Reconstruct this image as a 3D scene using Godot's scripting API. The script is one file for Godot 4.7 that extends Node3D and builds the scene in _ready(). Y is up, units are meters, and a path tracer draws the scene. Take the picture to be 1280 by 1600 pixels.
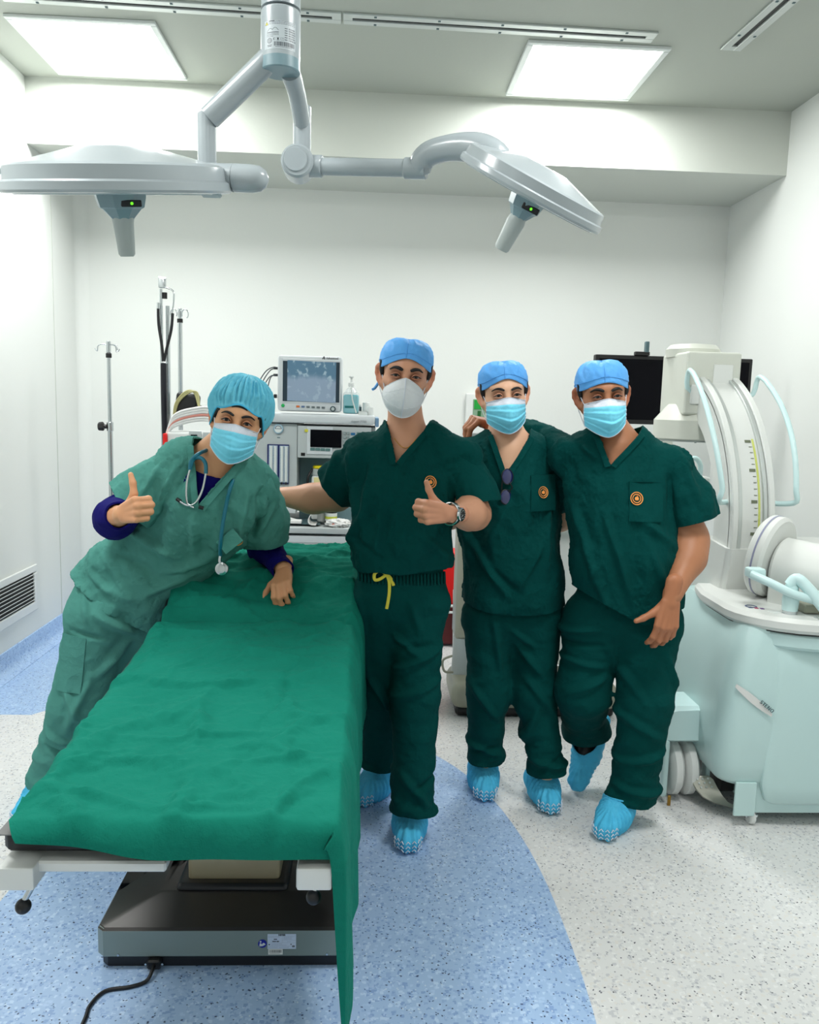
extends Node3D
# An operating room: surgical table, four people in scrubs, surgical lamps, anesthesia machine, x-ray C-arm.

const H := 3.133        # ceiling height
const XL := -1.89       # left wall
const XR := 2.297       # right wall
const ZB := -5.414      # back wall
const ZK := -4.687      # front of the bulkhead
const HK := 2.793       # underside of the bulkhead
const ZF := 2.4         # wall behind the camera

var M := {}
var used := {}

func _ready() -> void:
	setup_camera()
	setup_light()
	make_materials()
	build_room()
	build_ceiling_fixtures()
	build_table()
	build_table_drape()
	build_surgical_lamp()
	build_anesthesia()
	build_poles()
	build_carm()
	build_background()
	build_people()

func setup_camera() -> void:
	var cam := Camera3D.new()
	cam.name = "camera"
	cam.fov = rad_to_deg(2.0 * atan(800.0 / 1271.42))
	cam.near = 0.05
	cam.far = 50.0
	var pitch := 0.12969
	var yaw := 0.04848
	var roll := 0.02801
	var f := Vector3(sin(yaw) * cos(pitch), -sin(pitch), -cos(yaw) * cos(pitch))
	var r := Vector3(cos(yaw), 0, sin(yaw))
	var u := r.cross(f)
	var r2 := r * cos(roll) + u * sin(roll)
	var u2 := -r * sin(roll) + u * cos(roll)
	cam.transform = Transform3D(Basis(r2, u2, -f), Vector3(0, 1.45, 0))
	add_child(cam)
	cam.current = true

func setup_light() -> void:
	var we := WorldEnvironment.new()
	we.name = "environment"
	var e := Environment.new()
	e.background_mode = Environment.BG_COLOR
	e.background_color = Color(0.02, 0.022, 0.022)
	e.tonemap_mode = Environment.TONE_MAPPER_LINEAR
	e.tonemap_exposure = 1.2
	e.sdfgi_enabled = true
	e.ssao_enabled = true
	e.ssil_enabled = true
	we.environment = e
	add_child(we)
	# flush ceiling panels: two in view, four more of the same grid over and behind the camera
	for k in PANELS.size():
		var p: Vector2 = PANELS[k]
		var l := AreaLight3D.new()
		l.name = numbered("panel_light")
		l.area_size = Vector2(0.62, 0.6)
		l.light_color = Color(0.995, 1.0, 0.995)
		l.light_energy = PANEL_ENERGY[k]
		l.area_range = 12.0
		l.area_attenuation = 2.0
		l.shadow_enabled = true
		l.transform = Transform3D(Basis(Vector3.RIGHT, -PI / 2), Vector3(p.x, H - 0.022, p.y))
		add_child(l)

const PANELS := [Vector2(-1.348, -4.28), Vector2(1.012, -4.28), Vector2(-1.348, -1.75), Vector2(1.012, -1.75), Vector2(-1.348, 0.75), Vector2(1.012, 0.75)]
const PANEL_ENERGY := [2.9, 2.9, 2.7, 2.7, 0.8, 0.8]

# ---------------------------------------------------------------- names, tags
func numbered(called: String) -> String:
	var n: int = used.get(called, -1) + 1
	used[called] = n
	return called if n == 0 else "%s_%03d" % [called, n]

func thing(called: String, label: String, category: String, at := Vector3.ZERO, group := "") -> Node3D:
	var o := Node3D.new()
	o.name = numbered(called)
	o.position = at
	add_child(o)
	return tag(o, label, category, group)

func tag(o: Node3D, label: String, category: String, group := "") -> Node3D:
	o.set_meta("label", label)
	o.set_meta("category", category)
	if group != "":
		o.set_meta("group", group)
	return o

func obj(called: String, mesh: Mesh, mat: Material, parent: Node = self, label := "") -> MeshInstance3D:
	var o := MeshInstance3D.new()
	o.name = numbered(called) if parent == self else called
	o.mesh = mesh
	o.material_override = mat
	o.cast_shadow = GeometryInstance3D.SHADOW_CASTING_SETTING_ON
	parent.add_child(o, true)
	if parent != self and parent is Node3D:
		# shapes are given in world places; hand them to the parent in its own axes
		o.transform = world_of(parent).affine_inverse()
	if label != "":
		o.set_meta("label", label)
	return o

func world_of(n: Node3D) -> Transform3D:
	var t := Transform3D.IDENTITY
	var p: Node = n
	while p is Node3D and p != self:
		t = p.transform * t
		p = p.get_parent()
	return t

func struct(called: String, mesh: Mesh, mat: Material) -> MeshInstance3D:
	var o := obj(called, mesh, mat)
	o.set_meta("kind", "structure")
	return o

# ---------------------------------------------------------------- mesh building
class MB:
	var tri := PackedVector3Array()
	var s0 := 0
	func begin() -> void:
		s0 = tri.size()
	func fin() -> void:
		if tri.size() == s0:
			return
		var vol := 0.0
		var c := tri[s0]
		for i in range(s0, tri.size(), 3):
			vol += (tri[i] - c).dot((tri[i + 1] - c).cross(tri[i + 2] - c))
		if vol < 0.0:
			for i in range(s0, tri.size(), 3):
				var t := tri[i + 1]
				tri[i + 1] = tri[i + 2]
				tri[i + 2] = t
	func quad(a: Vector3, b: Vector3, c: Vector3, d: Vector3) -> void:
		tri.append_array(PackedVector3Array([a, b, c, a, c, d]))
	func fan(ring: PackedVector3Array, rev: bool) -> void:
		for i in range(1, ring.size() - 1):
			if rev:
				tri.append_array(PackedVector3Array([ring[0], ring[i + 1], ring[i]]))
			else:
				tri.append_array(PackedVector3Array([ring[0], ring[i], ring[i + 1]]))
	func loft(rings: Array, wrap := true, caps := true) -> void:
		begin()
		for k in rings.size() - 1:
			var a: PackedVector3Array = rings[k]
			var b: PackedVector3Array = rings[k + 1]
			var n := a.size()
			for i in (n if wrap else n - 1):
				var j := (i + 1) % n
				quad(a[i], a[j], b[j], b[i])
		if caps:
			fan(rings[0], true)
			fan(rings[-1], false)
		fin()
	# a box with rounded edges; seg 1 is a chamfer
	func box(c: Vector3, s: Vector3, r := 0.0, seg := 1, xf := Transform3D.IDENTITY) -> void:
		var h := s * 0.5
		r = minf(r, minf(h.x, minf(h.y, h.z)) * 0.98)
		var rings := []
		var steps := []
		if r <= 0.0:
			steps = [[-h.y, 0.0], [h.y, 0.0]]
		else:
			for i in seg + 1:
				var a := PI / 2 * i / seg
				steps.append([-h.y + r * (1 - sin(a)), r * (1 - cos(a))])
			steps.reverse()
			var lo := []
			for i in seg + 1:
				var a := PI / 2 * i / seg
				lo.append([-h.y + r * (1 - sin(a)), r * (1 - cos(PI / 2 - a + PI / 2 - PI / 2)) ])
			steps = []
			for i in seg + 1:
				var a := PI / 2 * i / seg
				steps.append([-h.y + r * (1 - cos(a)), r * (1 - sin(a))])
			for i in seg + 1:
				var a := PI / 2 * i / seg
				steps.append([h.y - r * (1 - sin(a)), r * (1 - cos(a))])
		for st in steps:
			var ring := PackedVector3Array()
			var y: float = st[0]
			var ins: float = st[1]
			if r <= 0.0:
				for q in [Vector2(-1, -1), Vector2(1, -1), Vector2(1, 1), Vector2(-1, 1)]:
					ring.append(xf * (c + Vector3(q.x * h.x, y, q.y * h.z)))
			else:
				var rr := maxf(r - ins, 0.0)
				for q in 4:
					var sx := [1, -1, -1, 1][q] as int
					var sz := [1, 1, -1, -1][q] as int
					for i in seg + 1:
						var a := PI / 2 * (q + float(i) / seg)
						ring.append(xf * (c + Vector3(sx * (h.x - r) + cos(a) * rr, y, sz * (h.z - r) + sin(a) * rr)))
			rings.append(ring)
		loft(rings)
	# profile of Vector2(radius, y) turned round y
	func lathe(prof: Array, n: int, xf := Transform3D.IDENTITY, caps := true) -> void:
		var rings := []
		for p in prof:
			var ring := PackedVector3Array()
			for i in n:
				var a := TAU * i / n
				ring.append(xf * Vector3(cos(a) * p.x, p.y, sin(a) * p.x))
			rings.append(ring)
		loft(rings, true, caps)
	func cyl(a: Vector3, b: Vector3, r: float, n := 16, r2 := -1.0, bev := 0.0) -> void:
		var xf := MB.along(a, b)
		var l := a.distance_to(b)
		if r2 < 0.0:
			r2 = r
		if bev > 0.0:
			lathe([Vector2(r - bev, 0), Vector2(r, bev), Vector2(r2, l - bev), Vector2(r2 - bev, l)], n, xf)
		else:
			lathe([Vector2(r, 0), Vector2(r2, l)], n, xf)
	static func along(a: Vector3, b: Vector3) -> Transform3D:
		var y := (b - a).normalized()
		var x := y.cross(Vector3(0, 0, 1) if absf(y.z) < 0.9 else Vector3(1, 0, 0)).normalized()
		return Transform3D(Basis(x, y, x.cross(y)), a)
	func ball(c: Vector3, r: Vector3, n := 16, m := 10, xf := Transform3D.IDENTITY) -> void:
		var rings := []
		for k in range(0, m + 1):
			var t := -PI / 2 + PI * clampf(k, 0.06, m - 0.06) / m
			var ring := PackedVector3Array()
			for i in n:
				var a := TAU * i / n
				ring.append(xf * (c + Vector3(cos(t) * cos(a) * r.x, sin(t) * r.y, cos(t) * sin(a) * r.z)))
			rings.append(ring)
		loft(rings)
	# a pipe along points; radii one number or one per point; flat squashes the section along its second axis
	func tube(pts: PackedVector3Array, rad, n := 10, flat := 1.0, up := Vector3.ZERO) -> void:
		var rings := []
		var x := Vector3.ZERO
		for k in pts.size():
			var t: Vector3 = (pts[mini(k + 1, pts.size() - 1)] - pts[maxi(k - 1, 0)]).normalized()
			if k == 0 or up != Vector3.ZERO:
				var ref := up if up != Vector3.ZERO else (Vector3(0, 0, 1) if absf(t.z) < 0.8 else Vector3(0, 1, 0))
				x = t.cross(ref).normalized()
			else:
				x = (x - t * x.dot(t)).normalized()
			var y := t.cross(x)
			var r: float = rad[k] if rad is Array or rad is PackedFloat32Array else rad
			var ring := PackedVector3Array()
			for i in n:
				var a := TAU * i / n
				ring.append(pts[k] + x * cos(a) * r + y * sin(a) * r * flat)
			rings.append(ring)
		loft(rings)
	# a flat outline (x, y) given thickness along z from z0 to z1, edges chamfered by bev
	func prism(poly: PackedVector2Array, z0: float, z1: float, bev := 0.0, xf := Transform3D.IDENTITY) -> void:
		var p := poly.duplicate()
		var area := 0.0
		for i in p.size():
			var q := p[(i + 1) % p.size()]
			area += p[i].x * q.y - p[i].y * q.x
		if area < 0:
			p.reverse()
		var n := p.size()
		var inn := PackedVector2Array()
		for i in n:
			var d0 := (p[i] - p[(i + n - 1) % n]).normalized()
			var d1 := (p[(i + 1) % n] - p[i]).normalized()
			var nn := (Vector2(-d0.y, d0.x) + Vector2(-d1.y, d1.x)).normalized()
			inn.append(p[i] + nn * bev)
		var lv := [[z0, inn], [z0 + bev, p], [z1 - bev, p], [z1, inn]] if bev > 0.0 else [[z0, p], [z1, p]]
		begin()
		for k in lv.size() - 1:
			for i in n:
				var j := (i + 1) % n
				var a: PackedVector2Array = lv[k][1]
				var b: PackedVector2Array = lv[k + 1][1]
				var za: float = lv[k][0]
				var zb: float = lv[k + 1][0]
				quad(xf * Vector3(a[i].x, a[i].y, za), xf * Vector3(a[j].x, a[j].y, za), xf * Vector3(b[j].x, b[j].y, zb), xf * Vector3(b[i].x, b[i].y, zb))
		var cap: PackedVector2Array = lv[0][1]
		var ix := Geometry2D.triangulate_polygon(cap)
		for i in range(0, ix.size(), 3):
			var t := [cap[ix[i]], cap[ix[i + 1]], cap[ix[i + 2]]]
			if (t[1] - t[0]).cross(t[2] - t[0]) < 0:
				t = [t[0], t[2], t[1]]
			tri.append_array(PackedVector3Array([xf * Vector3(t[0].x, t[0].y, z1), xf * Vector3(t[1].x, t[1].y, z1), xf * Vector3(t[2].x, t[2].y, z1)]))
			tri.append_array(PackedVector3Array([xf * Vector3(t[0].x, t[0].y, z0), xf * Vector3(t[2].x, t[2].y, z0), xf * Vector3(t[1].x, t[1].y, z0)]))
		fin()
	# smooth where faces meet at less than deg degrees
	func mesh(deg := 38.0) -> ArrayMesh:
		var n := tri.size()
		var lim := cos(deg_to_rad(deg))
		var ids := PackedInt32Array()
		ids.resize(n)
		var keys := {}
		var fn := PackedVector3Array()
		fn.resize(n / 3)
		var faces := []
		for i in n:
			var v := tri[i]
			var key := Vector3i(roundi(v.x * 20000.0), roundi(v.y * 20000.0), roundi(v.z * 20000.0))
			var id: int = keys.get(key, -1)
			if id < 0:
				id = faces.size()
				keys[key] = id
				faces.append(PackedInt32Array())
			ids[i] = id
			faces[id].append(i / 3)
			if i % 3 == 2:
				fn[i / 3] = (tri[i - 1] - tri[i - 2]).cross(tri[i] - tri[i - 2])
		var un := PackedVector3Array()
		un.resize(fn.size())
		for i in fn.size():
			un[i] = fn[i].normalized()
		var nor := PackedVector3Array()
		nor.resize(n)
		var pos := PackedVector3Array()
		pos.resize(n)
		var flip := [0, 2, 1]
		for f in n / 3:
			for c in 3:
				var i := f * 3 + c
				var s := Vector3.ZERO
				for g in faces[ids[i]]:
					if un[g].dot(un[f]) > lim:
						s += fn[g]
				var o: int = f * 3 + flip[c]
				nor[o] = s.normalized()
				pos[o] = tri[i]
		var arr := []
		arr.resize(Mesh.ARRAY_MAX)
		arr[Mesh.ARRAY_VERTEX] = pos
		arr[Mesh.ARRAY_NORMAL] = nor
		var am := ArrayMesh.new()
		am.add_surface_from_arrays(Mesh.PRIMITIVE_TRIANGLES, arr)
		return am

func bezier(p: Array, n := 8) -> PackedVector3Array:
	# smooth curve through the points
	var out := PackedVector3Array()
	for k in p.size() - 1:
		var a: Vector3 = p[maxi(k - 1, 0)]
		var b: Vector3 = p[k]
		var c: Vector3 = p[k + 1]
		var d: Vector3 = p[mini(k + 2, p.size() - 1)]
		for i in n:
			out.append(b.cubic_interpolate(c, a, d, float(i) / n))
	out.append(p[-1])
	return out

func boxmesh(c: Vector3, s: Vector3, r := 0.0, seg := 1, xf := Transform3D.IDENTITY) -> ArrayMesh:
	var b := MB.new()
	b.box(c, s, r, seg, xf)
	return b.mesh()

func tubemesh(pts: PackedVector3Array, rad, n := 10) -> ArrayMesh:
	var b := MB.new()
	b.tube(pts, rad, n)
	return b.mesh(50)

func cylmesh(a: Vector3, b: Vector3, r: float, n := 20, bev := 0.0, r2 := -1.0) -> ArrayMesh:
	var m := MB.new()
	m.cyl(a, b, r, n, r2, bev)
	return m.mesh()

# a flat sheet with texture coordinates; corners from the lower left, anticlockwise as seen from its front
func sheet(a: Vector3, b: Vector3, c: Vector3, d: Vector3) -> ArrayMesh:
	var st := SurfaceTool.new()
	st.begin(Mesh.PRIMITIVE_TRIANGLES)
	var nn := (b - a).cross(d - a).normalized()
	var q := [[a, Vector2(0, 1)], [d, Vector2(0, 0)], [c, Vector2(1, 0)], [a, Vector2(0, 1)], [c, Vector2(1, 0)], [b, Vector2(1, 1)]]
	for v in q:
		st.set_normal(nn)
		st.set_uv(v[1])
		st.add_vertex(v[0])
	return st.commit()

func lettering(parent: Node, words: String, at: Vector3, basis: Basis, height: float, mat: Material, bold := true, called := "lettering") -> void:
	var t := TextMesh.new()
	var f := SystemFont.new()
	f.font_names = PackedStringArray(["Droid Sans"])
	f.font_weight = 700 if bold else 400
	t.font = f
	t.text = words
	t.font_size = 32
	t.pixel_size = height / 23.0
	t.depth = 0.0012
	t.curve_step = 2.0
	var o := MeshInstance3D.new()
	o.name = called
	o.mesh = t
	o.material_override = mat
	parent.add_child(o, true)
	o.transform = world_of(parent).affine_inverse() * Transform3D(basis, at)

# ---------------------------------------------------------------- materials
func mat(color: Color, rough := 0.5, metal := 0.0, spec := 0.5) -> StandardMaterial3D:
	var m := StandardMaterial3D.new()
	m.albedo_color = color
	m.roughness = rough
	m.metallic = metal
	m.metallic_specular = spec
	m.cull_mode = BaseMaterial3D.CULL_DISABLED
	return m

func noise_tex(seed: int, freq: float, size := 512, normal := false, strength := 4.0, octaves := 3, type := FastNoiseLite.TYPE_SIMPLEX_SMOOTH) -> NoiseTexture2D:
	var n := FastNoiseLite.new()
	n.seed = seed
	n.noise_type = type
	n.frequency = freq
	n.fractal_octaves = octaves
	var t := NoiseTexture2D.new()
	t.width = size
	t.height = size
	t.seamless = true
	t.noise = n
	t.as_normal_map = normal
	t.bump_strength = strength
	return t

func bumpy(m: StandardMaterial3D, tex: Texture2D, scale: float, amount: float) -> StandardMaterial3D:
	m.normal_enabled = true
	m.normal_texture = tex
	m.normal_scale = amount
	m.uv1_triplanar = true
	m.uv1_scale = Vector3.ONE * scale
	return m

func flecked(seed: int, base: Color, soft: Array, chips: Array, nsoft: int, nchips: int) -> ImageTexture:
	var rng := RandomNumberGenerator.new()
	rng.seed = seed
	var S := 1024
	var im := Image.create(S, S, false, Image.FORMAT_RGB8)
	im.fill(base)
	for k in nsoft:
		var c: Color = soft[rng.randi() % soft.size()]
		var x := rng.randi() % S
		var y := rng.randi() % S
		var w := rng.randi_range(2, 9)
		var h := rng.randi_range(2, 7)
		im.fill_rect(Rect2i(x, y, w, h), c)
		im.fill_rect(Rect2i(x + rng.randi_range(-3, 3), y + rng.randi_range(-3, 3), h, w), c)
	for k in nchips:
		var c: Color = chips[rng.randi() % chips.size()]
		var cx := rng.randf() * S
		var cy := rng.randf() * S
		var a := rng.randf() * PI
		var rx := rng.randf_range(1.0, 3.6)
		var ry := rng.randf_range(0.8, 2.0)
		for i in range(-4, 5):
			for j in range(-4, 5):
				var u := (i * cos(a) + j * sin(a)) / rx
				var v := (-i * sin(a) + j * cos(a)) / ry
				if absf(u) + absf(v) * 0.7 < 1.0 and absf(v) < 1.0:
					im.set_pixel(posmod(int(cx) + i, S), posmod(int(cy) + j, S), c)
	return ImageTexture.create_from_image(im)

func fabric(c: Color, rough := 0.85) -> StandardMaterial3D:
	var m := mat(c, rough, 0.0, 0.2)
	bumpy(m, M.wrinkle_n, 1.6, 0.26)
	m.rim_enabled = true
	m.rim = 0.04
	m.rim_tint = 0.6
	return m

func make_materials() -> void:
	var weave := noise_tex(11, 0.03, 512, true, 6.0, 4)
	M.cloth_n = weave
	var wr := noise_tex(17, 0.009, 512, true, 16.0, 4)
	wr.noise.fractal_type = FastNoiseLite.FRACTAL_RIDGED
	wr.noise.fractal_gain = 0.42
	wr.noise.domain_warp_enabled = true
	wr.noise.domain_warp_amplitude = 40.0
	wr.noise.domain_warp_frequency = 0.008
	M.wrinkle_n = wr
	var orange_peel := noise_tex(5, 0.06, 256, true, 2.0, 2)
	M.wall = bumpy(mat(Color(0.875, 0.885, 0.87), 0.45, 0.0, 0.4), orange_peel, 3.0, 0.06)
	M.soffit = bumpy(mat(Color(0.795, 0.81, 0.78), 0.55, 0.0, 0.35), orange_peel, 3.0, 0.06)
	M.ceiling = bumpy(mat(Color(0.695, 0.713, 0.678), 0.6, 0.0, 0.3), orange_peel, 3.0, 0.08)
	M.seam = mat(Color(0.74, 0.76, 0.73), 0.6)
	var white := flecked(3, Color(0.86, 0.86, 0.855), [Color(0.90, 0.90, 0.895), Color(0.82, 0.82, 0.82), Color(0.86, 0.85, 0.83), Color(0.77, 0.775, 0.785)], [Color(0.32, 0.33, 0.36), Color(0.55, 0.56, 0.58), Color(0.62, 0.63, 0.65), Color(0.45, 0.46, 0.49), Color(0.16, 0.17, 0.22)], 9000, 2600)
	var blue := flecked(4, Color(0.64, 0.75, 0.89), [Color(0.69, 0.79, 0.92), Color(0.59, 0.70, 0.86), Color(0.74, 0.83, 0.94), Color(0.53, 0.65, 0.83)], [Color(0.12, 0.16, 0.30), Color(0.28, 0.38, 0.58), Color(0.80, 0.86, 0.93), Color(0.70, 0.78, 0.9), Color(0.20, 0.26, 0.42)], 9000, 4200)
	for q in [["floor_white", white], ["floor_blue", blue]]:
		var m := mat(Color.WHITE, 0.32, 0.0, 0.45)
		m.albedo_texture = q[1]
		m.uv1_triplanar = true
		m.uv1_world_triplanar = true
		m.uv1_scale = Vector3.ONE / 1.2
		M[q[0]] = m
	M.alu = mat(Color(0.80, 0.82, 0.81), 0.4, 0.6)
	M.frame_white = mat(Color(0.86, 0.88, 0.87), 0.45)
	M.black = mat(Color(0.02, 0.02, 0.025), 0.45)
	M.navy_black = mat(Color(0.035, 0.04, 0.065), 0.42)
	M.glow = mat(Color(0.95, 1, 0.98), 0.6)
	M.glow.emission_enabled = true
	M.glow.emission = Color(0.995, 1.0, 0.995)
	M.glow.emission_energy_multiplier = 3.0
	M.lamp = mat(Color(0.63, 0.665, 0.68), 0.22, 0.0, 0.5)
	M.lamp.clearcoat_enabled = true
	M.lamp.clearcoat = 0.4
	M.lamp_dark = mat(Color(0.47, 0.57, 0.60), 0.35)
	M.lens = mat(Color(0.62, 0.68, 0.70), 0.15)
	M.led = mat(Color(0.3, 0.9, 0.2), 0.4)
	M.led.emission_enabled = true
	M.led.emission = Color(0.4, 1.0, 0.1)
	M.led.emission_energy_multiplier = 1.5
	M.chrome = mat(Color(0.78, 0.80, 0.81), 0.16, 1.0)
	M.steel = bumpy(mat(Color(0.80, 0.74, 0.60), 0.34, 0.75), noise_tex(8, 0.02, 256, true, 3.0), 6.0, 0.1)
	M.base_grey = mat(Color(0.53, 0.58, 0.56), 0.36, 0.25)
	M.base_top = mat(Color(0.24, 0.23, 0.225), 0.30, 0.4)
	M.mattress = bumpy(mat(Color(0.05, 0.055, 0.075), 0.5), weave, 6.0, 0.15)
	M.mattress_top = mat(Color(0.42, 0.42, 0.42), 0.45)
	M.white_plastic = mat(Color(0.86, 0.87, 0.86), 0.35)
	M.grey_plastic = mat(Color(0.68, 0.71, 0.70), 0.42)
	M.machine = mat(Color(0.71, 0.735, 0.735), 0.42)
	M.machine_light = mat(Color(0.80, 0.82, 0.83), 0.38)
	M.machine_dark = mat(Color(0.29, 0.39, 0.41), 0.5)
	M.recess = mat(Color(0.46, 0.58, 0.60), 0.5)
	M.screen = mat(Color(0.02, 0.02, 0.045), 0.25, 0.0, 0.22)
	M.cream = mat(Color(0.80, 0.81, 0.77), 0.38)
	M.cream_dark = mat(Color(0.62, 0.62, 0.55), 0.42)
	M.carm_white = mat(Color(0.86, 0.87, 0.855), 0.35)
	M.mint = mat(Color(0.75, 0.86, 0.855), 0.32)
	M.mint.clearcoat_enabled = true
	M.mint.clearcoat = 0.3
	M.mint_light = mat(Color(0.79, 0.90, 0.90), 0.32)
	M.wheel = mat(Color(0.87, 0.88, 0.87), 0.35)
	M.red = mat(Color(0.9, 0.045, 0.03), 0.4)
	M.darkred = mat(Color(0.35, 0.02, 0.04), 0.5)
	M.white_cloth = bumpy(mat(Color(0.86, 0.86, 0.85), 0.9), weave, 8.0, 0.5)
	M.drape = fabric(Color(0.07, 0.455, 0.385))
	M.scrub_dark = fabric(Color(0.004, 0.25, 0.24))
	M.scrub_grey = fabric(Color(0.31, 0.555, 0.515))
	M.navy = fabric(Color(0.07, 0.06, 0.37))
	M.cap_blue = fabric(Color(0.38, 0.66, 0.92), 0.5)
	M.bouffant = fabric(Color(0.44, 0.78, 0.87), 0.5)
	M.cover = fabric(Color(0.32, 0.74, 0.90), 0.4)
	M.mask_blue = fabric(Color(0.50, 0.86, 0.96), 0.6)
	M.mask_white = fabric(Color(0.86, 0.88, 0.92), 0.65)
	M.kn95 = fabric(Color(0.88, 0.89, 0.90), 0.75)
	M.yellow = mat(Color(0.86, 0.80, 0.25), 0.7)
	M.orange = mat(Color(0.93, 0.60, 0.28), 0.6)
	M.hair = mat(Color(0.025, 0.02, 0.02), 0.6)
	M.shoe_brown = mat(Color(0.16, 0.07, 0.04), 0.5)
	M.shoe_dark = mat(Color(0.05, 0.045, 0.07), 0.5)
	M.teal_rubber = mat(Color(0.05, 0.42, 0.50), 0.35)
	M.gold = mat(Color(0.75, 0.55, 0.25), 0.3, 1.0)

# ---------------------------------------------------------------- the room
func cove(a: Vector3, b: Vector3, inward: Vector3) -> ArrayMesh:
	# flooring that runs 12 cm up the wall in a curve
	var prof := [Vector2(0.07, 0.0), Vector2(0.07, 0.003), Vector2(0.05, 0.006), Vector2(0.03, 0.015), Vector2(0.015, 0.033), Vector2(0.007, 0.06), Vector2(0.005, 0.115), Vector2(0.0, 0.12), Vector2(-0.01, 0.12), Vector2(-0.01, 0.0)]
	var r0 := PackedVector3Array()
	var r1 := PackedVector3Array()
	for p in prof:
		r0.append(a + inward * p.x + Vector3(0, p.y, 0))
		r1.append(b + inward * p.x + Vector3(0, p.y, 0))
	var m := MB.new()
	m.loft([r0, r1])
	return m.mesh(50)

func build_room() -> void:
	var t := 0.12
	var W := XR - XL
	var cx := (XL + XR) * 0.5
	var L := ZF - ZB
	var cz := (ZF + ZB) * 0.5
	var fl := struct("floor", boxmesh(Vector3(cx, -0.05, cz), Vector3(W + 2 * t, 0.1, L + 2 * t)), M.floor_white)
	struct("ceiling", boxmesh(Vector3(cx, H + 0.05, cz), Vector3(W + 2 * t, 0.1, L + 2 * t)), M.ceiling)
	var wl := struct("wall_left", boxmesh(Vector3(XL - t / 2, H / 2, cz), Vector3(t, H, L + 2 * t)), M.wall)
	struct("wall_right", boxmesh(Vector3(XR + t / 2, H / 2, cz), Vector3(t, H, L + 2 * t)), M.wall)
	struct("wall_back", boxmesh(Vector3(cx, H / 2, ZB - t / 2), Vector3(W, H, t)), M.wall)
	struct("wall_front", boxmesh(Vector3(cx, H / 2, ZF + t / 2), Vector3(W, H, t)), M.wall)
	# bulkhead along the back wall
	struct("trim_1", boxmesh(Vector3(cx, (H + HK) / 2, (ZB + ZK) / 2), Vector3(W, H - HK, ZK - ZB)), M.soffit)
	# coved corner of the left wall and its panel joints
	var cv := MB.new()
	var ring0 := PackedVector3Array()
	var ring1 := PackedVector3Array()
	var R := 0.07
	ring0.append(Vector3(XL, 0.1, ZB))
	ring1.append(Vector3(XL, HK, ZB))
	for i in 9:
		var a := PI / 2 * i / 8
		var q := Vector3(XL + R - R * cos(a) + 0.0005, 0, ZB + R - R * sin(a) + 0.0005)
		ring0.append(q + Vector3(0, 0.1, 0))
		ring1.append(q + Vector3(0, HK, 0))
	cv.loft([ring0, ring1])
	struct("trim_2", cv.mesh(30), M.wall)
	var seam := boxmesh(Vector3(XL + 0.001, (HK + 0.12) / 2, ZB + 0.42), Vector3(0.003, HK - 0.12, 0.006))
	obj("panel_joint", seam, M.seam, wl)
	# blue flooring: an oval under the table, a border along the walls, and the coved skirting
	var oval := PackedVector2Array()
	for i in 96:
		var a := TAU * i / 96
		var ex := 2.0 / 2.35
		oval.append(Vector2(-0.235 + 0.81 * signf(cos(a)) * pow(absf(cos(a)), ex), 2.05 + 1.45 * signf(sin(a)) * pow(absf(sin(a)), ex)))
	var flat := Transform3D(Basis(Vector3(1, 0, 0), Vector3(0, 0, -1), Vector3(0, 1, 0)), Vector3.ZERO)
	var o1 := MB.new()
	o1.prism(oval, -0.01, 0.0006, 0.0, flat)
	obj("floor_inlay", o1.mesh(), M.floor_blue, fl, "blue speckled oval inlaid in the white floor")
	var o2 := MB.new()
	o2.prism(PackedVector2Array([Vector2(XL, 3.645), Vector2(-1.53, 3.645), Vector2(-1.47, 3.72), Vector2(-1.47, 4.9), Vector2(-1.2, 5.06), Vector2(1.62, 5.06), Vector2(1.68, 4.12), Vector2(1.95, 3.55), Vector2(XR, 3.3), Vector2(XR, -ZB), Vector2(XL, -ZB)]), -0.01, 0.0006, 0.0, flat)
	obj("floor_border", o2.mesh(), M.floor_blue, fl, "blue speckled border along the walls")
	struct("baseboard_left", cove(Vector3(XL, 0, ZB), Vector3(XL, 0, ZF), Vector3(1, 0, 0)), M.floor_blue)
	struct("baseboard_back", cove(Vector3(XL, 0, ZB), Vector3(XR, 0, ZB), Vector3(0, 0, 1)), M.floor_blue)
	struct("baseboard_right", cove(Vector3(XR, 0, ZB), Vector3(XR, 0, ZF), Vector3(-1, 0, 0)), M.floor_blue)
	struct("baseboard_front", cove(Vector3(XL, 0, ZF), Vector3(XR, 0, ZF), Vector3(0, 0, -1)), M.floor_blue)

	# return-air grille low on the left wall
	var g := thing("vent_grille", "white louvred return air grille low on the left wall", "vent", Vector3(XL, 0.4, -4.45))
	var y0 := 0.245
	var y1 := 0.505
	var z0 := -4.62
	var z1 := -4.02
	var fr := MB.new()
	for q in [[Vector3(XL + 0.006, y0 + 0.025, (z0 + z1) / 2), Vector3(0.012, 0.05, z1 - z0)], [Vector3(XL + 0.006, y1 - 0.02, (z0 + z1) / 2), Vector3(0.012, 0.04, z1 - z0)], [Vector3(XL + 0.006, (y0 + y1) / 2, z0 + 0.02), Vector3(0.012, y1 - y0 - 0.092, 0.04)], [Vector3(XL + 0.006, (y0 + y1) / 2, z1 - 0.02), Vector3(0.012, y1 - y0 - 0.092, 0.04)]]:
		fr.box(q[0], q[1], 0.003)
	obj("frame", fr.mesh(), M.white_plastic, g)
	obj("backing", boxmesh(Vector3(XL + 0.001, (y0 + y1) / 2, (z0 + z1) / 2), Vector3(0.002, y1 - y0 - 0.09, z1 - z0 - 0.08)), M.black, g)
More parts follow.
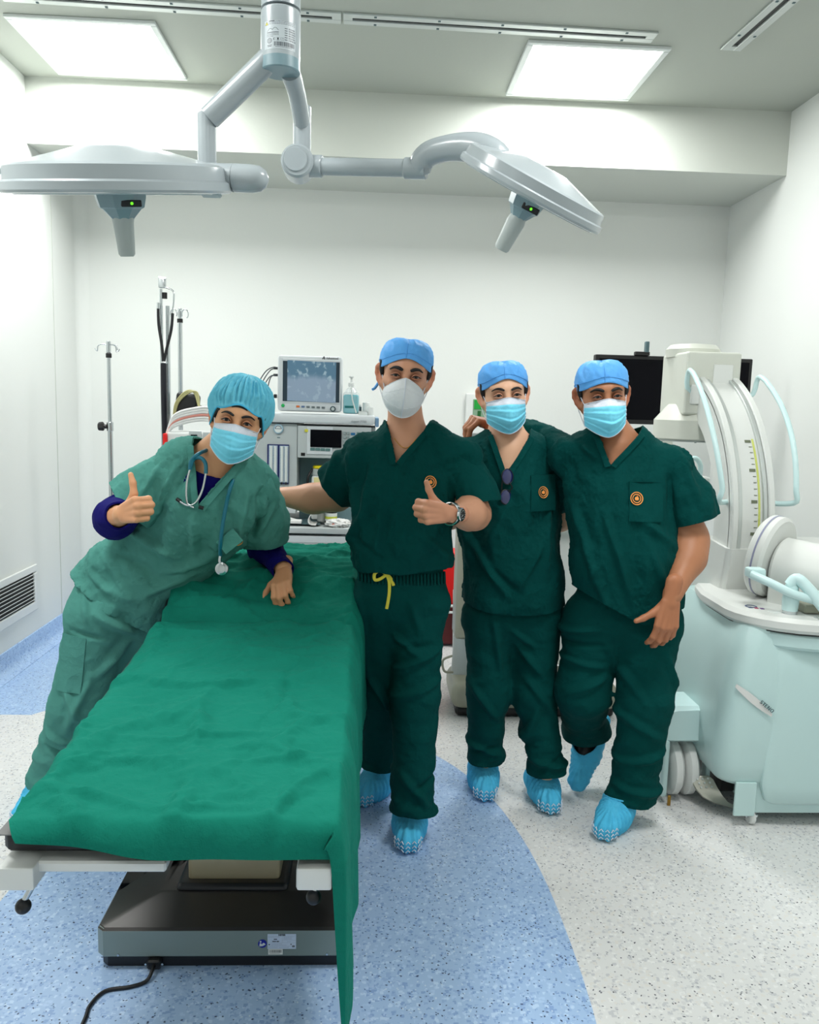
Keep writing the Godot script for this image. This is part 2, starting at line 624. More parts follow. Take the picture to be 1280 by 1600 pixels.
	for k in 8:
		var y := y0 + 0.062 + k * 0.0205
		var xf := Transform3D(Basis(Vector3(0, 0, 1), 0.7), Vector3(XL + 0.007, y, (z0 + z1) / 2))
		obj("slat", boxmesh(Vector3.ZERO, Vector3(0.016, 0.002, z1 - z0 - 0.08), 0.0, 1, xf), M.white_plastic, g)

func build_ceiling_fixtures() -> void:
	var where := ["back left of the ceiling", "back right of the ceiling", "", "", "", ""]
	for k in PANELS.size():
		var p: Vector2 = PANELS[k]
		var lab := "square glowing ceiling light panel over the left lamp dome"
		if k == 1:
			lab = "square glowing ceiling light panel over the tilted right lamp"
		elif k > 1:
			lab = ["", "", "ceiling light panel above the table's left side, out of view", "ceiling light panel above the right floor, out of view", "ceiling light panel behind the camera on the left", "ceiling light panel behind the camera on the right"][k]
		var o := thing("ceiling_light", lab, "ceiling light", Vector3(p.x, H, p.y), "flush ceiling light panels")
		var w := 0.335
		var d := 0.325
		var fr := MB.new()
		for s in [-1, 1]:
			fr.box(Vector3(p.x, H - 0.008, p.y + s * (d - 0.013)), Vector3(2 * w, 0.016, 0.026), 0.003)
			fr.box(Vector3(p.x + s * (w - 0.015), H - 0.008, p.y), Vector3(0.03, 0.016, 2 * d - 0.056), 0.003)
		obj("frame", fr.mesh(), M.frame_white, o)
		obj("diffuser", boxmesh(Vector3(p.x, H - 0.005, p.y), Vector3(2 * w - 0.06, 0.01, 2 * d - 0.052)), M.glow, o)
	# linear slot diffusers
	slot_diffuser(Vector3(-1.62, H, -3.78), Vector3(-0.175, H, -3.83), "long aluminium slot diffuser in the ceiling, left run beyond the lamp column")
	slot_diffuser(Vector3(-0.165, H, -3.83), Vector3(1.235, H, -3.865), "long aluminium slot diffuser in the ceiling, right run towards the right light panel")
	slot_diffuser(Vector3(1.62, H, -3.95), Vector3(1.70, H, -2.4), "short slot diffuser at the top right corner of the ceiling")

func slot_diffuser(a: Vector3, b: Vector3, label: String) -> void:
	var o := thing("slot_diffuser", label, "air diffuser", (a + b) / 2)
	var len := a.distance_to(b)
	var x := (b - a).normalized()
	var xf := Transform3D(Basis(x, Vector3.UP, x.cross(Vector3.UP)), (a + b) / 2)
	for s in [-1, 1]:
		obj("rail", boxmesh(Vector3(0, -0.005, s * 0.031), Vector3(len, 0.01, 0.036), 0.002, 1, xf), M.alu, o)
		obj("end_cap", boxmesh(Vector3(s * (len / 2 - 0.02), -0.0045, 0), Vector3(0.04, 0.009, 0.027), 0.001, 1, xf), M.alu, o)
		for k in 5:
			obj("screw", boxmesh(Vector3(-len / 2 + len * (k + 0.5) / 5, -0.011, s * 0.036), Vector3(0.012, 0.003, 0.012), 0.001, 1, xf), M.machine_dark, o)
	obj("slot", boxmesh(Vector3(0, -0.001, 0), Vector3(len - 0.08, 0.002, 0.027), 0.0, 1, xf), M.black, o)

# ---------------------------------------------------------------- operating table
const TC := -0.352      # middle of the table
const TW := 0.30        # half its width

# height of the padded top along the table
func pad_y(z: float) -> float:
	var k := [[-1.2, 0.628], [-1.42, 0.646], [-2.50, 0.738], [-2.505, 0.738], [-2.525, 0.712], [-2.60, 0.742], [-2.70, 0.800], [-2.78, 0.836], [-2.90, 0.856], [-3.2, 0.866], [-3.4, 0.872]]
	for i in k.size() - 1:
		if z <= k[i][0] and z >= k[i + 1][0]:
			return lerpf(k[i][1], k[i + 1][1], (z - k[i][0]) / (k[i + 1][0] - k[i][0]))
	return k[-1][1] if z < -3.4 else k[0][1]

func pad_section(z0: float, z1: float, thick: float) -> ArrayMesh:
	var m := MB.new()
	var rings := []
	var n := 10
	var lv := [[z0, 0.012], [z0 - 0.012, 0.0]]
	for i in range(1, n):
		lv.append([lerpf(z0 - 0.012, z1 + 0.012, float(i) / n), 0.0])
	lv.append_array([[z1 + 0.012, 0.0], [z1, 0.012]])
	for l in lv:
		var y := pad_y(l[0])
		var i: float = l[1]
		var w := 0.300 - i
		var ring := PackedVector3Array()
		for q in [Vector2(-w + 0.012, -i), Vector2(w - 0.012, -i), Vector2(w, -0.012 - i), Vector2(w, -thick + 0.01), Vector2(w - 0.01, -thick + i), Vector2(-w + 0.01, -thick + i), Vector2(-w, -thick + 0.01), Vector2(-w, -0.012 - i)]:
			ring.append(Vector3(-0.375 + q.x, y + q.y, l[0]))
		rings.append(ring)
	m.loft(rings)
	return m.mesh(50)

func build_table() -> void:
	var t := thing("operating_table", "surgical operating table with black padded top on a heavy grey pedestal base", "table", Vector3(TC, 0, -2.3))
	# base: black plinth, grey body with sloping top
	var flat := Transform3D(Basis(Vector3(1, 0, 0), Vector3(0, 0, -1), Vector3(0, 1, 0)), Vector3.ZERO)
	var out := PackedVector2Array([Vector2(-0.672, 1.955), Vector2(-0.655, 1.94), Vector2(-0.05, 1.94), Vector2(-0.033, 1.955), Vector2(-0.033, 2.09), Vector2(-0.13, 2.26), Vector2(-0.13, 2.9), Vector2(-0.03, 3.0), Vector2(-0.03, 3.12), Vector2(-0.67, 3.12), Vector2(-0.67, 3.0), Vector2(-0.572, 2.9), Vector2(-0.572, 2.26), Vector2(-0.672, 2.09)])
	var small := PackedVector2Array()
	for p in out:
		small.append(Vector2(TC + (p.x - TC) * 0.975, p.y + (0.012 if p.y < 2.3 else -0.012)))
	var pl := MB.new()
	pl.prism(small, 0.0, 0.036, 0.004, flat)
	obj("plinth", pl.mesh(), M.navy_black, t)
	var bd := MB.new()
	bd.prism(out, 0.034, 0.112, 0.005, flat)
	obj("base_body", bd.mesh(), M.base_grey, t)
	var tp := MB.new()
	var r0 := PackedVector3Array()
	var r1 := PackedVector3Array()
	var r2 := PackedVector3Array()
	for p in out:
		var zz := -p.y
		r0.append(Vector3(p.x, 0.108, zz))
		r1.append(Vector3(TC + (p.x - TC) * 0.985, 0.114, zz + (-0.006 if p.y < 2.3 else 0.006)))
		r2.append(Vector3(TC + (p.x - TC) * 0.6, 0.135, lerpf(zz, -2.5, 0.22)))
	tp.loft([r0, r1, r2])
	obj("base_cover", tp.mesh(25), M.base_top, t, "dark satin cover on top of the base")
	# column
	obj("column_collar", boxmesh(Vector3(TC, 0.137, -2.25), Vector3(0.30, 0.03, 0.36), 0.014, 4), M.navy_black, t)
	obj("column", boxmesh(Vector3(TC, 0.30, -2.25), Vector3(0.25, 0.36, 0.30), 0.012, 3), M.steel, t, "brushed stainless steel column")
	obj("column_head", boxmesh(Vector3(TC, 0.53, -2.28), Vector3(0.30, 0.12, 0.42), 0.02, 3), M.grey_plastic, t)
	obj("bellows_cover", boxmesh(Vector3(-0.515, 0.5, -2.0), Vector3(0.028, 0.16, 0.12), 0.012, 3), M.black, t)
	# under-frame: side rails, cross bar and leg-plate clamps
	for s in [-1, 1]:
		var rail := MB.new()
		var a := Vector3(TC + (-0.315 if s < 0 else 0.27), pad_y(-1.5) - 0.085, -1.5)
		var b := Vector3(TC + (-0.315 if s < 0 else 0.27), pad_y(-2.45) - 0.085, -2.45)
		var xf := MB.along(a, b)
		rail.box(Vector3(0, a.distance_to(b) / 2, 0), Vector3(0.03, a.distance_to(b), 0.012), 0.003, 1, xf)
		obj("side_rail", rail.mesh(), M.chrome, t)
		obj("clamp", boxmesh(Vector3(TC + (-0.286 if s < 0 else 0.262), 0.566, -1.47), Vector3(0.068, 0.046, 0.09), 0.006, 2), M.white_plastic, t)
		var h := Vector3(TC + s * 0.262, 0.545, -1.455)
		var e := h + Vector3(-0.018 if s < 0 else 0.0, -0.034 if s < 0 else -0.016, 0.006)
		var k := obj("handle_stem", cylmesh(h, e, 0.0055, 12), M.chrome, t)
		var kb := MB.new()
		kb.ball(e + Vector3(-0.002, -0.011, 0.002), Vector3.ONE * 0.0145, 20, 14)
		obj("ball_knob", kb.mesh(), M.black, k, "glossy black ball knob")
	obj("cross_bar", boxmesh(Vector3(-0.49, 0.576, -1.475), Vector3(0.24, 0.022, 0.05), 0.004), M.white_plastic, t)
	obj("leg_plate", boxmesh(Vector3(TC, 0.62, -1.9), Vector3(0.56, 0.02, 0.85), 0.004, 1, Transform3D.IDENTITY), M.grey_plastic, t)
	obj("leg_pad", pad_section(-1.462, -2.495, 0.055), M.mattress, t)
	obj("back_pad", pad_section(-2.53, -3.16, 0.06), M.mattress, t)
	obj("head_pad", pad_section(-3.165, -3.36, 0.07), M.base_grey, t, "grey head pad showing past the green drape")
	var ab := obj("arm_board", boxmesh(Vector3(-0.01, 0.80, -3.18), Vector3(0.10, 0.03, 0.30), 0.008, 2, Transform3D.IDENTITY), M.mattress, t)
	obj("board_edge", boxmesh(Vector3(0.045, 0.775, -3.17), Vector3(0.012, 0.03, 0.30), 0.004), M.white_plastic, ab)
	var topm := boxmesh(Vector3(TC - TW - 0.004, pad_y(-1.475) + 0.0005, -1.475), Vector3(0.03, 0.002, 0.09))
	obj("pad_patch", topm, M.mattress_top, t)
	# inlet socket, screws, rating plate
	var so := obj("mains_socket", boxmesh(Vector3(-0.526, 0.021, -1.938), Vector3(0.034, 0.026, 0.022), 0.004, 1), M.black, t)
	for s in [-1, 1]:
		obj("screw", cylmesh(Vector3(-0.526 + s * 0.021, 0.021, -1.938), Vector3(-0.526 + s * 0.021, 0.021, -1.932), 0.003, 8), M.chrome, so)
		obj("screw", cylmesh(Vector3(TC + s * 0.265, 0.043, -1.945), Vector3(TC + s * 0.265, 0.043, -1.937), 0.003, 8), M.chrome, t)
	var pm := mat(Color.WHITE, 0.5)
	pm.albedo_texture = rating_plate()
	var z := -1.9385
	obj("rating_plate", sheet(Vector3(-0.2395, 0.058, z), Vector3(-0.1665, 0.058, z), Vector3(-0.1665, 0.0995, z), Vector3(-0.2395, 0.0995, z)), pm, t)
	lettering(t, "HEYER", Vector3(-0.203, 0.0967, z + 0.0004), Basis.IDENTITY, 0.0042, M.black)
	lettering(t, "CE", Vector3(-0.1735, 0.0655, z + 0.0004), Basis.IDENTITY, 0.0042, M.black)
	var cm := mat(Color.WHITE, 0.5)
	cm.albedo_texture = barcode(12)
	obj("barcode_label", sheet(Vector3(-0.2375, 0.0425, z), Vector3(-0.2005, 0.0425, z), Vector3(-0.2005, 0.0575, z), Vector3(-0.2375, 0.0575, z)), cm, t)
	var bl := mat(Color(0.04, 0.10, 0.62), 0.45)
	var rs := obj("manual_sign", cylmesh(Vector3(-0.2525, 0.0725, z - 0.002), Vector3(-0.2525, 0.0725, z + 0.0004), 0.011, 28), bl, t, "round blue read the manual sign")
	var wp := MB.new()
	wp.lathe([Vector2(0.0024, 0), Vector2(0.0024, 0.0004)], 14, Transform3D(Basis(Vector3.RIGHT, PI / 2), Vector3(-0.257, 0.0785, z + 0.0004)))
	wp.prism(PackedVector2Array([Vector2(-0.260, 0.066), Vector2(-0.2595, 0.074), Vector2(-0.256, 0.0745), Vector2(-0.2535, 0.071), Vector2(-0.2505, 0.0755), Vector2(-0.2465, 0.0745), Vector2(-0.2445, 0.0705), Vector2(-0.252, 0.0665)]), z + 0.0004, z + 0.0008)
	obj("reader_symbol", wp.mesh(), M.frame_white, rs)
	# mains cord lying on the floor
	var c := obj("power_cord", tubemesh(bezier([Vector3(-0.526, 0.02, -1.928), Vector3(-0.525, 0.018, -1.912), Vector3(-0.535, 0.006, -1.89), Vector3(-0.57, 0.005, -1.872), Vector3(-0.625, 0.005, -1.858), Vector3(-0.645, 0.005, -1.81), Vector3(-0.642, 0.005, -1.755), Vector3(-0.65, 0.005, -1.6), Vector3(-0.75, 0.005, -1.45)], 6), 0.0048, 10), M.black)
	tag(c, "black mains cord curling over the blue floor from the table base", "cord")

func rating_plate() -> ImageTexture:
	var im := Image.create(292, 166, false, Image.FORMAT_RGB8)
	im.fill(Color(0.80, 0.85, 0.92))
	var g := Color(0.45, 0.5, 0.58)
	im.fill_rect(Rect2i(4, 22, 284, 1), g)
	im.fill_rect(Rect2i(150, 22, 1, 74), g)
	im.fill_rect(Rect2i(4, 96, 284, 1), g)
	im.fill_rect(Rect2i(150, 70, 138, 1), g)
	im.fill_rect(Rect2i(4, 136, 230, 1), g)
	var rng := RandomNumberGenerator.new()
	rng.seed = 77
	for row in [[8, 32, 120], [160, 32, 100], [160, 44, 80], [160, 56, 90], [200, 82, 40], [40, 108, 110], [40, 122, 150], [8, 146, 90], [120, 150, 100]]:
		var x: int = row[0]
		while x < row[0] + row[2]:
			var w := rng.randi_range(2, 7)
			im.fill_rect(Rect2i(x, row[1], w, 3), Color(0.5, 0.55, 0.62))
			x += w + rng.randi_range(1, 3)
	im.fill_rect(Rect2i(64, 54, 34, 9), Color(0.1, 0.12, 0.16))
	for k in 18:
		im.fill_rect(Rect2i(48 + k * 4, 76, rng.randi_range(2, 4), 13), Color(0.25, 0.28, 0.33))
	im.fill_rect(Rect2i(10, 112, 16, 10), Color(0.08, 0.08, 0.1))
	im.fill_rect(Rect2i(236, 108, 9, 13), Color(0.08, 0.08, 0.1))
	return ImageTexture.create_from_image(im)

func barcode(seed: int) -> ImageTexture:
	var im := Image.create(128, 52, false, Image.FORMAT_RGB8)
	im.fill(Color(0.90, 0.90, 0.88))
	var rng := RandomNumberGenerator.new()
	rng.seed = seed
	var x := 10
	while x < 118:
		var w := rng.randi_range(1, 4)
		im.fill_rect(Rect2i(x, 8, w, 26), Color(0.2, 0.2, 0.22))
		x += w + rng.randi_range(2, 4)
	im.fill_rect(Rect2i(14, 40, 90, 4), Color(0.6, 0.6, 0.6))
	return ImageTexture.create_from_image(im)

func crumple(seed: int, f: float) -> FastNoiseLite:
	var n := FastNoiseLite.new()
	n.seed = seed
	n.noise_type = FastNoiseLite.TYPE_SIMPLEX_SMOOTH
	n.frequency = f
	n.fractal_type = FastNoiseLite.FRACTAL_RIDGED
	n.fractal_octaves = 2
	return n

func build_table_drape() -> void:
	var soft := crumple(21, 5.0)
	var fine := crumple(22, 11.0)
	var cell := FastNoiseLite.new()
	cell.seed = 9
	cell.noise_type = FastNoiseLite.TYPE_CELLULAR
	cell.frequency = 4.2
	cell.cellular_return_type = FastNoiseLite.RETURN_DISTANCE2_SUB
	cell.fractal_type = FastNoiseLite.FRACTAL_NONE
	cell.domain_warp_enabled = true
	cell.domain_warp_amplitude = 0.12
	cell.domain_warp_frequency = 3.0
	var band := FastNoiseLite.new()
	band.seed = 31
	band.frequency = 1.0
	band.fractal_type = FastNoiseLite.FRACTAL_RIDGED
	band.fractal_octaves = 3
	# stitched and pressed fold lines: [x0, z0, x1, z1, width, depth]
	var lines := [[-0.62, -1.75, -0.12, -1.79, 0.012, 0.006], [-0.60, -2.02, -0.08, -2.06, 0.012, 0.006], [-0.45, -2.28, -0.06, -2.15, 0.012, 0.007], [-0.28, -1.45, -0.16, -2.45, 0.006, -0.003], [-0.55, -1.95, -0.42, -2.4, 0.008, 0.004], [-0.30, -1.62, -0.05, -1.72, 0.014, 0.007], [-0.64, -1.55, -0.42, -1.50, 0.014, 0.008], [-0.44, -1.50, -0.2, -1.47, 0.012, 0.006], [-0.20, -1.43, -0.10, -1.6, 0.010, 0.006], [-0.5, -2.1, -0.3, -2.3, 0.008, 0.004], [-0.22, -2.3, -0.08, -2.44, 0.01, 0.005], [-0.63, -1.62, -0.50, -1.72, 0.01, 0.006]]
	var W := 0.605
	var x0 := -0.657
	var hang := 0.40
	var drop := 0.046
	var zf := -1.452
	var zr := -3.12
	var nu := 128
	var us := []
	for i in 84:
		us.append(W * i / 83.0)
	for i in range(1, 45):
		us.append(W + hang * i / 44.0)
	var vs := []
	for i in 7:
		vs.append(-drop + drop * i / 7.0)
	var L := zf - zr
	for i in 226:
		vs.append(L * i / 225.0)
	var pos := PackedVector3Array()
	for v in vs:
		for u in us:
			var z: float = zf - maxf(v, 0.0)
			var x: float = x0 + minf(u, W)
			var far := smoothstep(1.08, 1.12, v)
			var q := Vector3(x, 0, z)
			var y := pad_y(z) + 0.012
			# wrinkles
			var w := 0.0
			w += (soft.get_noise_3d(x, 0, z * 1.4) * 0.5 + 0.5) * 0.012
			w += (fine.get_noise_3d(x, 0, z * 1.6) * 0.5 + 0.5) * 0.004
			w += maxf(0.0, 0.24 - (cell.get_noise_2d(x, z) + 1.0)) * 0.06
			for ln in lines:
				var a := Vector2(ln[0], ln[1])
				var b := Vector2(ln[2], ln[3])
				var p := Vector2(x + 0.012 * sin(z * 23.0), z + 0.012 * sin(x * 19.0))
				var t := clampf((p - a).dot(b - a) / (b - a).length_squared(), 0, 1)
				var d: float = p.distance_to(a.lerp(b, t)) / (ln[4] * 0.75)
				if d < 3.0:
					w += 1.7 * ln[5] * exp(-d * d) * sin(PI * clampf(t, 0.02, 0.98))
			if far > 0.0:
				var conv := clampf((x - x0) / W, 0, 1)
				var pull := band.get_noise_2d(x * 1.3, (z + 0.05 * conv * sin(x * 6.0)) * 10.0)
				w += far * (pull * 0.5 + 0.5) * 0.028
			var px := x
			var pz := z
			y += w
			if u > W:                       # the side that hangs
				var s: float = (u - W)
				var fall := s
				var bend := 1.0 - exp(-s / 0.025)
				px = x0 + W + 0.020 * bend + 0.008 * bend * sin(z * 21.0 + 1.2 * sin(z * 7.0) + s * 3.0) + s * 0.03 + w * 0.4 * bend
				y = pad_y(z) + 0.012 + w * (1.0 - bend) - maxf(0.0, fall - 0.008)
				# the front corner gathers to a point and falls lower
				var fr := exp(-maxf(v, 0.0) / 0.10)
				y -= fr * s * 0.12
				px += fr * (-0.012 * bend)
				pz += fr * 0.02 * bend
				if v < 0.0:
					var g: float = -v / drop
					y -= exp(-s / 0.02) * (0.05 * g * g + 0.006 * g)
					pz += 0.03 * sin(g * PI / 2) * exp(-s / 0.03)
					px -= g * 0.028 * (1.0 - 0.85 * pow(s / hang, 1.5))
					pz += 0.012 * g * bend * (1.0 - s / hang)
			elif v < 0.0:                   # the short overhang at the foot end
				var g: float = -v / drop
				var left: float = u / W
				var d2 := lerpf(0.012, 0.047, smoothstep(0.0, 0.5, left)) + 0.003 * sin(left * 14.0)
				y = pad_y(zf) + 0.012 + w * (1.0 - g) - d2 * g * g * (1.0 if g > 0.0 else 0.0) - 0.006 * g
				px += 0.026 * g * exp(-u / 0.07)
				pz = zf + 0.03 * sin(g * PI / 2) + 0.006 * sin(x * 26.0) * g
			if u < 0.02 and v >= 0.0:
				var e: float = 1.0 - u / 0.02
				y -= 0.012 * e * e * (0.2 if v < 0.06 else 1.0)
			elif u < 0.03 and v < 0.0:
				px += 0.0
			pos.append(Vector3(px, y, pz))
	var n := us.size()
	var idx := PackedInt32Array()
	for j in vs.size() - 1:
		for i in n - 1:
			var a := j * n + i
			# clockwise seen from above
			idx.append_array(PackedInt32Array([a, a + n, a + n + 1, a, a + n + 1, a + 1]))
	var me := smooth_mesh(pos, idx, true)
	var d := obj("surgical_drape", me, M.drape)
	tag(d, "wrinkled green cloth drape spread over the operating table and hanging down its right side", "drape")

# vertex-smooth mesh from an index list; both says each face is drawn with its own thickness left out
func smooth_mesh(pos: PackedVector3Array, idx: PackedInt32Array, clockwise := true) -> ArrayMesh:
	var nor := PackedVector3Array()
	nor.resize(pos.size())
	for i in range(0, idx.size(), 3):
		var a := pos[idx[i]]
		var fn := (pos[idx[i + 2]] - a).cross(pos[idx[i + 1]] - a)
		nor[idx[i]] += fn
		nor[idx[i + 1]] += fn
		nor[idx[i + 2]] += fn
	for i in nor.size():
		nor[i] = nor[i].normalized()
	var arr := []
	arr.resize(Mesh.ARRAY_MAX)
	arr[Mesh.ARRAY_VERTEX] = pos
	arr[Mesh.ARRAY_NORMAL] = nor
	arr[Mesh.ARRAY_INDEX] = idx
	var am := ArrayMesh.new()
	am.add_surface_from_arrays(Mesh.PRIMITIVE_TRIANGLES, arr)
	return am

# ---------------------------------------------------------------- surgical lamp on the ceiling
func dome(t: Node3D, c: Vector3, xdir: Vector3, up: Vector3, R: float, led_side: float, label: String) -> Transform3D:
	up = up.normalized()
	xdir = (xdir - up * xdir.dot(up)).normalized()
	var xf := Transform3D(Basis(xdir, up, xdir.cross(up)), c)
	var k := R / 0.28
	var rim := MB.new()
	rim.lathe([Vector2(0.262 * k, 0.0), Vector2(0.276 * k, 0.002), Vector2(0.28 * k, 0.008), Vector2(0.278 * k, 0.026 * k), Vector2(0.27 * k, 0.031 * k), Vector2(0.266 * k, 0.062 * k), Vector2(0.255 * k, 0.068 * k)], 56, xf)
	var d := obj("dome", rim.mesh(24), M.lamp, t, label)
	var cov := MB.new()
	cov.lathe([Vector2(0.258 * k, 0.066 * k), Vector2(0.10 * k, 0.108 * k), Vector2(0.085 * k, 0.112 * k)], 10, xf)
	obj("dome_cover", cov.mesh(20), M.lamp, d)
	var lens := MB.new()
	lens.lathe([Vector2(0.25 * k, -0.002), Vector2(0.255 * k, 0.003)], 40, xf)
	obj("lens", lens.mesh(), M.lens, d)
	if R > 0.25:
		var grip := MB.new()
		grip.tube(PackedVector3Array([xf * Vector3(-R * 0.97, 0.045, -0.03), xf * Vector3(-R * 1.06, 0.055, -0.02), xf * Vector3(-R * 1.06, 0.055, 0.05), xf * Vector3(-R * 0.97, 0.045, 0.06)]), 0.008, 8)
		obj("grip", grip.mesh(), M.lamp, d)
	# control hub and sterile handle below
	var hub := MB.new()
	hub.lathe([Vector2(0.066 * k, 0.002), Vector2(0.064 * k, -0.010), Vector2(0.058 * k, -0.032), Vector2(0.05 * k, -0.036), Vector2(0.026 * k, -0.062)], 8, xf)
	var h := obj("control_hub", hub.mesh(20), M.lamp_dark, d)
	obj("keypad", boxmesh(Vector3(0.043 * k * led_side, -0.022, 0.055 * k), Vector3(0.05, 0.016, 0.006), 0.002, 1, xf * Transform3D(Basis(Vector3.UP, 0.25), Vector3.ZERO)), M.navy_black, h)
	var led := MB.new()
	led.ball(Vector3(0.045 * k * led_side, -0.022, 0.059 * k), Vector3.ONE * 0.0035, 8, 6, xf * Transform3D(Basis(Vector3.UP, 0.25), Vector3.ZERO))
	obj("status_led", led.mesh(), M.led, h, "small green light")
	var hd := MB.new()
	hd.lathe([Vector2(0.029 * k, -0.055), Vector2(0.026, -0.07), Vector2(0.021, -0.146), Vector2(0.017, -0.152)], 24, xf)
	obj("handle", hd.mesh(), M.grey_plastic, h, "slightly tapered plastic handle")
	return xf

func build_surgical_lamp() -> void:
	var t := thing("surgical_lamp", "double headed ceiling surgical lamp with grey-white arms above the operating table", "surgical lamp", Vector3(-0.257, H, -2.25))
	var cx := Vector3(-0.257, 0, -2.25)
	var col := MB.new()
	col.lathe([Vector2(0.05, 2.447), Vector2(0.05, H)], 40, Transform3D(Basis.IDENTITY, cx))
	var c := obj("column", col.mesh(), M.lamp, t)
	var low := MB.new()
	low.lathe([Vector2(0.05, 2.322), Vector2(0.0508, 2.325), Vector2(0.0508, 2.436), Vector2(0.049, 2.441)], 40, Transform3D(Basis.IDENTITY, cx))
	obj("column_sleeve", low.mesh(), M.lamp, t)
	var cap := MB.new()
	cap.lathe([Vector2(0.048, 2.294), Vector2(0.0505, 2.297), Vector2(0.0505, 2.324)], 40, Transform3D(Basis.IDENTITY, cx))
	obj("column_cap", cap.mesh(), M.lamp_dark, t)
	obj("ceiling_flange", cylmesh(Vector3(cx.x, H - 0.03, cx.z), Vector3(cx.x, H, cx.z), 0.13, 40, 0.008), M.lamp, t)
	# printed label wrapped round the sleeve
	var lm := mat(Color.WHITE, 0.4)
	lm.albedo_texture = lamp_label()
	var st := SurfaceTool.new()
	st.begin(Mesh.PRIMITIVE_TRIANGLES)
	var n := 16
	for k in n:
		for q in [[0, 0], [0, 1], [1, 1], [0, 0], [1, 1], [1, 0]]:
			var f: float = float(k + q[0]) / n
			var a := lerpf(deg_to_rad(135), deg_to_rad(38), f)
			var nn := Vector3(cos(a), 0, sin(a))
			st.set_normal(nn)
			st.set_uv(Vector2(f, 1 - q[1]))
			st.add_vertex(cx + nn * 0.0512 + Vector3(0, 2.334 + 0.067 * q[1], 0))
	obj("printed_label", st.commit(), lm, c)
	# left arm, post and yoke
	var la := MB.new()
	la.tube(bezier([Vector3(-0.27, 2.345, -2.25), Vector3(-0.31, 2.305, -2.252), Vector3(-0.445, 2.185, -2.275)], 5), 0.030, 20)
	obj("arm", la.mesh(50), M.lamp, t)
	obj("post", cylmesh(Vector3(-0.452, 2.03, -2.28), Vector3(-0.452, 2.197, -2.28), 0.0245, 24, 0.002), M.lamp, t)
	var yk := MB.new()
	yk.tube(PackedVector3Array([Vector3(-0.55, 2.035, -2.24), Vector3(-0.47, 2.03, -2.235), Vector3(-0.372, 2.022, -2.22)]), [0.02, 0.03, 0.035], 24)
	obj("yoke", yk.mesh(50), M.lamp, t)
	var yc := MB.new()
	yc.tube(PackedVector3Array([Vector3(-0.37, 2.022, -2.22), Vector3(-0.325, 2.02, -2.212), Vector3(-0.302, 2.02, -2.21), Vector3(-0.288, 2.02, -2.209), Vector3(-0.281, 2.02, -2.209)]), [0.035, 0.035, 0.031, 0.021, 0.006], 24)
	obj("yoke_cap", yc.mesh(50), M.lamp, t)
	var ang := deg_to_rad(13.5)
	dome(t, Vector3(-0.657, 1.966, -2.2), Vector3(1, 0.035, 0), Vector3(-0.035, cos(ang), sin(ang)), 0.281, 0.6, "wide left lamp dome seen edge-on")
	obj("arm_bracket", boxmesh(Vector3(-0.42, 1.966, -2.16), Vector3(0.05, 0.012, 0.04), 0.004), M.lamp_dark, t)
	# right arm: drop link, knuckle, boom, swan neck
	var ra := MB.new()
	ra.tube(bezier([Vector3(-0.235, 2.31, -2.28), Vector3(-0.225, 2.285, -2.36), Vector3(-0.222, 2.255, -2.48)], 5), [0.027, 0.026, 0.026, 0.025, 0.024, 0.024, 0.024, 0.024, 0.024, 0.024, 0.024], 20)
	obj("arm", ra.mesh(50), M.lamp, t)
	obj("post", cylmesh(Vector3(-0.222, 2.16, -2.5), Vector3(-0.222, 2.30, -2.5), 0.026, 24, 0.002), M.lamp, t)
	var kn := MB.new()
	kn.cyl(Vector3(-0.232, 2.139, -2.54), Vector3(-0.232, 2.139, -2.455), 0.047, 32, -1.0, 0.006)
	obj("knuckle", kn.mesh(), M.lamp, t)
	obj("knuckle_cap", cylmesh(Vector3(-0.236, 2.141, -2.457), Vector3(-0.236, 2.141, -2.451), 0.034, 28, 0.002), M.lamp, t)
	var bm := MB.new()
	bm.cyl(Vector3(-0.20, 2.136, -2.5), Vector3(0.135, 2.115, -2.4), 0.0245, 24)
	obj("boom", bm.mesh(), M.lamp, t)
	obj("boom_collar", cylmesh(Vector3(-0.21, 2.136, -2.5), Vector3(-0.16, 2.1335, -2.488), 0.031, 24, 0.003), M.lamp, t)
	obj("boom_collar", cylmesh(Vector3(0.075, 2.119, -2.418), Vector3(0.138, 2.115, -2.40), 0.029, 24, 0.003), M.lamp, t)
	var nk := MB.new()
	nk.tube(bezier([Vector3(0.128, 2.10, -2.41), Vector3(0.122, 2.128, -2.40), Vector3(0.145, 2.15, -2.38), Vector3(0.20, 2.156, -2.34), Vector3(0.265, 2.146, -2.30), Vector3(0.31, 2.115, -2.27), Vector3(0.325, 2.08, -2.26)], 5), [0.022, 0.026, 0.029, 0.031, 0.033, 0.034, 0.034, 0.034, 0.034, 0.034, 0.034, 0.034, 0.034, 0.034, 0.034, 0.035, 0.036, 0.037, 0.038, 0.039, 0.04, 0.041, 0.042, 0.043, 0.044, 0.044, 0.044, 0.042, 0.04, 0.034, 0.026], 24)
	obj("swan_neck", nk.mesh(50), M.lamp, t)
	var a2 := deg_to_rad(25.5)
	var b2 := deg_to_rad(18.5)
	var up0 := Vector3(sin(a2), cos(a2), 0)
	dome(t, Vector3(0.405, 2.012, -2.25), Vector3(cos(a2), -sin(a2), 0), up0 * cos(b2) + Vector3(0, 0, 1) * sin(b2), 0.212, 0.2, "smaller right lamp dome tilted down to the right")

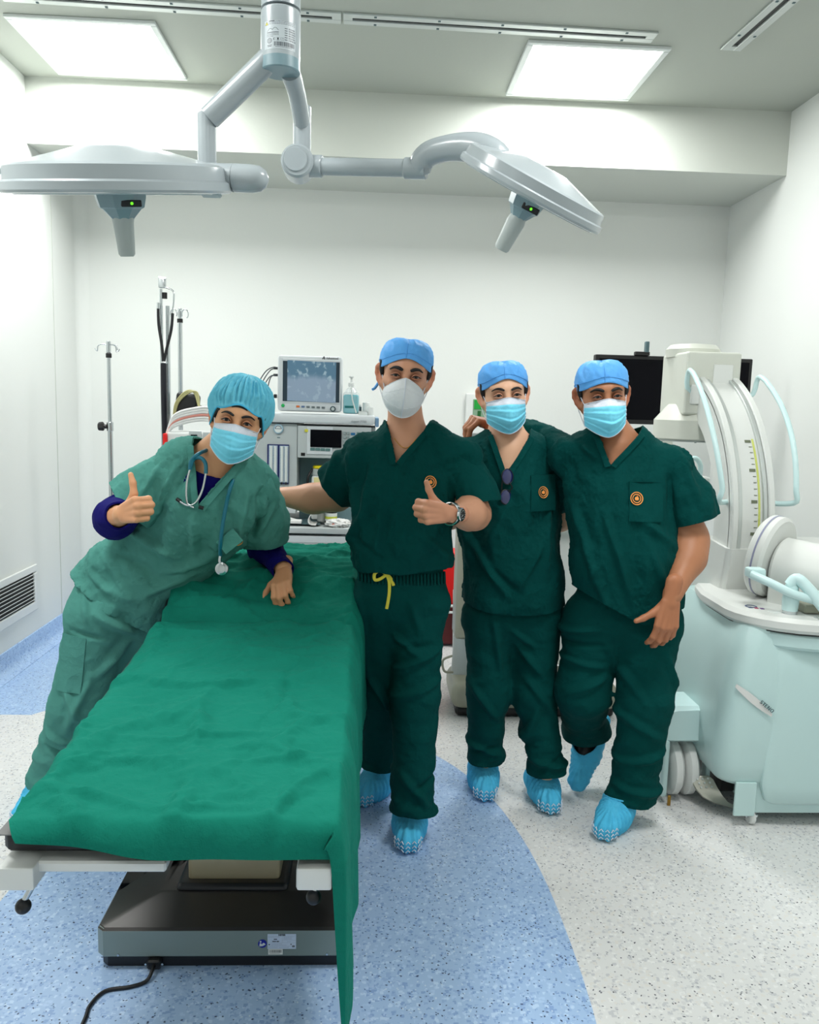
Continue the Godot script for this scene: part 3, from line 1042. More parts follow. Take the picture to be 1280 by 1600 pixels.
func lamp_label() -> ImageTexture:
	var W := 512
	var Hh := 400
	var im := Image.create(W, Hh, false, Image.FORMAT_RGB8)
	im.fill(Color(0.72, 0.755, 0.77))
	var ink := Color(0.08, 0.12, 0.16)
	var rng := RandomNumberGenerator.new()
	rng.seed = 5
	# warning triangle
	for y in 56:
		var w := int(y * 0.62)
		im.fill_rect(Rect2i(44 - w, 6 + y, 2 * w + 1, 1), Color(0.08, 0.08, 0.04))
		if y > 8 and y < 52:
			var w2 := int((y - 8) * 0.60)
			im.fill_rect(Rect2i(44 - w2, 6 + y, 2 * w2 + 1, 1), Color(0.82, 0.78, 0.08))
	im.fill_rect(Rect2i(42, 28, 5, 18), ink)
	im.fill_rect(Rect2i(42, 50, 5, 5), ink)
	im.fill_rect(Rect2i(84, 4, 96, 12), ink)
	for row in [[190, 6, 310], [84, 26, 420], [84, 46, 420]]:
		var x: int = row[0]
		while x < row[0] + row[2] and x < W - 8:
			var w := rng.randi_range(6, 18)
			im.fill_rect(Rect2i(x, row[1], w, 7), ink)
			x += w + rng.randi_range(3, 6)
	# mountain-like outline emblem
	for k in 90:
		var h := 26.0 * absf(sin(k * 0.07)) + (10 if k > 45 else 0)
		im.fill_rect(Rect2i(56 + k * 2, 150 - int(h) - int(18.0 * sin(PI * k / 90.0)), 5, 5), ink)
	im.fill_rect(Rect2i(52, 164, 190, 9), ink)
	for row in [[52, 184, 190], [52, 202, 190], [52, 222, 110]]:
		var x: int = row[0]
		while x < row[0] + row[2]:
			var w := rng.randi_range(5, 14)
			im.fill_rect(Rect2i(x, row[1], w, 7), ink)
			x += w + rng.randi_range(3, 5)
	# round approval mark
	for y in range(-40, 41):
		for x in range(-40, 41):
			var d := sqrt(x * x + y * y)
			if (d < 40 and d > 34) or (d < 28 and d > 23) or (d < 20 and absi(x) % 12 < 4):
				im.set_pixel(96 + x, 284 + y, ink)
	im.fill_rect(Rect2i(58, 344, 78, 9), ink)
	im.fill_rect(Rect2i(64, 362, 66, 9), ink)
	# small marks, columns and the bar code
	for q in [[160, 246, 8, 34], [176, 246, 14, 5], [176, 275, 14, 5], [176, 260, 12, 4], [214, 246, 34, 5], [220, 252, 22, 22], [212, 278, 40, 6]]:
		im.fill_rect(Rect2i(q[0], q[1], q[2], q[3]), ink)
	im.fill_rect(Rect2i(268, 246, 52, 36), ink)
	im.fill_rect(Rect2i(271, 249, 46, 30), Color(0.72, 0.755, 0.77))
	im.fill_rect(Rect2i(292, 249, 3, 30), ink)
	for r in 6:
		im.fill_rect(Rect2i(330, 104 + r * 32, 44, 9), ink)
		var x := 392
		while x < 500:
			var w := rng.randi_range(8, 22)
			im.fill_rect(Rect2i(x, 100 + r * 32, w, 10), ink)
			im.fill_rect(Rect2i(x, 114 + r * 32, w, 6), ink)
			x += w + rng.randi_range(3, 6)
	var bx := 168
	while bx < 480:
		var w := rng.randi_range(3, 11)
		im.fill_rect(Rect2i(bx, 300, w, 62), ink)
		bx += w + rng.randi_range(2, 6)
	im.fill_rect(Rect2i(190, 372, 260, 5), ink)
	return ImageTexture.create_from_image(im)

# ---------------------------------------------------------------- anesthesia machine and what stands on it
# measured on its front: u to the right, v up, in steps of 3.1 mm from its upper left corner
func am(u: float, v: float, dz := 0.0) -> Vector3:
	return Vector3(-0.579 + u * 0.0031, 1.409 + v * 0.0031 - u * 0.00006, -3.95 + dz)

func slab(u0: float, v0: float, u1: float, v1: float, z0: float, z1: float, r := 0.004) -> ArrayMesh:
	var a := am(u0, v0, z0)
	var b := am(u1, v1, z1)
	return boxmesh((a + b) / 2, (b - a).abs(), r, 2)

func build_anesthesia() -> void:
	var t := thing("anesthesia_machine", "grey anesthesia workstation with flowmeter tubes and dark display behind the table", "medical machine", am(97, -454))
	obj("top_shelf", slab(-4, -18, 191, 0, -0.42, 0.03, 0.012), M.machine_light, t)
	obj("shelf_end", slab(191, -17, 197, -3, -0.40, 0.02, 0.004), mat(Color(0.45, 0.58, 0.70), 0.35), t)
	obj("side_column", slab(-4, -168, 2, -18, -0.40, -0.02), M.machine_light, t)
	var gp := obj("gas_panel", slab(2, -158, 71, -18, -0.40, 0.0), M.machine, t)
	obj("display_panel", slab(71.6, -70, 186, -18, -0.40, 0.008), M.machine, t)
	obj("recess_back", slab(71, -182, 186, -70, -0.40, -0.14), M.recess, t)
	obj("right_column", slab(186, -182, 192, -18, -0.40, -0.01), M.machine, t)
	# gauge
	var gc := am(42, -27, 0.0)
	var g := obj("pressure_gauge", cylmesh(gc, gc + Vector3(0, 0, 0.012), 0.024, 28, 0.003), mat(Color(0.60, 0.72, 0.78), 0.35), t)
	obj("gauge_face", cylmesh(gc + Vector3(0, 0, 0.011), gc + Vector3(0, 0, 0.0135), 0.0175, 28), M.frame_white, g)
	var arc := MB.new()
	var ap := PackedVector3Array()
	for k in 13:
		var a := PI * k / 12
		ap.append(gc + Vector3(cos(a) * 0.0145, sin(a) * 0.0145, 0.0138))
	arc.tube(ap, 0.0013, 6)
	arc.box(gc + Vector3(0, 0.001, 0.0138), Vector3(0.026, 0.0022, 0.001))
	obj("gauge_scale", arc.mesh(), mat(Color(0.08, 0.2, 0.36), 0.5), g)
	obj("gauge_label", slab(40, -41, 44.5, -39.8, 0, 0.002, 0.0), M.machine_dark, t)
	# flowmeters
	var fb := mat(Color(0.03, 0.08, 0.36), 0.4)
	var fl := obj("flowmeter_frame", slab(25, -113, 58.5, -50.5, -0.01, 0.008, 0.002), fb, t)
	var tube_m := mat(Color(0.70, 0.76, 0.82), 0.18)
	for k in 2:
		var u := 27.6 + k * 16.6
		var bk := obj("flowmeter_plate", slab(u, -110, u + 13.5, -52.5, 0.006, 0.012, 0.001), tube_m, fl)
		for j in 2:
			obj("flow_tube", cylmesh(am(u + 3.8 + j * 6.4, -108, 0.015), am(u + 3.8 + j * 6.4, -53.5, 0.015), 0.0065, 14), M.frame_white, fl)
			obj("knob_stop", slab(u + 2.6 + j * 6.4, -112.5, u + 5.0 + j * 6.4, -109.4, 0.008, 0.022, 0.002), M.black, fl)
			var sc := MB.new()
			for m in 20:
				var a := am(u + 2.0 + j * 6.4 + (0.0 if m % 5 else -0.4), -106 + m * 2.55, 0.0215)
				sc.box(a, Vector3(0.0028 if m % 5 else 0.005, 0.0011, 0.0006))
			var so := obj("flow_scale", sc.mesh(), M.machine_dark, fl)
			so.set_meta("kind", "stuff")
	# display
	obj("display_bezel", slab(86, -64, 126, -20.5, 0.006, 0.014, 0.003), M.machine_light, t)
	var ds := obj("display_screen", slab(91.5, -52.5, 139.5, -24.5, 0.006, 0.018, 0.002), M.screen, t)
	var green := mat(Color(0.33, 0.47, 0.46), 0.4)
	for k in 4:
		obj("soft_key", slab(91.5 + k * 7.9, -57.8, 98.7 + k * 7.9, -53.4, 0.006, 0.017, 0.001), green, t)
	var keym := mat(Color(0.55, 0.60, 0.60), 0.45)
	for r in 4:
		for q in 2:
			obj("key", slab(142.5 + q * 5.2, -31 - r * 6.2, 146.6 + q * 5.2, -26.5 - r * 6.2, 0.006, 0.013, 0.001), keym, t)
	obj("key", slab(154, -31.5, 160.5, -27.5, 0.006, 0.013, 0.001), mat(Color(0.12, 0.40, 0.58), 0.4), t, "blue key")
	for q in 3:
		obj("key", slab(163 + q * 5.0, -31.5, 167 + q * 5.0, -26.5, 0.006, 0.013, 0.001), green, t)
	obj("alarm_tile", slab(82.5, -30, 88, -25.2, 0.006, 0.015, 0.002), mat(Color(0.80, 0.78, 0.22), 0.4), t, "small yellow tile")
	obj("socket", slab(77, -67, 83.5, -62, 0.004, 0.010, 0.001), M.black, t, "small black square socket")
	# lower front, worktop and drawers
	obj("lower_panel", slab(28, -158.5, 70, -148, -0.10, 0.01), M.machine_light, t)
	var wt := obj("worktop", slab(0, -183, 192, -170, -0.40, 0.16, 0.006), M.machine, t)
	obj("worktop_tray", slab(14, -170.5, 110, -168.5, -0.1, 0.12, 0.001), M.machine_dark, wt)
	for k in 3:
		var y1 := -184 - k * 32.0
		var dr := obj("drawer", slab(8, y1 - 31, 150, y1, -0.30, 0.15, 0.005), M.machine_light, t)
		obj("drawer_lip", slab(8, y1 - 12, 150, y1 - 10.6, 0.148, 0.153, 0.0), M.machine, dr)
	for q in [[60.5, Color(0.20, 0.45, 0.66)], [75.5, Color(0.10, 0.27, 0.16)], [90.5, Color(0.66, 0.68, 0.70)]]:
		var o := am(q[0], -207, 0.15)
		var c := obj("round_sticker", cylmesh(o, o + Vector3(0, 0, 0.002), 0.020, 28), mat(q[1], 0.4), t)
		obj("sticker_centre", cylmesh(o + Vector3(0, 0, 0.001), o + Vector3(0, 0, 0.003), 0.0135, 24), M.machine_light, c)
	obj("chassis", slab(6, -420, 160, -284, -0.35, 0.12, 0.01), M.machine, t)
	obj("base", boxmesh(Vector3(-0.28, 0.10, -4.02), Vector3(0.66, 0.09, 0.56), 0.02, 3), M.machine_light, t)
	for q in [[-0.55, -3.82], [0.0, -3.82], [-0.55, -4.25], [0.0, -4.25]]:
		var w := MB.new()
		w.cyl(Vector3(q[0] - 0.02, 0.035, q[1]), Vector3(q[0] + 0.02, 0.035, q[1]), 0.035, 18, -1.0, 0.006)
		obj("caster", w.mesh(), M.black, t)
	lettering(t, "AEGIMED", am(13.5, -9.5, 0.031), Basis.IDENTITY, 0.017, M.black)
	lettering(t, "Aspen 7700", am(166, -10, 0.031), Basis.IDENTITY, 0.010, mat(Color(0.5, 0.53, 0.54), 0.5), false)

	# monitor on the shelf
	var mo := thing("patient_monitor", "white patient monitor with a film-covered grey screen on the anesthesia machine", "monitor", am(88, 0.5, -0.1))
	obj("monitor_case", slab(39.5, 0.6, 138.5, 88, -0.16, 0.0, 0.016), M.machine_light, mo)
	obj("screen_frame", slab(47, 13.5, 136, 82.5, -0.01, 0.003, 0.003), M.machine_light, mo)
	obj("screen_mask", slab(48, 16, 135, 79, -0.005, 0.005, 0.001), mat(Color(0.13, 0.20, 0.25), 0.3), mo)
	var fm := mat(Color.WHITE, 0.28)
	fm.albedo_texture = film_texture()
	obj("screen", sheet(am(55, 17, 0.006), am(129.5, 17, 0.006), am(129.5, 78.5, 0.006), am(55, 78.5, 0.006)), fm, mo, "screen under a crinkled protective film")
	for k in 6:
		var cc: Color = [Color(0.86, 0.45, 0.22), Color(0.36, 0.45, 0.60), Color(0.40, 0.43, 0.45), Color(0.40, 0.43, 0.45), Color(0.40, 0.43, 0.45), Color(0.40, 0.43, 0.45)][k]
		obj("button", slab(69 + k * 7.8, 7.4, 74 + k * 7.8, 10.4, -0.002, 0.004, 0.001), mat(cc, 0.4), mo)
	var pb := am(48.5, 9.2, 0.0)
	obj("power_button", cylmesh(pb, pb + Vector3(0, 0, 0.005), 0.0085, 20, 0.002), mat(Color(0.10, 0.66, 0.34), 0.4), mo, "green power button")
	var kn := am(125.5, 7.6, 0.0)
	var ko := obj("dial", cylmesh(kn, kn + Vector3(0, 0, 0.012), 0.0135, 28, 0.003), mat(Color(0.15, 0.25, 0.28), 0.4), mo)
	obj("dial_face", cylmesh(kn + Vector3(0, 0, 0.011), kn + Vector3(0, 0, 0.0135), 0.008, 20), M.machine, ko)
	lettering(mo, "Advanced", am(123.5, 84.5, 0.0045), Basis.IDENTITY, 0.0088, M.black)
	var lg := MB.new()
	for q in [PackedVector2Array([Vector2(0, 0), Vector2(2.6, 4.4), Vector2(3.8, 4.4), Vector2(1.2, 0)]), PackedVector2Array([Vector2(3.2, 4.4), Vector2(4.2, 4.4), Vector2(4.8, 0), Vector2(3.7, 0)]), PackedVector2Array([Vector2(1.4, 1.3), Vector2(4.4, 1.3), Vector2(4.4, 2.0), Vector2(1.8, 2.0)])]:
		var pp := PackedVector2Array()
		for v in q:
			pp.append(Vector2(am(107.5 + v.x, 82.4 + v.y).x, am(107.5 + v.x, 82.4 + v.y).y))
		lg.prism(pp, -3.95 + 0.004, -3.95 + 0.0052)
	obj("letter_logo", lg.mesh(), M.black, mo)

	# leads hanging at the monitor's left
	var paths := [[am(39, 66, -0.05), am(33, 67, -0.02), am(22, 60, 0), am(10, 40, 0), am(4, 20, 0), am(3, 4, 0)], [am(39, 66, -0.06), am(28, 62, -0.02), am(16, 40, 0.01), am(9, 12, 0), am(12, 3, 0.01)], [am(39, 56, -0.05), am(30, 53, -0.02), am(26, 40, 0), am(25, 28, 0.01)], [am(39, 56, -0.06), am(27, 52, -0.02), am(16, 30, 0.0), am(10, 6, 0)]]
	var pc := thing("monitor_leads", "dark grey monitor leads coiled beside the patient monitor's left edge", "cable", am(20, 1))
	for p in paths:
		obj("lead", tubemesh(bezier(p, 6), 0.0028, 8), mat(Color(0.22, 0.25, 0.27), 0.4), pc)
	for k in 3:
		var pp := PackedVector3Array()
		for i in 25:
			var a := TAU * i / 24
			pp.append(am(20.5 + cos(a) * (8.4 - k * 0.9) + sin(a) * 1.2, 16.5 + sin(a) * (12.5 - k * 1.1), 0.01 + 0.006 * k))
		obj("lead_coil", tubemesh(pp, 0.0032, 8), mat(Color(0.16, 0.18, 0.20), 0.4), pc)
	for q in [[36, 66], [36, 55.5]]:
		obj("plug", slab(q[0] - 4, q[1] - 2, q[0] + 3, q[1] + 2, -0.06, -0.035, 0.002), mat(Color(0.2, 0.22, 0.24), 0.4), pc)
	obj("plug", slab(34, 20, 38.5, 26, -0.03, 0.0, 0.003), M.black, pc)

	# hand gel
	var gx := am(153, 1, -0.03)
	var gb := thing("gel_bottle", "clear pump bottle of turquoise hand gel beside the monitor", "bottle", gx)
	var gl := mat(Color(0.12, 0.68, 0.73, 1.0), 0.15)
	var gm := MB.new()
	gm.box(gx + Vector3(0, 0.047, 0), Vector3(0.074, 0.092, 0.042), 0.010, 3)
	obj("gel", gm.mesh(), gl, gb)
	var clear := mat(Color(0.93, 0.96, 0.97, 0.25), 0.08)
	clear.transparency = BaseMaterial3D.TRANSPARENCY_ALPHA
	var gs := MB.new()
	gs.box(gx + Vector3(0, 0.053, 0), Vector3(0.079, 0.105, 0.046), 0.012, 3)
	gs.lathe([Vector2(0.033, 0.104), Vector2(0.020, 0.122), Vector2(0.012, 0.128), Vector2(0.012, 0.134)], 20, Transform3D(Basis.IDENTITY, gx))
	obj("bottle_shell", gs.mesh(), clear, gb)
	obj("printed_band", boxmesh(gx + Vector3(-0.008, 0.034, 0.0237), Vector3(0.042, 0.010, 0.0008)), mat(Color(0.02, 0.42, 0.42), 0.5), gb)
	var pu := MB.new()
	pu.lathe([Vector2(0.014, 0.130), Vector2(0.014, 0.148), Vector2(0.006, 0.150), Vector2(0.005, 0.172), Vector2(0.012, 0.174), Vector2(0.012, 0.180)], 18, Transform3D(Basis.IDENTITY, gx))
	pu.box(gx + Vector3(-0.004, 0.178, 0.012), Vector3(0.012, 0.008, 0.034), 0.003, 2)
	obj("pump", pu.mesh(), M.white_plastic, gb)
	obj("dip_tube", tubemesh(PackedVector3Array([gx + Vector3(0, 0.13, 0.024), gx + Vector3(0.006, 0.07, 0.0238), gx + Vector3(0.026, 0.006, 0.0238)]), 0.003, 8), M.frame_white, gb)
	# white tape rolls and box
	var r1 := thing("tape_roll", "taller white roll standing at the back right of the shelf", "roll", am(176.5, 1.5, -0.08))
	obj("roll", cylmesh(am(176.5, 0.5, -0.08), am(176.5, 20, -0.08), 0.018, 24, 0.002), M.white_plastic, r1)
	obj("core", cylmesh(am(176.5, 19.8, -0.08), am(176.5, 20.2, -0.08), 0.009, 16), M.grey_plastic, r1)
	var r2 := thing("tape_roll", "shorter white roll nearest the right end of the shelf", "roll", am(183, 1.5, -0.03))
	obj("roll", cylmesh(am(183, 0.5, -0.03), am(183, 13.5, -0.03), 0.016, 24, 0.002), M.white_plastic, r2)
	obj("core", cylmesh(am(183, 13.3, -0.03), am(183, 13.8, -0.03), 0.008, 16), M.grey_plastic, r2)
	var bx := thing("small_box", "low white carton lying between the gel bottle and the rolls", "box", am(171, 1, 0))
	obj("carton", slab(165, 0.5, 179, 6, -0.05, 0.01, 0.002), M.frame_white, bx)
	obj("lid_flap", slab(165, 5.8, 179, 6.4, -0.045, 0.012, 0.0), M.white_plastic, bx)
	var vial := thing("glass_vial", "tiny vial with grey label behind the gel bottle", "vial", am(165.5, 1, -0.1))
	obj("vial", cylmesh(am(166.5, 0.5, -0.1), am(166.5, 13, -0.1), 0.009, 14, 0.002), M.machine_dark, vial)
	obj("cap", cylmesh(am(166.5, 13, -0.1), am(166.5, 16, -0.1), 0.007, 14), M.white_plastic, vial)

	# vaporiser in the recess
	var vx := am(105, -170, -0.07)
	var va := thing("vaporizer", "white vaporizer with yellow filler cap in the machine's recess", "vaporizer", vx)
	obj("body", slab(93, -168, 120, -98, -0.12, -0.02, 0.01), M.white_plastic, va)
	obj("label_plate", slab(97, -120, 118, -100, -0.02, -0.017, 0.001), mat(Color(0.88, 0.84, 0.6), 0.5), va)
	obj("dial", cylmesh(am(106, -98.5, -0.07), am(106, -87.5, -0.07), 0.044, 28, 0.004), M.grey_plastic, va)
	obj("yellow_cap", cylmesh(am(106, -87.5, -0.07), am(106, -82.5, -0.07), 0.038, 28, 0.005), mat(Color(0.92, 0.84, 0.06), 0.35), va)
	obj("hose", tubemesh(bezier([am(94, -88, -0.05), am(88, -100, -0.03), am(88, -115, -0.03), am(94, -125, -0.05)], 6), 0.006, 8), M.black, va)

	# clutter on the worktop
	var bt := am(126, -168, 0.06)
	var bo := thing("medicine_bottle", "brown glass medicine bottle with yellow neck band on the worktop", "bottle", bt)
	var brown := mat(Color(0.055, 0.025, 0.02), 0.12)
	var bg := MB.new()
	bg.lathe([Vector2(0.027, 0.0), Vector2(0.029, 0.003), Vector2(0.029, 0.07), Vector2(0.024, 0.086), Vector2(0.012, 0.098), Vector2(0.011, 0.106)], 28, Transform3D(Basis.IDENTITY, bt))
	obj("glass", bg.mesh(), brown, bo)
	obj("neck_band", cylmesh(bt + Vector3(0, 0.104, 0), bt + Vector3(0, 0.111, 0), 0.0135, 20), mat(Color(0.92, 0.82, 0.05), 0.4), bo)
	obj("cap", cylmesh(bt + Vector3(0, 0.111, 0), bt + Vector3(0, 0.126, 0), 0.0125, 20, 0.001), M.frame_white, bo)
	var lb := MB.new()
	lb.lathe([Vector2(0.0293, 0.012), Vector2(0.0296, 0.0125), Vector2(0.0296, 0.049), Vector2(0.0293, 0.05)], 28, Transform3D(Basis.IDENTITY, bt))
	obj("paper_label", lb.mesh(), M.frame_white, bo)
	var lb2 := MB.new()
	lb2.lathe([Vector2(0.0298, 0.022), Vector2(0.0298, 0.034)], 28, Transform3D(Basis.IDENTITY, bt))
	obj("label_stripe", lb2.mesh(), mat(Color(0.75, 0.78, 0.25), 0.5), bo)
	var p2 := am(112, -168, 0.02)
	var cn := thing("white_canister", "white labelled canister left of the brown bottle", "bottle", p2)
	obj("canister", cylmesh(p2, p2 + Vector3(0, 0.075, 0), 0.026, 24, 0.003), M.white_plastic, cn)
	obj("lid", cylmesh(p2 + Vector3(0, 0.075, 0), p2 + Vector3(0, 0.088, 0), 0.02, 20, 0.002), M.grey_plastic, cn)
	# curved white sheet of dressing and crumpled gauze
	var ws := MB.new()
	for k in 1:
		var ra := []
		for i in 15:
			var a := lerpf(-0.5, 2.2, i / 14.0)
			var ring := PackedVector3Array()
			for j in 4:
				var rr: float = [0.052, 0.055, 0.055, 0.052][j]
				var zz: float = [0.0, 0.0, 0.085, 0.085][j]
				ring.append(am(104, -160, 0.06 + zz) + Vector3(0.045 - cos(a - 0.5) * rr * 1.5, 0.028 + sin(a - 1.2) * rr, -a * 0.01))
			ra.append(ring)
		ws.loft(ra)
	var wso := obj("dressing_sheet", ws.mesh(50), M.white_cloth)
	tag(wso, "curled white dressing sheet leaning on the worktop beside the brown bottle", "dressing")
	var gauze := obj("crumpled_gauze", lump(am(137, -165.5, 0.118), Vector3(0.055, 0.021, 0.032), 7, 0.45), M.white_cloth)
	tag(gauze, "crumpled white gauze with a faint red spot in front of the brown bottle", "gauze")
	obj("blood_spot", cylmesh(am(131, -166, 0.146), am(131, -166, 0.149), 0.006, 12), mat(Color(0.85, 0.55, 0.5), 0.9), gauze, "faint reddish spot")
	var packs := thing("syringe_packs", "white paper packs and a clear tube lying on the worktop's left", "package", am(60, -168, 0.1))
	obj("pack", boxmesh(am(66, -166, 0.10), Vector3(0.10, 0.016, 0.05), 0.005, 2, Transform3D.IDENTITY), M.white_cloth, packs)
	obj("pack", boxmesh(am(45, -166, 0.11), Vector3(0.07, 0.02, 0.05), 0.006, 2), M.frame_white, packs)
	obj("tube", tubemesh(bezier([am(38, -158, 0.07), am(55, -160, 0.09), am(82, -166, 0.1)], 6), 0.005, 8), M.white_plastic, packs)
	obj("green_tab", boxmesh(am(57, -163.5, 0.125), Vector3(0.02, 0.006, 0.01), 0.002), mat(Color(0.05, 0.35, 0.2), 0.5), packs)
	var dish := MB.new()
	dish.lathe([Vector2(0.02, 0.0), Vector2(0.075, 0.03), Vector2(0.09, 0.065), Vector2(0.086, 0.065), Vector2(0.07, 0.034), Vector2(0.02, 0.005)], 28, Transform3D(Basis(Vector3(0, 0, 1), 0.9) * Basis(Vector3.RIGHT, 0.5), Vector3(-0.46, 0.93, -3.42)))
	var ds2 := obj("white_dish", dish.mesh(50), M.white_plastic)
	tag(ds2, "white curved dish behind the leaning person's elbow at the head pad", "dish")

func lump(c: Vector3, r: Vector3, seed: int, rough: float) -> ArrayMesh:
	var n := FastNoiseLite.new()
	n.seed = seed
	n.frequency = 1.0
	n.fractal_octaves = 3
	var rings := []
	for k in 17:
		var t := -PI / 2 + PI * clampf(k, 0.05, 15.95) / 16
		var ring := PackedVector3Array()
		for i in 30:
			var a := TAU * i / 30
			var d := Vector3(cos(t) * cos(a), sin(t), cos(t) * sin(a))
			var s := 1.0 + rough * n.get_noise_3dv(d * 1.6) + rough * 0.5 * n.get_noise_3dv(d * 4.0 + Vector3.ONE * 9)
			ring.append(c + d * r * s)
		rings.append(ring)
	var m := MB.new()
	m.loft(rings)
	return m.mesh(35)

func film_texture() -> ImageTexture:
	var im := Image.create(240, 200, false, Image.FORMAT_RGB8)
	var n := FastNoiseLite.new()
	n.seed = 3
	n.frequency = 0.018
	n.fractal_octaves = 4
	n.domain_warp_enabled = true
	n.domain_warp_amplitude = 25.0
	for y in 200:
		for x in 240:
			var v := n.get_noise_2d(x, y * 0.8)
			var f := smoothstep(60.0, 100.0, y + 25.0 * n.get_noise_2d(x * 0.5 + 90, 7))
			var c := Color(0.36, 0.50, 0.60).lerp(Color(0.58, 0.65, 0.74), f)
			c = c.lerp(Color(0.75, 0.82, 0.86), smoothstep(0.16, 0.42, v) * (0.8 - 0.4 * f))
			im.set_pixel(x, y, c)
	return ImageTexture.create_from_image(im)

# ---------------------------------------------------------------- drip stands and the pump cart in the left corner
func build_poles() -> void:
	var a := Vector3(-1.45, 0, -4.6)
	var t := thing("iv_pole", "chrome drip stand with four hooks and black clamp knob by the left corner", "drip stand", a)
	obj("lower_pole", cylmesh(a + Vector3(0, 0.08, 0), a + Vector3(0, 1.30, 0), 0.0135, 18), M.chrome, t)
	obj("upper_pole", cylmesh(a + Vector3(0, 1.28, 0), a + Vector3(0, 1.67, 0), 0.0105, 18), M.chrome, t)
	obj("clamp", cylmesh(a + Vector3(0, 1.265, 0), a + Vector3(0, 1.315, 0), 0.018, 18, 0.002), M.chrome, t)
	var kb := MB.new()
	kb.cyl(a + Vector3(-0.018, 1.29, 0.005), a + Vector3(-0.034, 1.29, 0.008), 0.012, 12)
	kb.cyl(a + Vector3(-0.03, 1.29, 0.008), a + Vector3(-0.062, 1.289, 0.012), 0.026, 7, 0.024, 0.006)
	obj("clamp_knob", kb.mesh(20), M.black, t)
	obj("black_collar", cylmesh(a + Vector3(0, 1.665, 0), a + Vector3(0, 1.69, 0), 0.0155, 18, 0.002), M.black, t)
	obj("hook_hub", cylmesh(a + Vector3(0, 1.69, 0), a + Vector3(0, 1.755, 0), 0.012, 18, 0.003), M.chrome, t)
	for s in [Vector3(-1, 0, 0.25), Vector3(1, 0, 0.35), Vector3(-0.4, 0, -1), Vector3(0.5, 0, -1)]:
		var d: Vector3 = s.normalized()
		obj("hook", tubemesh(bezier([a + Vector3(0, 1.733, 0), a + d * 0.03 + Vector3(0, 1.737, 0), a + d * 0.054 + Vector3(0, 1.728, 0), a + d * 0.058 + Vector3(0, 1.70, 0), a + d * 0.070 + Vector3(0, 1.712, 0)], 5), 0.003, 8), M.chrome, t)
	foot(t, a)
	var b := Vector3(-1.055, 0, -4.3)
	var t2 := thing("iv_pole", "tall chrome stand carrying the black tubing beside the pump cart", "drip stand", b)
	obj("pole", cylmesh(b + Vector3(0, 0.08, 0), b + Vector3(0, 1.92, 0), 0.011, 18), M.chrome, t2)
	obj("pole", cylmesh(b + Vector3(-0.025, 0.4, 0.02), b + Vector3(-0.028, 2.0, 0.02), 0.008, 18), M.chrome, t2)
	obj("black_collar", cylmesh(b + Vector3(-0.012, 1.955, 0.01), b + Vector3(-0.012, 1.985, 0.01), 0.013, 18), M.black, t2)
	obj("head_clamp", boxmesh(b + Vector3(-0.022, 2.03, 0.015), Vector3(0.035, 0.05, 0.03), 0.006, 2), M.chrome, t2)
	obj("head_clamp", cylmesh(b + Vector3(-0.04, 2.055, 0.02), b + Vector3(-0.002, 2.05, 0.02), 0.009, 12, 0.002), M.chrome, t2)
	obj("hook", tubemesh(bezier([b + Vector3(-0.02, 2.012, 0.02), b + Vector3(0.01, 2.005, 0.02), b + Vector3(0.034, 1.99, 0.02), b + Vector3(0.036, 1.95, 0.02), b + Vector3(0.028, 1.88, 0.02)], 6), 0.0042, 8), M.chrome, t2)
	foot(t2, b, 0.10)
	var c := Vector3(-1.035, 0, -4.48)
	var t3 := thing("iv_pole", "shorter chrome drip stand with ring hooks behind the black tubing", "drip stand", c)
	obj("pole", cylmesh(c + Vector3(0, 0.08, 0), c + Vector3(0, 1.88, 0), 0.012, 18), M.chrome, t3)
	obj("black_collar", cylmesh(c + Vector3(0, 1.855, 0), c + Vector3(0, 1.875, 0), 0.015, 18), M.black, t3)
	obj("hook_hub", cylmesh(c + Vector3(0, 1.875, 0), c + Vector3(0, 1.93, 0), 0.011, 18, 0.002), M.chrome, t3)
	for s in [-1, 1]:
		var pp := PackedVector3Array()
		for i in 15:
			var an := lerpf(-0.6, 4.2, i / 14.0)
			pp.append(c + Vector3(s * (0.03 + cos(an) * 0.017 * -1), 1.90 + sin(an) * 0.024, 0.012))
		obj("hook", tubemesh(pp, 0.003, 8), M.chrome, t3)
	foot(t3, c, 0.10)
	# black breathing tube in a Y
	var h := thing("breathing_tube", "dark navy Y-shaped rubber tubing hanging from the tall chrome stand", "tubing", b + Vector3(-0.03, 1.3, 0.03))
	var d := Vector3(0, 0, 0.045)
	obj("branch", tubemesh(bezier([b + Vector3(-0.036, 1.90, 0) + d, b + Vector3(-0.034, 1.82, 0) + d, b + Vector3(-0.020, 1.72, 0) + d, b + Vector3(-0.014, 1.64, 0) + d], 6), 0.0075, 12), M.navy_black, h)
	obj("branch", tubemesh(bezier([b + Vector3(0.036, 1.88, 0) + d, b + Vector3(0.028, 1.80, 0) + d, b + Vector3(0.006, 1.71, 0) + d, b + Vector3(-0.010, 1.64, 0) + d], 6), 0.0075, 12), M.navy_black, h)
	obj("joint", boxmesh(b + Vector3(-0.012, 1.632, 0) + d, Vector3(0.03, 0.012, 0.02), 0.004, 2), M.chrome, h)
	obj("stem", tubemesh(bezier([b + Vector3(-0.012, 1.63, 0) + d, b + Vector3(-0.012, 1.45, 0) + d, b + Vector3(-0.008, 1.25, 0) + d, b + Vector3(0.0, 1.0, 0) + d], 6), 0.0155, 14), mat(Color(0.02, 0.03, 0.09), 0.4), h)
	obj("tip", tubemesh(PackedVector3Array([b + Vector3(-0.035, 1.90, 0) + d, b + Vector3(-0.034, 1.93, 0) + d]), 0.009, 12), M.chrome, h)
	# pump cart and its bag
	var e := Vector3(-0.93, 0, -4.25)
	var pcart := thing("pump_cart", "white pump unit with a small red-keyed panel behind the leaning person", "medical device", e)
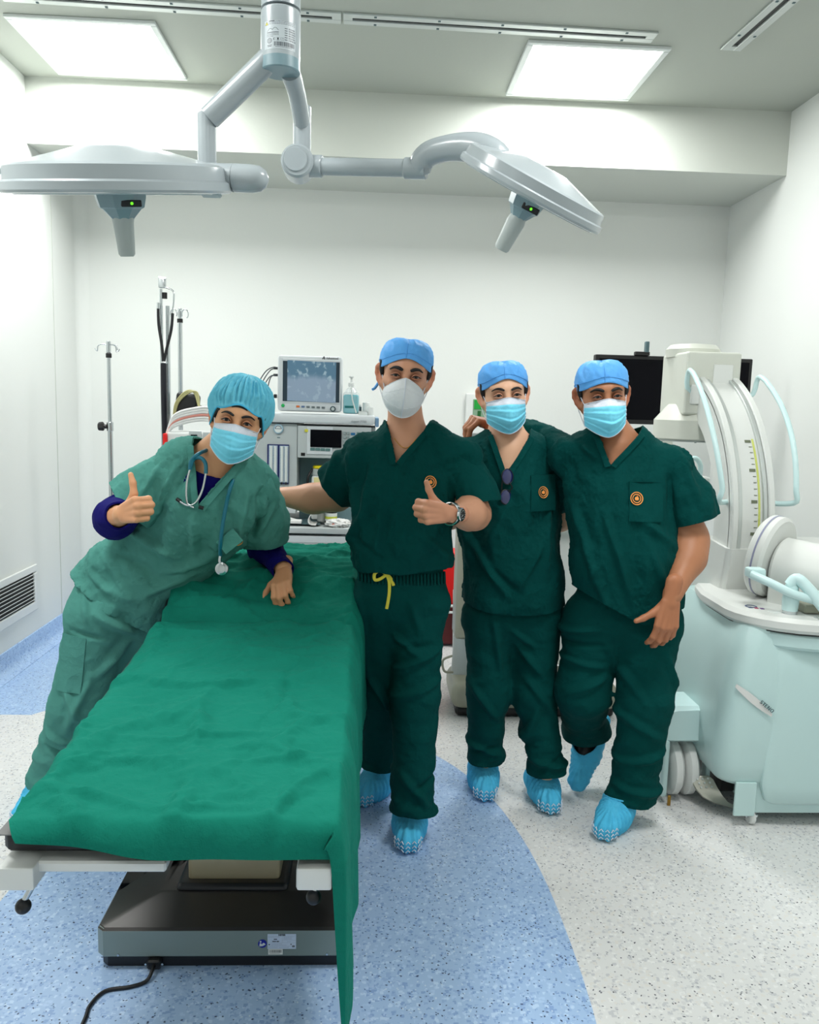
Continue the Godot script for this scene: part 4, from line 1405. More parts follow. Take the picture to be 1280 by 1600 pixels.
	obj("case", boxmesh(e + Vector3(0.02, 1.06, 0), Vector3(0.24, 0.46, 0.22), 0.015, 3), M.white_plastic, pcart)
	obj("red_side", boxmesh(e + Vector3(-0.104, 1.16, 0.05), Vector3(0.02, 0.24, 0.15), 0.006, 2), M.red, pcart)
	var pn := obj("control_panel", boxmesh(e + Vector3(0.045, 1.255, 0.11), Vector3(0.062, 0.08, 0.012), 0.003, 2), M.machine, pcart)
	obj("panel_display", boxmesh(e + Vector3(0.04, 1.268, 0.117), Vector3(0.032, 0.018, 0.003)), M.screen, pn)
	for k in 2:
		obj("key", boxmesh(e + Vector3(0.030 + k * 0.02, 1.238, 0.117), Vector3(0.014, 0.010, 0.004), 0.001), mat(Color(0.85, 0.25, 0.25), 0.4), pn, "red key")
	obj("second_panel", boxmesh(e + Vector3(0.105, 1.26, 0.11), Vector3(0.045, 0.06, 0.01), 0.003, 2), M.machine, pcart)
	obj("key", boxmesh(e + Vector3(0.105, 1.242, 0.116), Vector3(0.026, 0.012, 0.003)), mat(Color(0.25, 0.45, 0.7), 0.4), pcart, "blue key")
	obj("stand_column", boxmesh(e + Vector3(0.02, 0.48, 0), Vector3(0.16, 0.75, 0.16), 0.01), M.white_plastic, pcart)
	obj("stand_base", boxmesh(e + Vector3(0.02, 0.05, 0), Vector3(0.22, 0.1, 0.24), 0.02, 2), M.grey_plastic, pcart)
	for k in 6:
		var f := k / 5.0
		obj("hose", tubemesh(bezier([e + Vector3(-0.10, 1.26 + 0.02 * f, 0.09), e + Vector3(-0.07 + 0.01 * f, 1.31 + 0.012 * k, 0.10), e + Vector3(0.03, 1.345 + 0.012 * k, 0.09), e + Vector3(0.12, 1.345 + 0.012 * k, 0.08), e + Vector3(0.17, 1.30, 0.06)], 5), 0.007, 8), M.white_cloth if k != 2 else mat(Color(0.83, 0.55, 0.5), 0.6), pcart)
	var bagm := MB.new()
	bagm.box(Vector3.ZERO, Vector3(0.115, 0.125, 0.07), 0.018, 3, Transform3D(Basis(Vector3(0, 0, 1), -0.12), e + Vector3(-0.01, 1.42, 0.03)))
	bagm.box(Vector3.ZERO, Vector3(0.06, 0.07, 0.07), 0.012, 2, Transform3D(Basis(Vector3(0, 0, 1), -0.4), e + Vector3(0.055, 1.385, 0.04)))
	var bag := thing("cuff_bundle", "folded black pressure cuff with yellowish tubing on top of the pump unit", "cuff", e + Vector3(0, 1.36, 0.03))
	obj("cuff", bagm.mesh(), M.black, bag)
	for k in 3:
		obj("tube", tubemesh(bezier([e + Vector3(-0.075, 1.34, 0.06), e + Vector3(-0.06 + 0.006 * k, 1.43, 0.075), e + Vector3(-0.01 + 0.006 * k, 1.49 - 0.004 * k, 0.07), e + Vector3(0.03 + 0.008 * k, 1.485, 0.06), e + Vector3(0.06, 1.40, 0.08)], 6), 0.0045, 8), mat(Color(0.66, 0.64, 0.44), 0.5), bag)
	obj("red_tab", boxmesh(e + Vector3(-0.035, 1.362, 0.075), Vector3(0.02, 0.012, 0.01), 0.003), M.red, bag)

func foot(t: Node3D, a: Vector3, reach := 0.26) -> void:
	for k in 5:
		var an := TAU * k / 5 + 0.3
		var e := a + Vector3(cos(an) * reach, 0.055, sin(an) * reach)
		var l := obj("leg", cylmesh(a + Vector3(0, 0.09, 0), e, 0.011, 12), M.chrome, t)
		obj("caster", cylmesh(e + Vector3(-0.012, -0.03, 0), e + Vector3(0.012, -0.03, 0), 0.025, 16, 0.004), M.black, l)

# ---------------------------------------------------------------- mobile x-ray C-arm
func sweep_ring(c: Vector3, R0: float, R1: float, x0: float, x1: float, a0: float, a1: float, n: int, bev := 0.006) -> ArrayMesh:
	# part of a ring in the plane of y and z; angle 0 points at +z, 90 up
	var m := MB.new()
	var rings := []
	for k in n + 1:
		var a := deg_to_rad(lerpf(a0, a1, float(k) / n))
		var ring := PackedVector3Array()
		for q in [Vector2(x0 + bev, R0), Vector2(x1 - bev, R0), Vector2(x1, R0 + bev), Vector2(x1, R1 - bev), Vector2(x1 - bev, R1), Vector2(x0 + bev, R1), Vector2(x0, R1 - bev), Vector2(x0, R0 + bev)]:
			ring.append(c + Vector3(q.x, sin(a) * q.y, cos(a) * q.y))
		rings.append(ring)
	m.loft(rings)
	return m.mesh(40)

func ring_pt(c: Vector3, R: float, x: float, deg: float) -> Vector3:
	return c + Vector3(x, sin(deg_to_rad(deg)) * R, cos(deg_to_rad(deg)) * R)

func build_carm() -> void:
	var C := Vector3(1.485, 0.98, -3.73)
	var t := thing("c_arm", "white x-ray C-arm with mint side handles on a mint rolling cabinet", "x-ray machine", Vector3(1.55, 0, -3.1))
	var ring := obj("c_ring", sweep_ring(C, 0.50, 0.655, -0.085, 0.085, -78, 74, 48), M.carm_white, t)
	for s in [-1, 1]:
		obj("rail", sweep_ring(C, 0.64, 0.676, s * 0.072 - 0.013, s * 0.072 + 0.013, -60, 72, 44, 0.004), M.carm_white, ring)
		obj("groove", sweep_ring(C, 0.65, 0.668, s * 0.050 - 0.008, s * 0.050 + 0.008, -60, 70, 44, 0.002), M.alu, ring)
	# degree scale
	var sm := mat(Color(0.80, 0.83, 0.44), 0.45)
	obj("scale_strip", sweep_ring(C, 0.655, 0.6568, 0.026, 0.034, -20, 35, 30, 0.0003), sm, ring, "yellow-green edge of the degree scale")
	var tk := MB.new()
	for k in 30:
		var d := 34.0 - k * 2.2
		var a := ring_pt(C, 0.6565, 0.016 if k % 5 else 0.010, d)
		var xf := Transform3D(Basis(Vector3.RIGHT, -deg_to_rad(d)), a)
		tk.box(Vector3.ZERO, Vector3(0.012 if k % 5 else 0.024, 0.0024 if k % 5 else 0.012, 0.0012), 0.0, 1, xf)
	obj("scale_ticks", tk.mesh(), mat(Color(0.42, 0.45, 0.36), 0.5), ring).set_meta("kind", "stuff")
	# mint hand rails either side
	for s in [-1, 1]:
		var x: float = -0.155 if s < 0 else 0.16
		var x_in: float = -0.085 if s < 0 else 0.085
		var path := PackedVector3Array()
		path.append(ring_pt(C, 0.60, x_in, 66 if s < 0 else 62))
		path.append(ring_pt(C, 0.63, lerpf(x_in, x, 0.7), 67 if s < 0 else 63))
		path.append(ring_pt(C, 0.70, x * 0.9, 68 if s < 0 else 64))
		for k in 12:
			path.append(ring_pt(C, 0.715, x * 0.92 + x * 0.08 * sin(PI * k / 11.0), lerpf(64 if s < 0 else 60, 15, k / 11.0)))
		path.append(ring_pt(C, 0.70, x * 0.97, 12))
		path.append(ring_pt(C, 0.66, lerpf(x_in, x, 0.6), 11.5))
		path.append(ring_pt(C, 0.62, x_in, 12))
		var ctl := []
		for p in path:
			ctl.append(p)
		obj("side_handle", tubemesh(bezier(ctl, 3), 0.0105, 12), M.mint_light, t, "pale mint tubular handle")
	obj("end_bracket", boxmesh(ring_pt(C, 0.60, -0.10, 67), Vector3(0.045, 0.085, 0.05), 0.008, 2), M.carm_white, t)
	# image intensifier head
	var hd := Vector3(1.455, 0, -3.58)
	obj("detector_box", boxmesh(Vector3(1.46, 1.58, -3.63), Vector3(0.24, 0.27, 0.30), 0.012, 3), M.cream, t)
	var topc := MB.new()
	topc.lathe([Vector2(0.115, 1.70), Vector2(0.118, 1.735), Vector2(0.10, 1.755), Vector2(0.03, 1.762)], 32, Transform3D(Basis.IDENTITY, Vector3(1.44, 0, -3.68)))
	obj("detector_cap", topc.mesh(), M.cream, t)
	var low := MB.new()
	low.lathe([Vector2(0.155, 1.335), Vector2(0.16, 1.34), Vector2(0.16, 1.42), Vector2(0.115, 1.475), Vector2(0.10, 1.49)], 40, Transform3D(Basis.IDENTITY, Vector3(1.43, 0, -3.62)))
	obj("detector_drum", low.mesh(), M.cream, t)
	obj("drum_rim", cylmesh(Vector3(1.43, 1.327, -3.62), Vector3(1.43, 1.336, -3.62), 0.15, 40), M.grey_plastic, t)
	obj("maker_plate", boxmesh(Vector3(1.50, 1.62, -3.478), Vector3(0.085, 0.085, 0.004), 0.002), M.carm_white, t)
	for q in [Vector3(1.41, 1.324, -3.50), Vector3(1.48, 1.324, -3.50)]:
		obj("screw", cylmesh(q, q + Vector3(0, 0.006, 0), 0.005, 10), M.machine_dark, t)
	# lower crescent fairing and the tube head at its end
	var lc := MB.new()
	var rings := []
	for k in 25:
		var a := lerpf(-4, -74, k / 24.0)
		var ri := lerpf(0.44, 0.36, k / 24.0)
		var ring2 := PackedVector3Array()
		for q in [Vector2(-0.098, ri + 0.02), Vector2(-0.07, ri), Vector2(0.07, ri), Vector2(0.098, ri + 0.02), Vector2(0.098, 0.66), Vector2(0.08, 0.68), Vector2(-0.08, 0.68), Vector2(-0.098, 0.66)]:
			ring2.append(C + Vector3(q.x, sin(deg_to_rad(a)) * q.y, cos(deg_to_rad(a)) * q.y))
		rings.append(ring2)
	lc.loft(rings)
	obj("crescent_fairing", lc.mesh(45), M.carm_white, t)
	for q in [ring_pt(C, 0.49, -0.099, -38), ring_pt(C, 0.50, -0.099, -42)]:
		obj("screw_hole", cylmesh(q + Vector3(-0.001, 0, 0), q + Vector3(0.004, 0, 0), 0.007, 12), M.black, t)
	obj("tube_head", boxmesh(Vector3(1.47, 0.46, -3.72), Vector3(0.20, 0.20, 0.30), 0.04, 4), M.carm_white, t)
	obj("tube_neck", boxmesh(Vector3(1.45, 0.335, -3.72), Vector3(0.16, 0.09, 0.2), 0.02, 3), M.cream_dark, t)
	# carriage: disc and horizontal cylinder pointing at the cabinet
	var dc := Vector3(1.515, 0.925, -2.97)
	var ax := Vector3(0.62, -0.13, 0.72).normalized()
	obj("pivot_disc", cylmesh(dc - ax * 0.03, dc + ax * 0.035, 0.155, 48, 0.012), M.carm_white, t)
	obj("disc_seam", cylmesh(dc - ax * 0.004, dc + ax * 0.002, 0.1565, 48), mat(Color(0.55, 0.56, 0.66), 0.4), t)
	obj("carriage_cylinder", cylmesh(dc + Vector3(0.01, -0.03, 0) + ax * 0.03, dc + ax * 0.42 + Vector3(0.02, -0.01, 0), 0.112, 40, 0.012), M.carm_white, t)
	obj("carriage_housing", boxmesh(Vector3(0, -0.07, 0), Vector3(0.19, 0.14, 0.36), 0.012, 3, Transform3D(Basis(Vector3.UP.cross(ax).normalized(), Vector3.UP, Vector3.UP.cross(ax).normalized().cross(Vector3.UP)), dc + ax * 0.22 + Vector3(0.0, -0.02, 0.0))), M.carm_white, t)
	obj("column", boxmesh(Vector3(1.80, 0.80, -2.98), Vector3(0.3, 0.36, 0.3), 0.03, 3), M.carm_white, t)
	# cabinet body: rings from the floor up
	var body := MB.new()
	var rg := []
	#       y     left  right  back  front
	for l in [[0.135, 1.30, 2.02, -3.30, -2.72], [0.145, 1.275, 2.04, -3.32, -2.69], [0.17, 1.255, 2.04, -3.34, -2.665], [0.23, 1.238, 2.04, -3.35, -2.655], [0.36, 1.235, 2.04, -3.35, -2.645], [0.50, 1.245, 2.04, -3.35, -2.645], [0.60, 1.265, 2.04, -3.34, -2.655], [0.68, 1.295, 2.04, -3.33, -2.67], [0.735, 1.325, 2.03, -3.31, -2.69]]:
		var ring3 := PackedVector3Array()
		var r := 0.075
		for q in 4:
			var sx := [1, -1, -1, 1][q] as int
			var sz := [1, 1, -1, -1][q] as int
			var px: float = (l[2] - r) if sx > 0 else (l[1] + r)
			var pz: float = (l[4] - r) if sz > 0 else (l[3] + r)
			for i in 7:
				var a := PI / 2 * (q + i / 6.0)
				ring3.append(Vector3(px + cos(a) * r, l[0], pz + sin(a) * r))
		rg.append(ring3)
	body.loft(rg)
	var bo := obj("cabinet_body", body.mesh(50), M.mint, t)
	# rounded shield on the front
	var sh := MB.new()
	var sr := []
	for l in [[0.085, 0.86, 0.0], [0.10, 0.94, 0.014], [0.16, 1.0, 0.022], [0.4, 1.0, 0.026], [0.58, 0.97, 0.022], [0.64, 0.95, 0.012], [0.67, 0.93, 0.0]]:
		var ring4 := PackedVector3Array()
		var half: float = 0.34 * l[1]
		for i in 17:
			var a := PI * i / 16
			ring4.append(Vector3(1.735 - half * signf(cos(a)) * pow(absf(cos(a)), 0.55), l[0], -2.675 + (0.012 + l[2] * 1.3) * pow(sin(a), 0.45)))
		ring4.append(Vector3(1.735 + half, l[0], -2.72))
		ring4.append(Vector3(1.735 - half, l[0], -2.72))
		sr.append(ring4)
	sh.loft(sr)
	obj("front_shield", sh.mesh(45), M.mint, bo)
	obj("bottom_skirt", boxmesh(Vector3(1.71, 0.105, -2.985), Vector3(0.66, 0.12, 0.62), 0.008, 2), M.mint, t)
	obj("side_plate", boxmesh(Vector3(1.345, 0.105, -2.665), Vector3(0.075, 0.125, 0.012), 0.003, 2), M.mint, t)
	# console top: cream slab on a mint band, outline with a rounded corner
	var flat := Transform3D(Basis(Vector3(1, 0, 0), Vector3(0, 0, -1), Vector3(0, 1, 0)), Vector3.ZERO)
	var pg := PackedVector2Array()
	for p in [Vector2(1.33, 3.2), Vector2(1.295, 3.05), Vector2(1.29, 2.82), Vector2(1.30, 2.765), Vector2(1.325, 2.715), Vector2(1.36, 2.675), Vector2(1.40, 2.645), Vector2(1.46, 2.615), Vector2(1.56, 2.59), Vector2(1.7, 2.58), Vector2(2.05, 2.58), Vector2(2.05, 3.2)]:
		pg.append(p)
	var pg2 := PackedVector2Array()
	for p in pg:
		pg2.append(Vector2(lerpf(p.x, 1.7, 0.045), lerpf(p.y, 2.9, 0.05)))
	var b1 := MB.new()
	b1.prism(pg2, 0.655, 0.715, 0.012, flat)
	obj("console_band", b1.mesh(), M.mint, t)
	var b2 := MB.new()
	b2.prism(pg2, 0.712, 0.718, 0.0, flat)
	obj("console_seam", b2.mesh(), M.black, t)
	var b3 := MB.new()
	b3.prism(pg, 0.717, 0.768, 0.014, flat)
	var con := obj("console_top", b3.mesh(), M.carm_white, t)
	var stk := mat(Color(0.30, 0.36, 0.50), 0.4)
	var logo := obj("sticker_ring", torus(Vector3(1.375, 0.7695, -2.80), 0.018, 0.003), stk, con)
	for k in 3:
		obj("print_mark", boxmesh(Vector3(1.365 + k * 0.018, 0.769, -2.785 + 0.008 * k), Vector3(0.012, 0.002, 0.014)), [stk, mat(Color(0.7, 0.25, 0.4), 0.4), mat(Color(0.45, 0.3, 0.55), 0.4)][k], con)
	obj("white_sticker", cylmesh(Vector3(1.425, 0.768, -2.725), Vector3(1.425, 0.7695, -2.725), 0.022, 24), M.frame_white, con)
	for k in 8:
		obj("touch_key", boxmesh(Vector3(1.535 + (k % 4) * 0.022, 0.769, -2.655 + (k / 4) * 0.024), Vector3(0.012, 0.003, 0.010), 0.001), M.grey_plastic, con)
	obj("touch_screen", boxmesh(Vector3(1.73, 0.768, -2.72), Vector3(0.20, 0.008, 0.14), 0.002), mat(Color(0.03, 0.035, 0.06), 0.2), con)
	# mint push handle on a turned post
	var post := Vector3(1.47, 0.768, -2.71)
	var pm := MB.new()
	pm.lathe([Vector2(0.026, 0.012), Vector2(0.028, 0.05), Vector2(0.022, 0.10), Vector2(0.012, 0.115)], 24, Transform3D(Basis.IDENTITY, post))
	var ps := obj("handle_post", pm.mesh(), M.mint_light, t)
	obj("post_collar", cylmesh(post, post + Vector3(0, 0.014, 0), 0.024, 24), M.chrome, ps)
	obj("handle_grip", tubemesh(bezier([post + Vector3(-0.008, 0.10, 0.0), post + Vector3(0.012, 0.125, 0.01), post + Vector3(0.045, 0.09, 0.04), post + Vector3(0.085, 0.03, 0.08), post + Vector3(0.10, 0.022, 0.10)], 6), 0.020, 16), M.mint_light, ps)
	var sb := obj("steering_bar", tubemesh(bezier([Vector3(1.345, 0.895, -2.76), Vector3(1.40, 0.872, -2.715), Vector3(1.46, 0.845, -2.68), Vector3(1.55, 0.822, -2.66)], 6), 0.015, 14), M.mint_light, t, "pale mint steering bar")
	obj("bar_end", boxmesh(Vector3(1.375, 0.895, -2.79), Vector3(0.06, 0.035, 0.05), 0.008, 2), M.mint_light, sb)
	obj("bar_end", boxmesh(Vector3(1.565, 0.83, -2.69), Vector3(0.06, 0.045, 0.05), 0.008, 2), M.mint_light, sb)
	obj("slide_track", boxmesh(Vector3(1.60, 0.785, -2.76), Vector3(0.16, 0.03, 0.12), 0.004), M.cream_dark, t)
	# wheel fender, twin wheel, pedal, small caster
	var fd := MB.new()
	fd.prism(PackedVector2Array([Vector2(1.105, 0.235), Vector2(1.10, 0.33), Vector2(1.118, 0.362), Vector2(1.15, 0.372), Vector2(1.30, 0.375), Vector2(1.30, 0.19), Vector2(1.275, 0.19), Vector2(1.27, 0.235)]), -3.02, -2.84, 0.014)
	obj("wheel_fender", fd.mesh(), M.mint_light, t)
	obj("fender_flap", boxmesh(Vector3(1.118, 0.135, -2.90), Vector3(0.026, 0.22, 0.14), 0.01, 3), M.mint, t)
	obj("fender_post", boxmesh(Vector3(1.292, 0.13, -2.88), Vector3(0.018, 0.22, 0.05), 0.006, 2), M.mint, t)
	for k in 2:
		var wx := 1.172 + k * 0.058
		var wm := MB.new()
		wm.lathe([Vector2(0.07, -0.026), Vector2(0.092, -0.025), Vector2(0.108, -0.012), Vector2(0.109, 0.012), Vector2(0.094, 0.025), Vector2(0.07, 0.026)], 36, Transform3D(Basis(Vector3(0, 0, 1), PI / 2), Vector3(wx, 0.1095, -2.93)))
		var w := obj("wheel", wm.mesh(45), M.wheel, t)
		obj("hub", cylmesh(Vector3(wx - 0.03, 0.1095, -2.93), Vector3(wx + 0.03, 0.1095, -2.93), 0.03, 20), M.mint, w)
	obj("brass_stop", boxmesh(Vector3(1.135, 0.014, -2.82), Vector3(0.012, 0.05, 0.008), 0.002), mat(Color(0.62, 0.48, 0.22), 0.35, 0.8), t)
	var pd := MB.new()
	var pr := []
	for q in [[1.250, 0.108, -2.835, 0.030], [1.256, 0.098, -2.822, 0.038], [1.268, 0.072, -2.805, 0.038], [1.284, 0.052, -2.785, 0.034], [1.305, 0.040, -2.765, 0.024], [1.335, 0.036, -2.745, 0.012], [1.385, 0.036, -2.715, 0.010]]:
		var dirv := Vector3(0.96, 0.16, 0.22).normalized()
		var cc := Vector3(q[0], q[1], q[2])
		pr.append(PackedVector3Array([cc - dirv * q[3] + Vector3(0, 0.003, 0.003), cc + dirv * q[3] + Vector3(0, 0.003, 0.003), cc + dirv * q[3] - Vector3(0, 0.003, 0.003), cc - dirv * q[3] - Vector3(0, 0.003, 0.003)]))
	pd.loft(pr)
	var pdo := obj("foot_pedal", pd.mesh(), mat(Color(0.66, 0.66, 0.62), 0.35, 0.7), t, "ridged metal foot pedal")
	for k in 9:
		var o := Vector3(1.237 + (k % 3) * 0.018 + (k / 3) * 0.005, 0.101 - (k / 3) * 0.012 + (k % 3) * 0.003, -2.823 + (k / 3) * 0.008 + (k % 3) * 0.004)
		obj("stud", cylmesh(o, o + Vector3(0, 0.003, 0.003), 0.004, 8), M.frame_white, pdo)
	obj("dark_chassis", boxmesh(Vector3(1.58, 0.11, -3.05), Vector3(0.52, 0.12, 0.45), 0.01), M.black, t)
	for q in [Vector3(1.385, 0.024, -2.69), Vector3(1.95, 0.024, -2.72), Vector3(1.95, 0.024, -3.2), Vector3(1.40, 0.024, -3.22)]:
		var cs := obj("caster", cylmesh(q + Vector3(-0.011, 0, 0), q + Vector3(0.011, 0, 0), 0.024, 20, 0.004), M.wheel, t)
		obj("axle", cylmesh(q + Vector3(-0.022, 0.004, 0), q + Vector3(0.022, 0.004, 0), 0.007, 12), M.chrome, cs)
		obj("fork", boxmesh(q + Vector3(0, 0.028, -0.004), Vector3(0.03, 0.014, 0.03), 0.003), M.chrome, cs)
	# torn paper strip stuck to the cabinet, with a few printed letters left
	var tape := thing("torn_label", "torn white adhesive strip with printed letters on the mint cabinet's side", "label", Vector3(1.30, 0.47, -2.66))
	var ta := Vector3(1.272, 0.525, -2.652)
	var tb := Vector3(1.40, 0.425, -2.632)
	var up := Vector3(0.35, 0.9, 0).normalized()
	var tm := MB.new()
	var tr := []
	for i in 9:
		var f := i / 8.0
		var w := 0.011 * sin(PI * clampf(0.12 + f * 0.8, 0, 1)) + 0.002
		var cc := ta.lerp(tb, f) + Vector3(0, 0, 0.004 * sin(f * 5.0))
		tr.append(PackedVector3Array([cc - up * w, cc + up * w, cc + up * w + Vector3(0, 0, 0.002), cc - up * w + Vector3(0, 0, 0.002)]))
	tm.loft(tr)
	obj("paper", tm.mesh(30), M.white_cloth, tape)
	var dx := (tb - ta).normalized()
	lettering(tape, "STENO", ta.lerp(tb, 0.80) + up * 0.013 + Vector3(0, 0, 0.004), Basis(dx, Vector3(0, 0, 1).cross(dx), Vector3(0, 0, 1)), 0.013, M.machine_dark)
	# ventilation slot at the right edge of the front
	obj("vent_slot", boxmesh(Vector3(1.70, 0.59, -2.635), Vector3(0.20, 0.035, 0.01), 0.002), M.black, t)
	for k in 12:
		obj("vent_fin", boxmesh(Vector3(1.615 + k * 0.0155, 0.59, -2.6295), Vector3(0.006, 0.026, 0.004)), M.grey_plastic, t)

func torus(c: Vector3, R: float, r: float) -> ArrayMesh:
	var m := MB.new()
	m.begin()
	var n := 28
	for k in n:
		for i in 8:
			var q := []
			for d in [[0, 0], [1, 0], [1, 1], [0, 1]]:
				var a: float = TAU * (k + d[0]) / n
				var b: float = TAU * (i + d[1]) / 8
				q.append(c + Vector3(cos(a) * (R + cos(b) * r), sin(b) * r * 0.4, sin(a) * (R + cos(b) * r)))
			m.quad(q[0], q[1], q[2], q[3])
	m.fin()
	return m.mesh(60)

# ---------------------------------------------------------------- things along the back wall
func build_background() -> void:
	# dark screen on its stand
	var t := thing("display_screen", "large black flat screen behind the C-arm's detector head", "screen", Vector3(1.62, 1.0, -4.45))
	obj("screen_frame", boxmesh(Vector3(1.635, 1.57, -4.45), Vector3(0.87, 0.37, 0.05), 0.006, 2), M.black, t)
	obj("panel", boxmesh(Vector3(1.635, 1.572, -4.423), Vector3(0.83, 0.325, 0.006), 0.001), M.screen, t)
	obj("camera_bar", boxmesh(Vector3(1.45, 1.765, -4.42), Vector3(0.08, 0.02, 0.03), 0.003), M.black, t)
	obj("handle_clip", boxmesh(Vector3(1.475, 1.80, -4.42), Vector3(0.02, 0.06, 0.03), 0.003), M.machine_dark, t)
	obj("mount_arm", boxmesh(Vector3(1.635, 1.22, -4.48), Vector3(0.07, 0.36, 0.05), 0.008), M.cream, t)
	obj("stand_column", boxmesh(Vector3(1.635, 0.55, -4.60), Vector3(0.08, 1.06, 0.08), 0.01), M.cream, t)
	obj("stand_neck", boxmesh(Vector3(1.635, 1.06, -4.53), Vector3(0.20, 0.05, 0.20), 0.01), M.cream, t)
	obj("stand_foot", boxmesh(Vector3(1.635, 0.03, -4.62), Vector3(0.5, 0.06, 0.4), 0.02), M.cream, t)
	# monitor workstation trolley behind the right two people
	var w := thing("workstation_trolley", "cream workstation trolley standing behind the two right-hand people", "trolley", Vector3(0.8, 0, -3.85))
	var b := MB.new()
	b.box(Vector3(0.80, 0.10, -3.82), Vector3(0.80, 0.13, 0.34), 0.05, 4)
	obj("base", b.mesh(), M.cream_dark, w)
	obj("bumper", boxmesh(Vector3(0.80, 0.03, -3.82), Vector3(0.76, 0.05, 0.31), 0.02, 3), M.black, w)
	var colm := MB.new()
	colm.lathe([Vector2(0.062, 0.15), Vector2(0.056, 0.34)], 28, Transform3D(Basis.IDENTITY, Vector3(0.475, 0, -3.85)))
	obj("column_foot", colm.mesh(), M.grey_plastic, w)
	obj("column", boxmesh(Vector3(0.485, 0.62, -3.88), Vector3(0.13, 0.58, 0.16), 0.025, 3), M.cream_dark, w)
	obj("cabinet", boxmesh(Vector3(0.80, 0.60, -4.05), Vector3(0.52, 0.84, 0.28), 0.012, 2), M.carm_white, w)
	obj("shelf", boxmesh(Vector3(0.86, 0.985, -3.96), Vector3(0.62, 0.03, 0.42), 0.01, 2), M.cream, w)
	obj("cable_loop", tubemesh(bezier([Vector3(0.41, 0.26, -3.79), Vector3(0.365, 0.24, -3.78), Vector3(0.372, 0.19, -3.77), Vector3(0.415, 0.185, -3.77)], 6), 0.006, 8), M.cream_dark, w)
	var box := thing("wooden_box", "light wooden box on the trolley glimpsed between the right two people", "box", Vector3(0.93, 1.0, -3.86))
	obj("box_body", boxmesh(Vector3(0.93, 1.0465, -3.86), Vector3(0.16, 0.09, 0.12), 0.004), mat(Color(0.62, 0.50, 0.33), 0.6), box)
	obj("box_lid", boxmesh(Vector3(0.93, 1.095, -3.86), Vector3(0.165, 0.012, 0.125), 0.003), mat(Color(0.68, 0.56, 0.38), 0.6), box)
	var cb := obj("hanging_cable", tubemesh(bezier([Vector3(0.975, 0.97, -3.74), Vector3(0.955, 0.90, -3.72), Vector3(0.965, 0.80, -3.72), Vector3(1.0, 0.74, -3.74)], 6), 0.006, 8), M.black)
	tag(cb, "black cable looping down between the right two people", "cable")
	# tall white cabinet behind the right-hand person
	var k := thing("storage_cabinet", "narrow white cabinet with dark glass beside the C-arm", "cabinet", Vector3(1.56, 0, -4.1))
	obj("cabinet_body", boxmesh(Vector3(1.58, 0.60, -4.20), Vector3(0.26, 1.02, 0.30), 0.01, 2), M.cream, k)
	obj("glass_front", boxmesh(Vector3(1.60, 0.90, -4.046), Vector3(0.15, 0.34, 0.012), 0.003), M.screen, k)
	obj("top_rail", boxmesh(Vector3(1.58, 1.118, -4.2), Vector3(0.28, 0.03, 0.32), 0.006), M.carm_white, k)
	obj("hand_loop", tubemesh(bezier([Vector3(1.60, 1.13, -4.06), Vector3(1.61, 1.21, -4.06), Vector3(1.645, 1.225, -4.06), Vector3(1.67, 1.19, -4.06), Vector3(1.67, 1.13, -4.06)], 5), 0.013, 12), M.mint_light, k)
	obj("foot_block", boxmesh(Vector3(1.70, 0.19, -4.15), Vector3(0.22, 0.34, 0.26), 0.02, 3), M.cream_dark, k)
	obj("round_label", cylmesh(Vector3(1.70, 0.17, -4.021), Vector3(1.70, 0.17, -4.017), 0.075, 32), M.machine_light, k)
	obj("label_print", boxmesh(Vector3(1.70, 0.16, -4.0165), Vector3(0.09, 0.012, 0.002)), M.machine_dark, k)
	obj("caster", cylmesh(Vector3(1.83, 0.08, -4.08), Vector3(1.865, 0.08, -4.08), 0.08, 22, 0.012), M.black, k)
	# green door-release box on the back wall
	var e := thing("wall_switch_box", "grey wall box with green exit symbol on the back wall between two people", "wall box", Vector3(0.69, 1.4, ZB))
	obj("box", boxmesh(Vector3(0.69, 1.41, ZB + 0.025), Vector3(0.155, 0.26, 0.05), 0.006, 2), M.white_plastic, e)
	obj("window", boxmesh(Vector3(0.70, 1.43, ZB + 0.051), Vector3(0.085, 0.15, 0.008), 0.002), mat(Color(0.50, 0.62, 0.52), 0.3), e)
	obj("green_sign", boxmesh(Vector3(0.70, 1.47, ZB + 0.056), Vector3(0.07, 0.06, 0.004), 0.001), mat(Color(0.06, 0.58, 0.20), 0.4), e)
	obj("symbol", boxmesh(Vector3(0.70, 1.40, ZB + 0.056), Vector3(0.022, 0.06, 0.004), 0.001), mat(Color(0.03, 0.35, 0.14), 0.4), e)
	# red bins on a wire rack
	var r := thing("red_waste_bin", "red sharps bin on a white wire rack near the back wall", "bin", Vector3(0.44, 0, -4.9))
	obj("bin", boxmesh(Vector3(0.45, 0.42, -4.9), Vector3(0.20, 0.32, 0.2), 0.02, 3), M.red, r)
	obj("bin_base", boxmesh(Vector3(0.45, 0.13, -4.9), Vector3(0.20, 0.24, 0.2), 0.02, 3), M.darkred, r)
	obj("lid_ring", torus(Vector3(0.475, 0.585, -4.88), 0.03, 0.008), M.red, r)
	obj("rack_bar", cylmesh(Vector3(0.30, 0.26, -4.78), Vector3(0.60, 0.26, -4.78), 0.008, 10), M.frame_white, r)
	obj("rack_bar", cylmesh(Vector3(0.30, 0.22, -4.78), Vector3(0.60, 0.22, -4.78), 0.008, 10), M.frame_white, r)
	obj("rack_leg", cylmesh(Vector3(0.525, 0.0, -4.78), Vector3(0.515, 0.36, -4.78), 0.008, 10), M.frame_white, r)
	obj("rack_leg", cylmesh(Vector3(0.33, 0.0, -4.78), Vector3(0.33, 0.3, -4.78), 0.008, 10), M.frame_white, r)
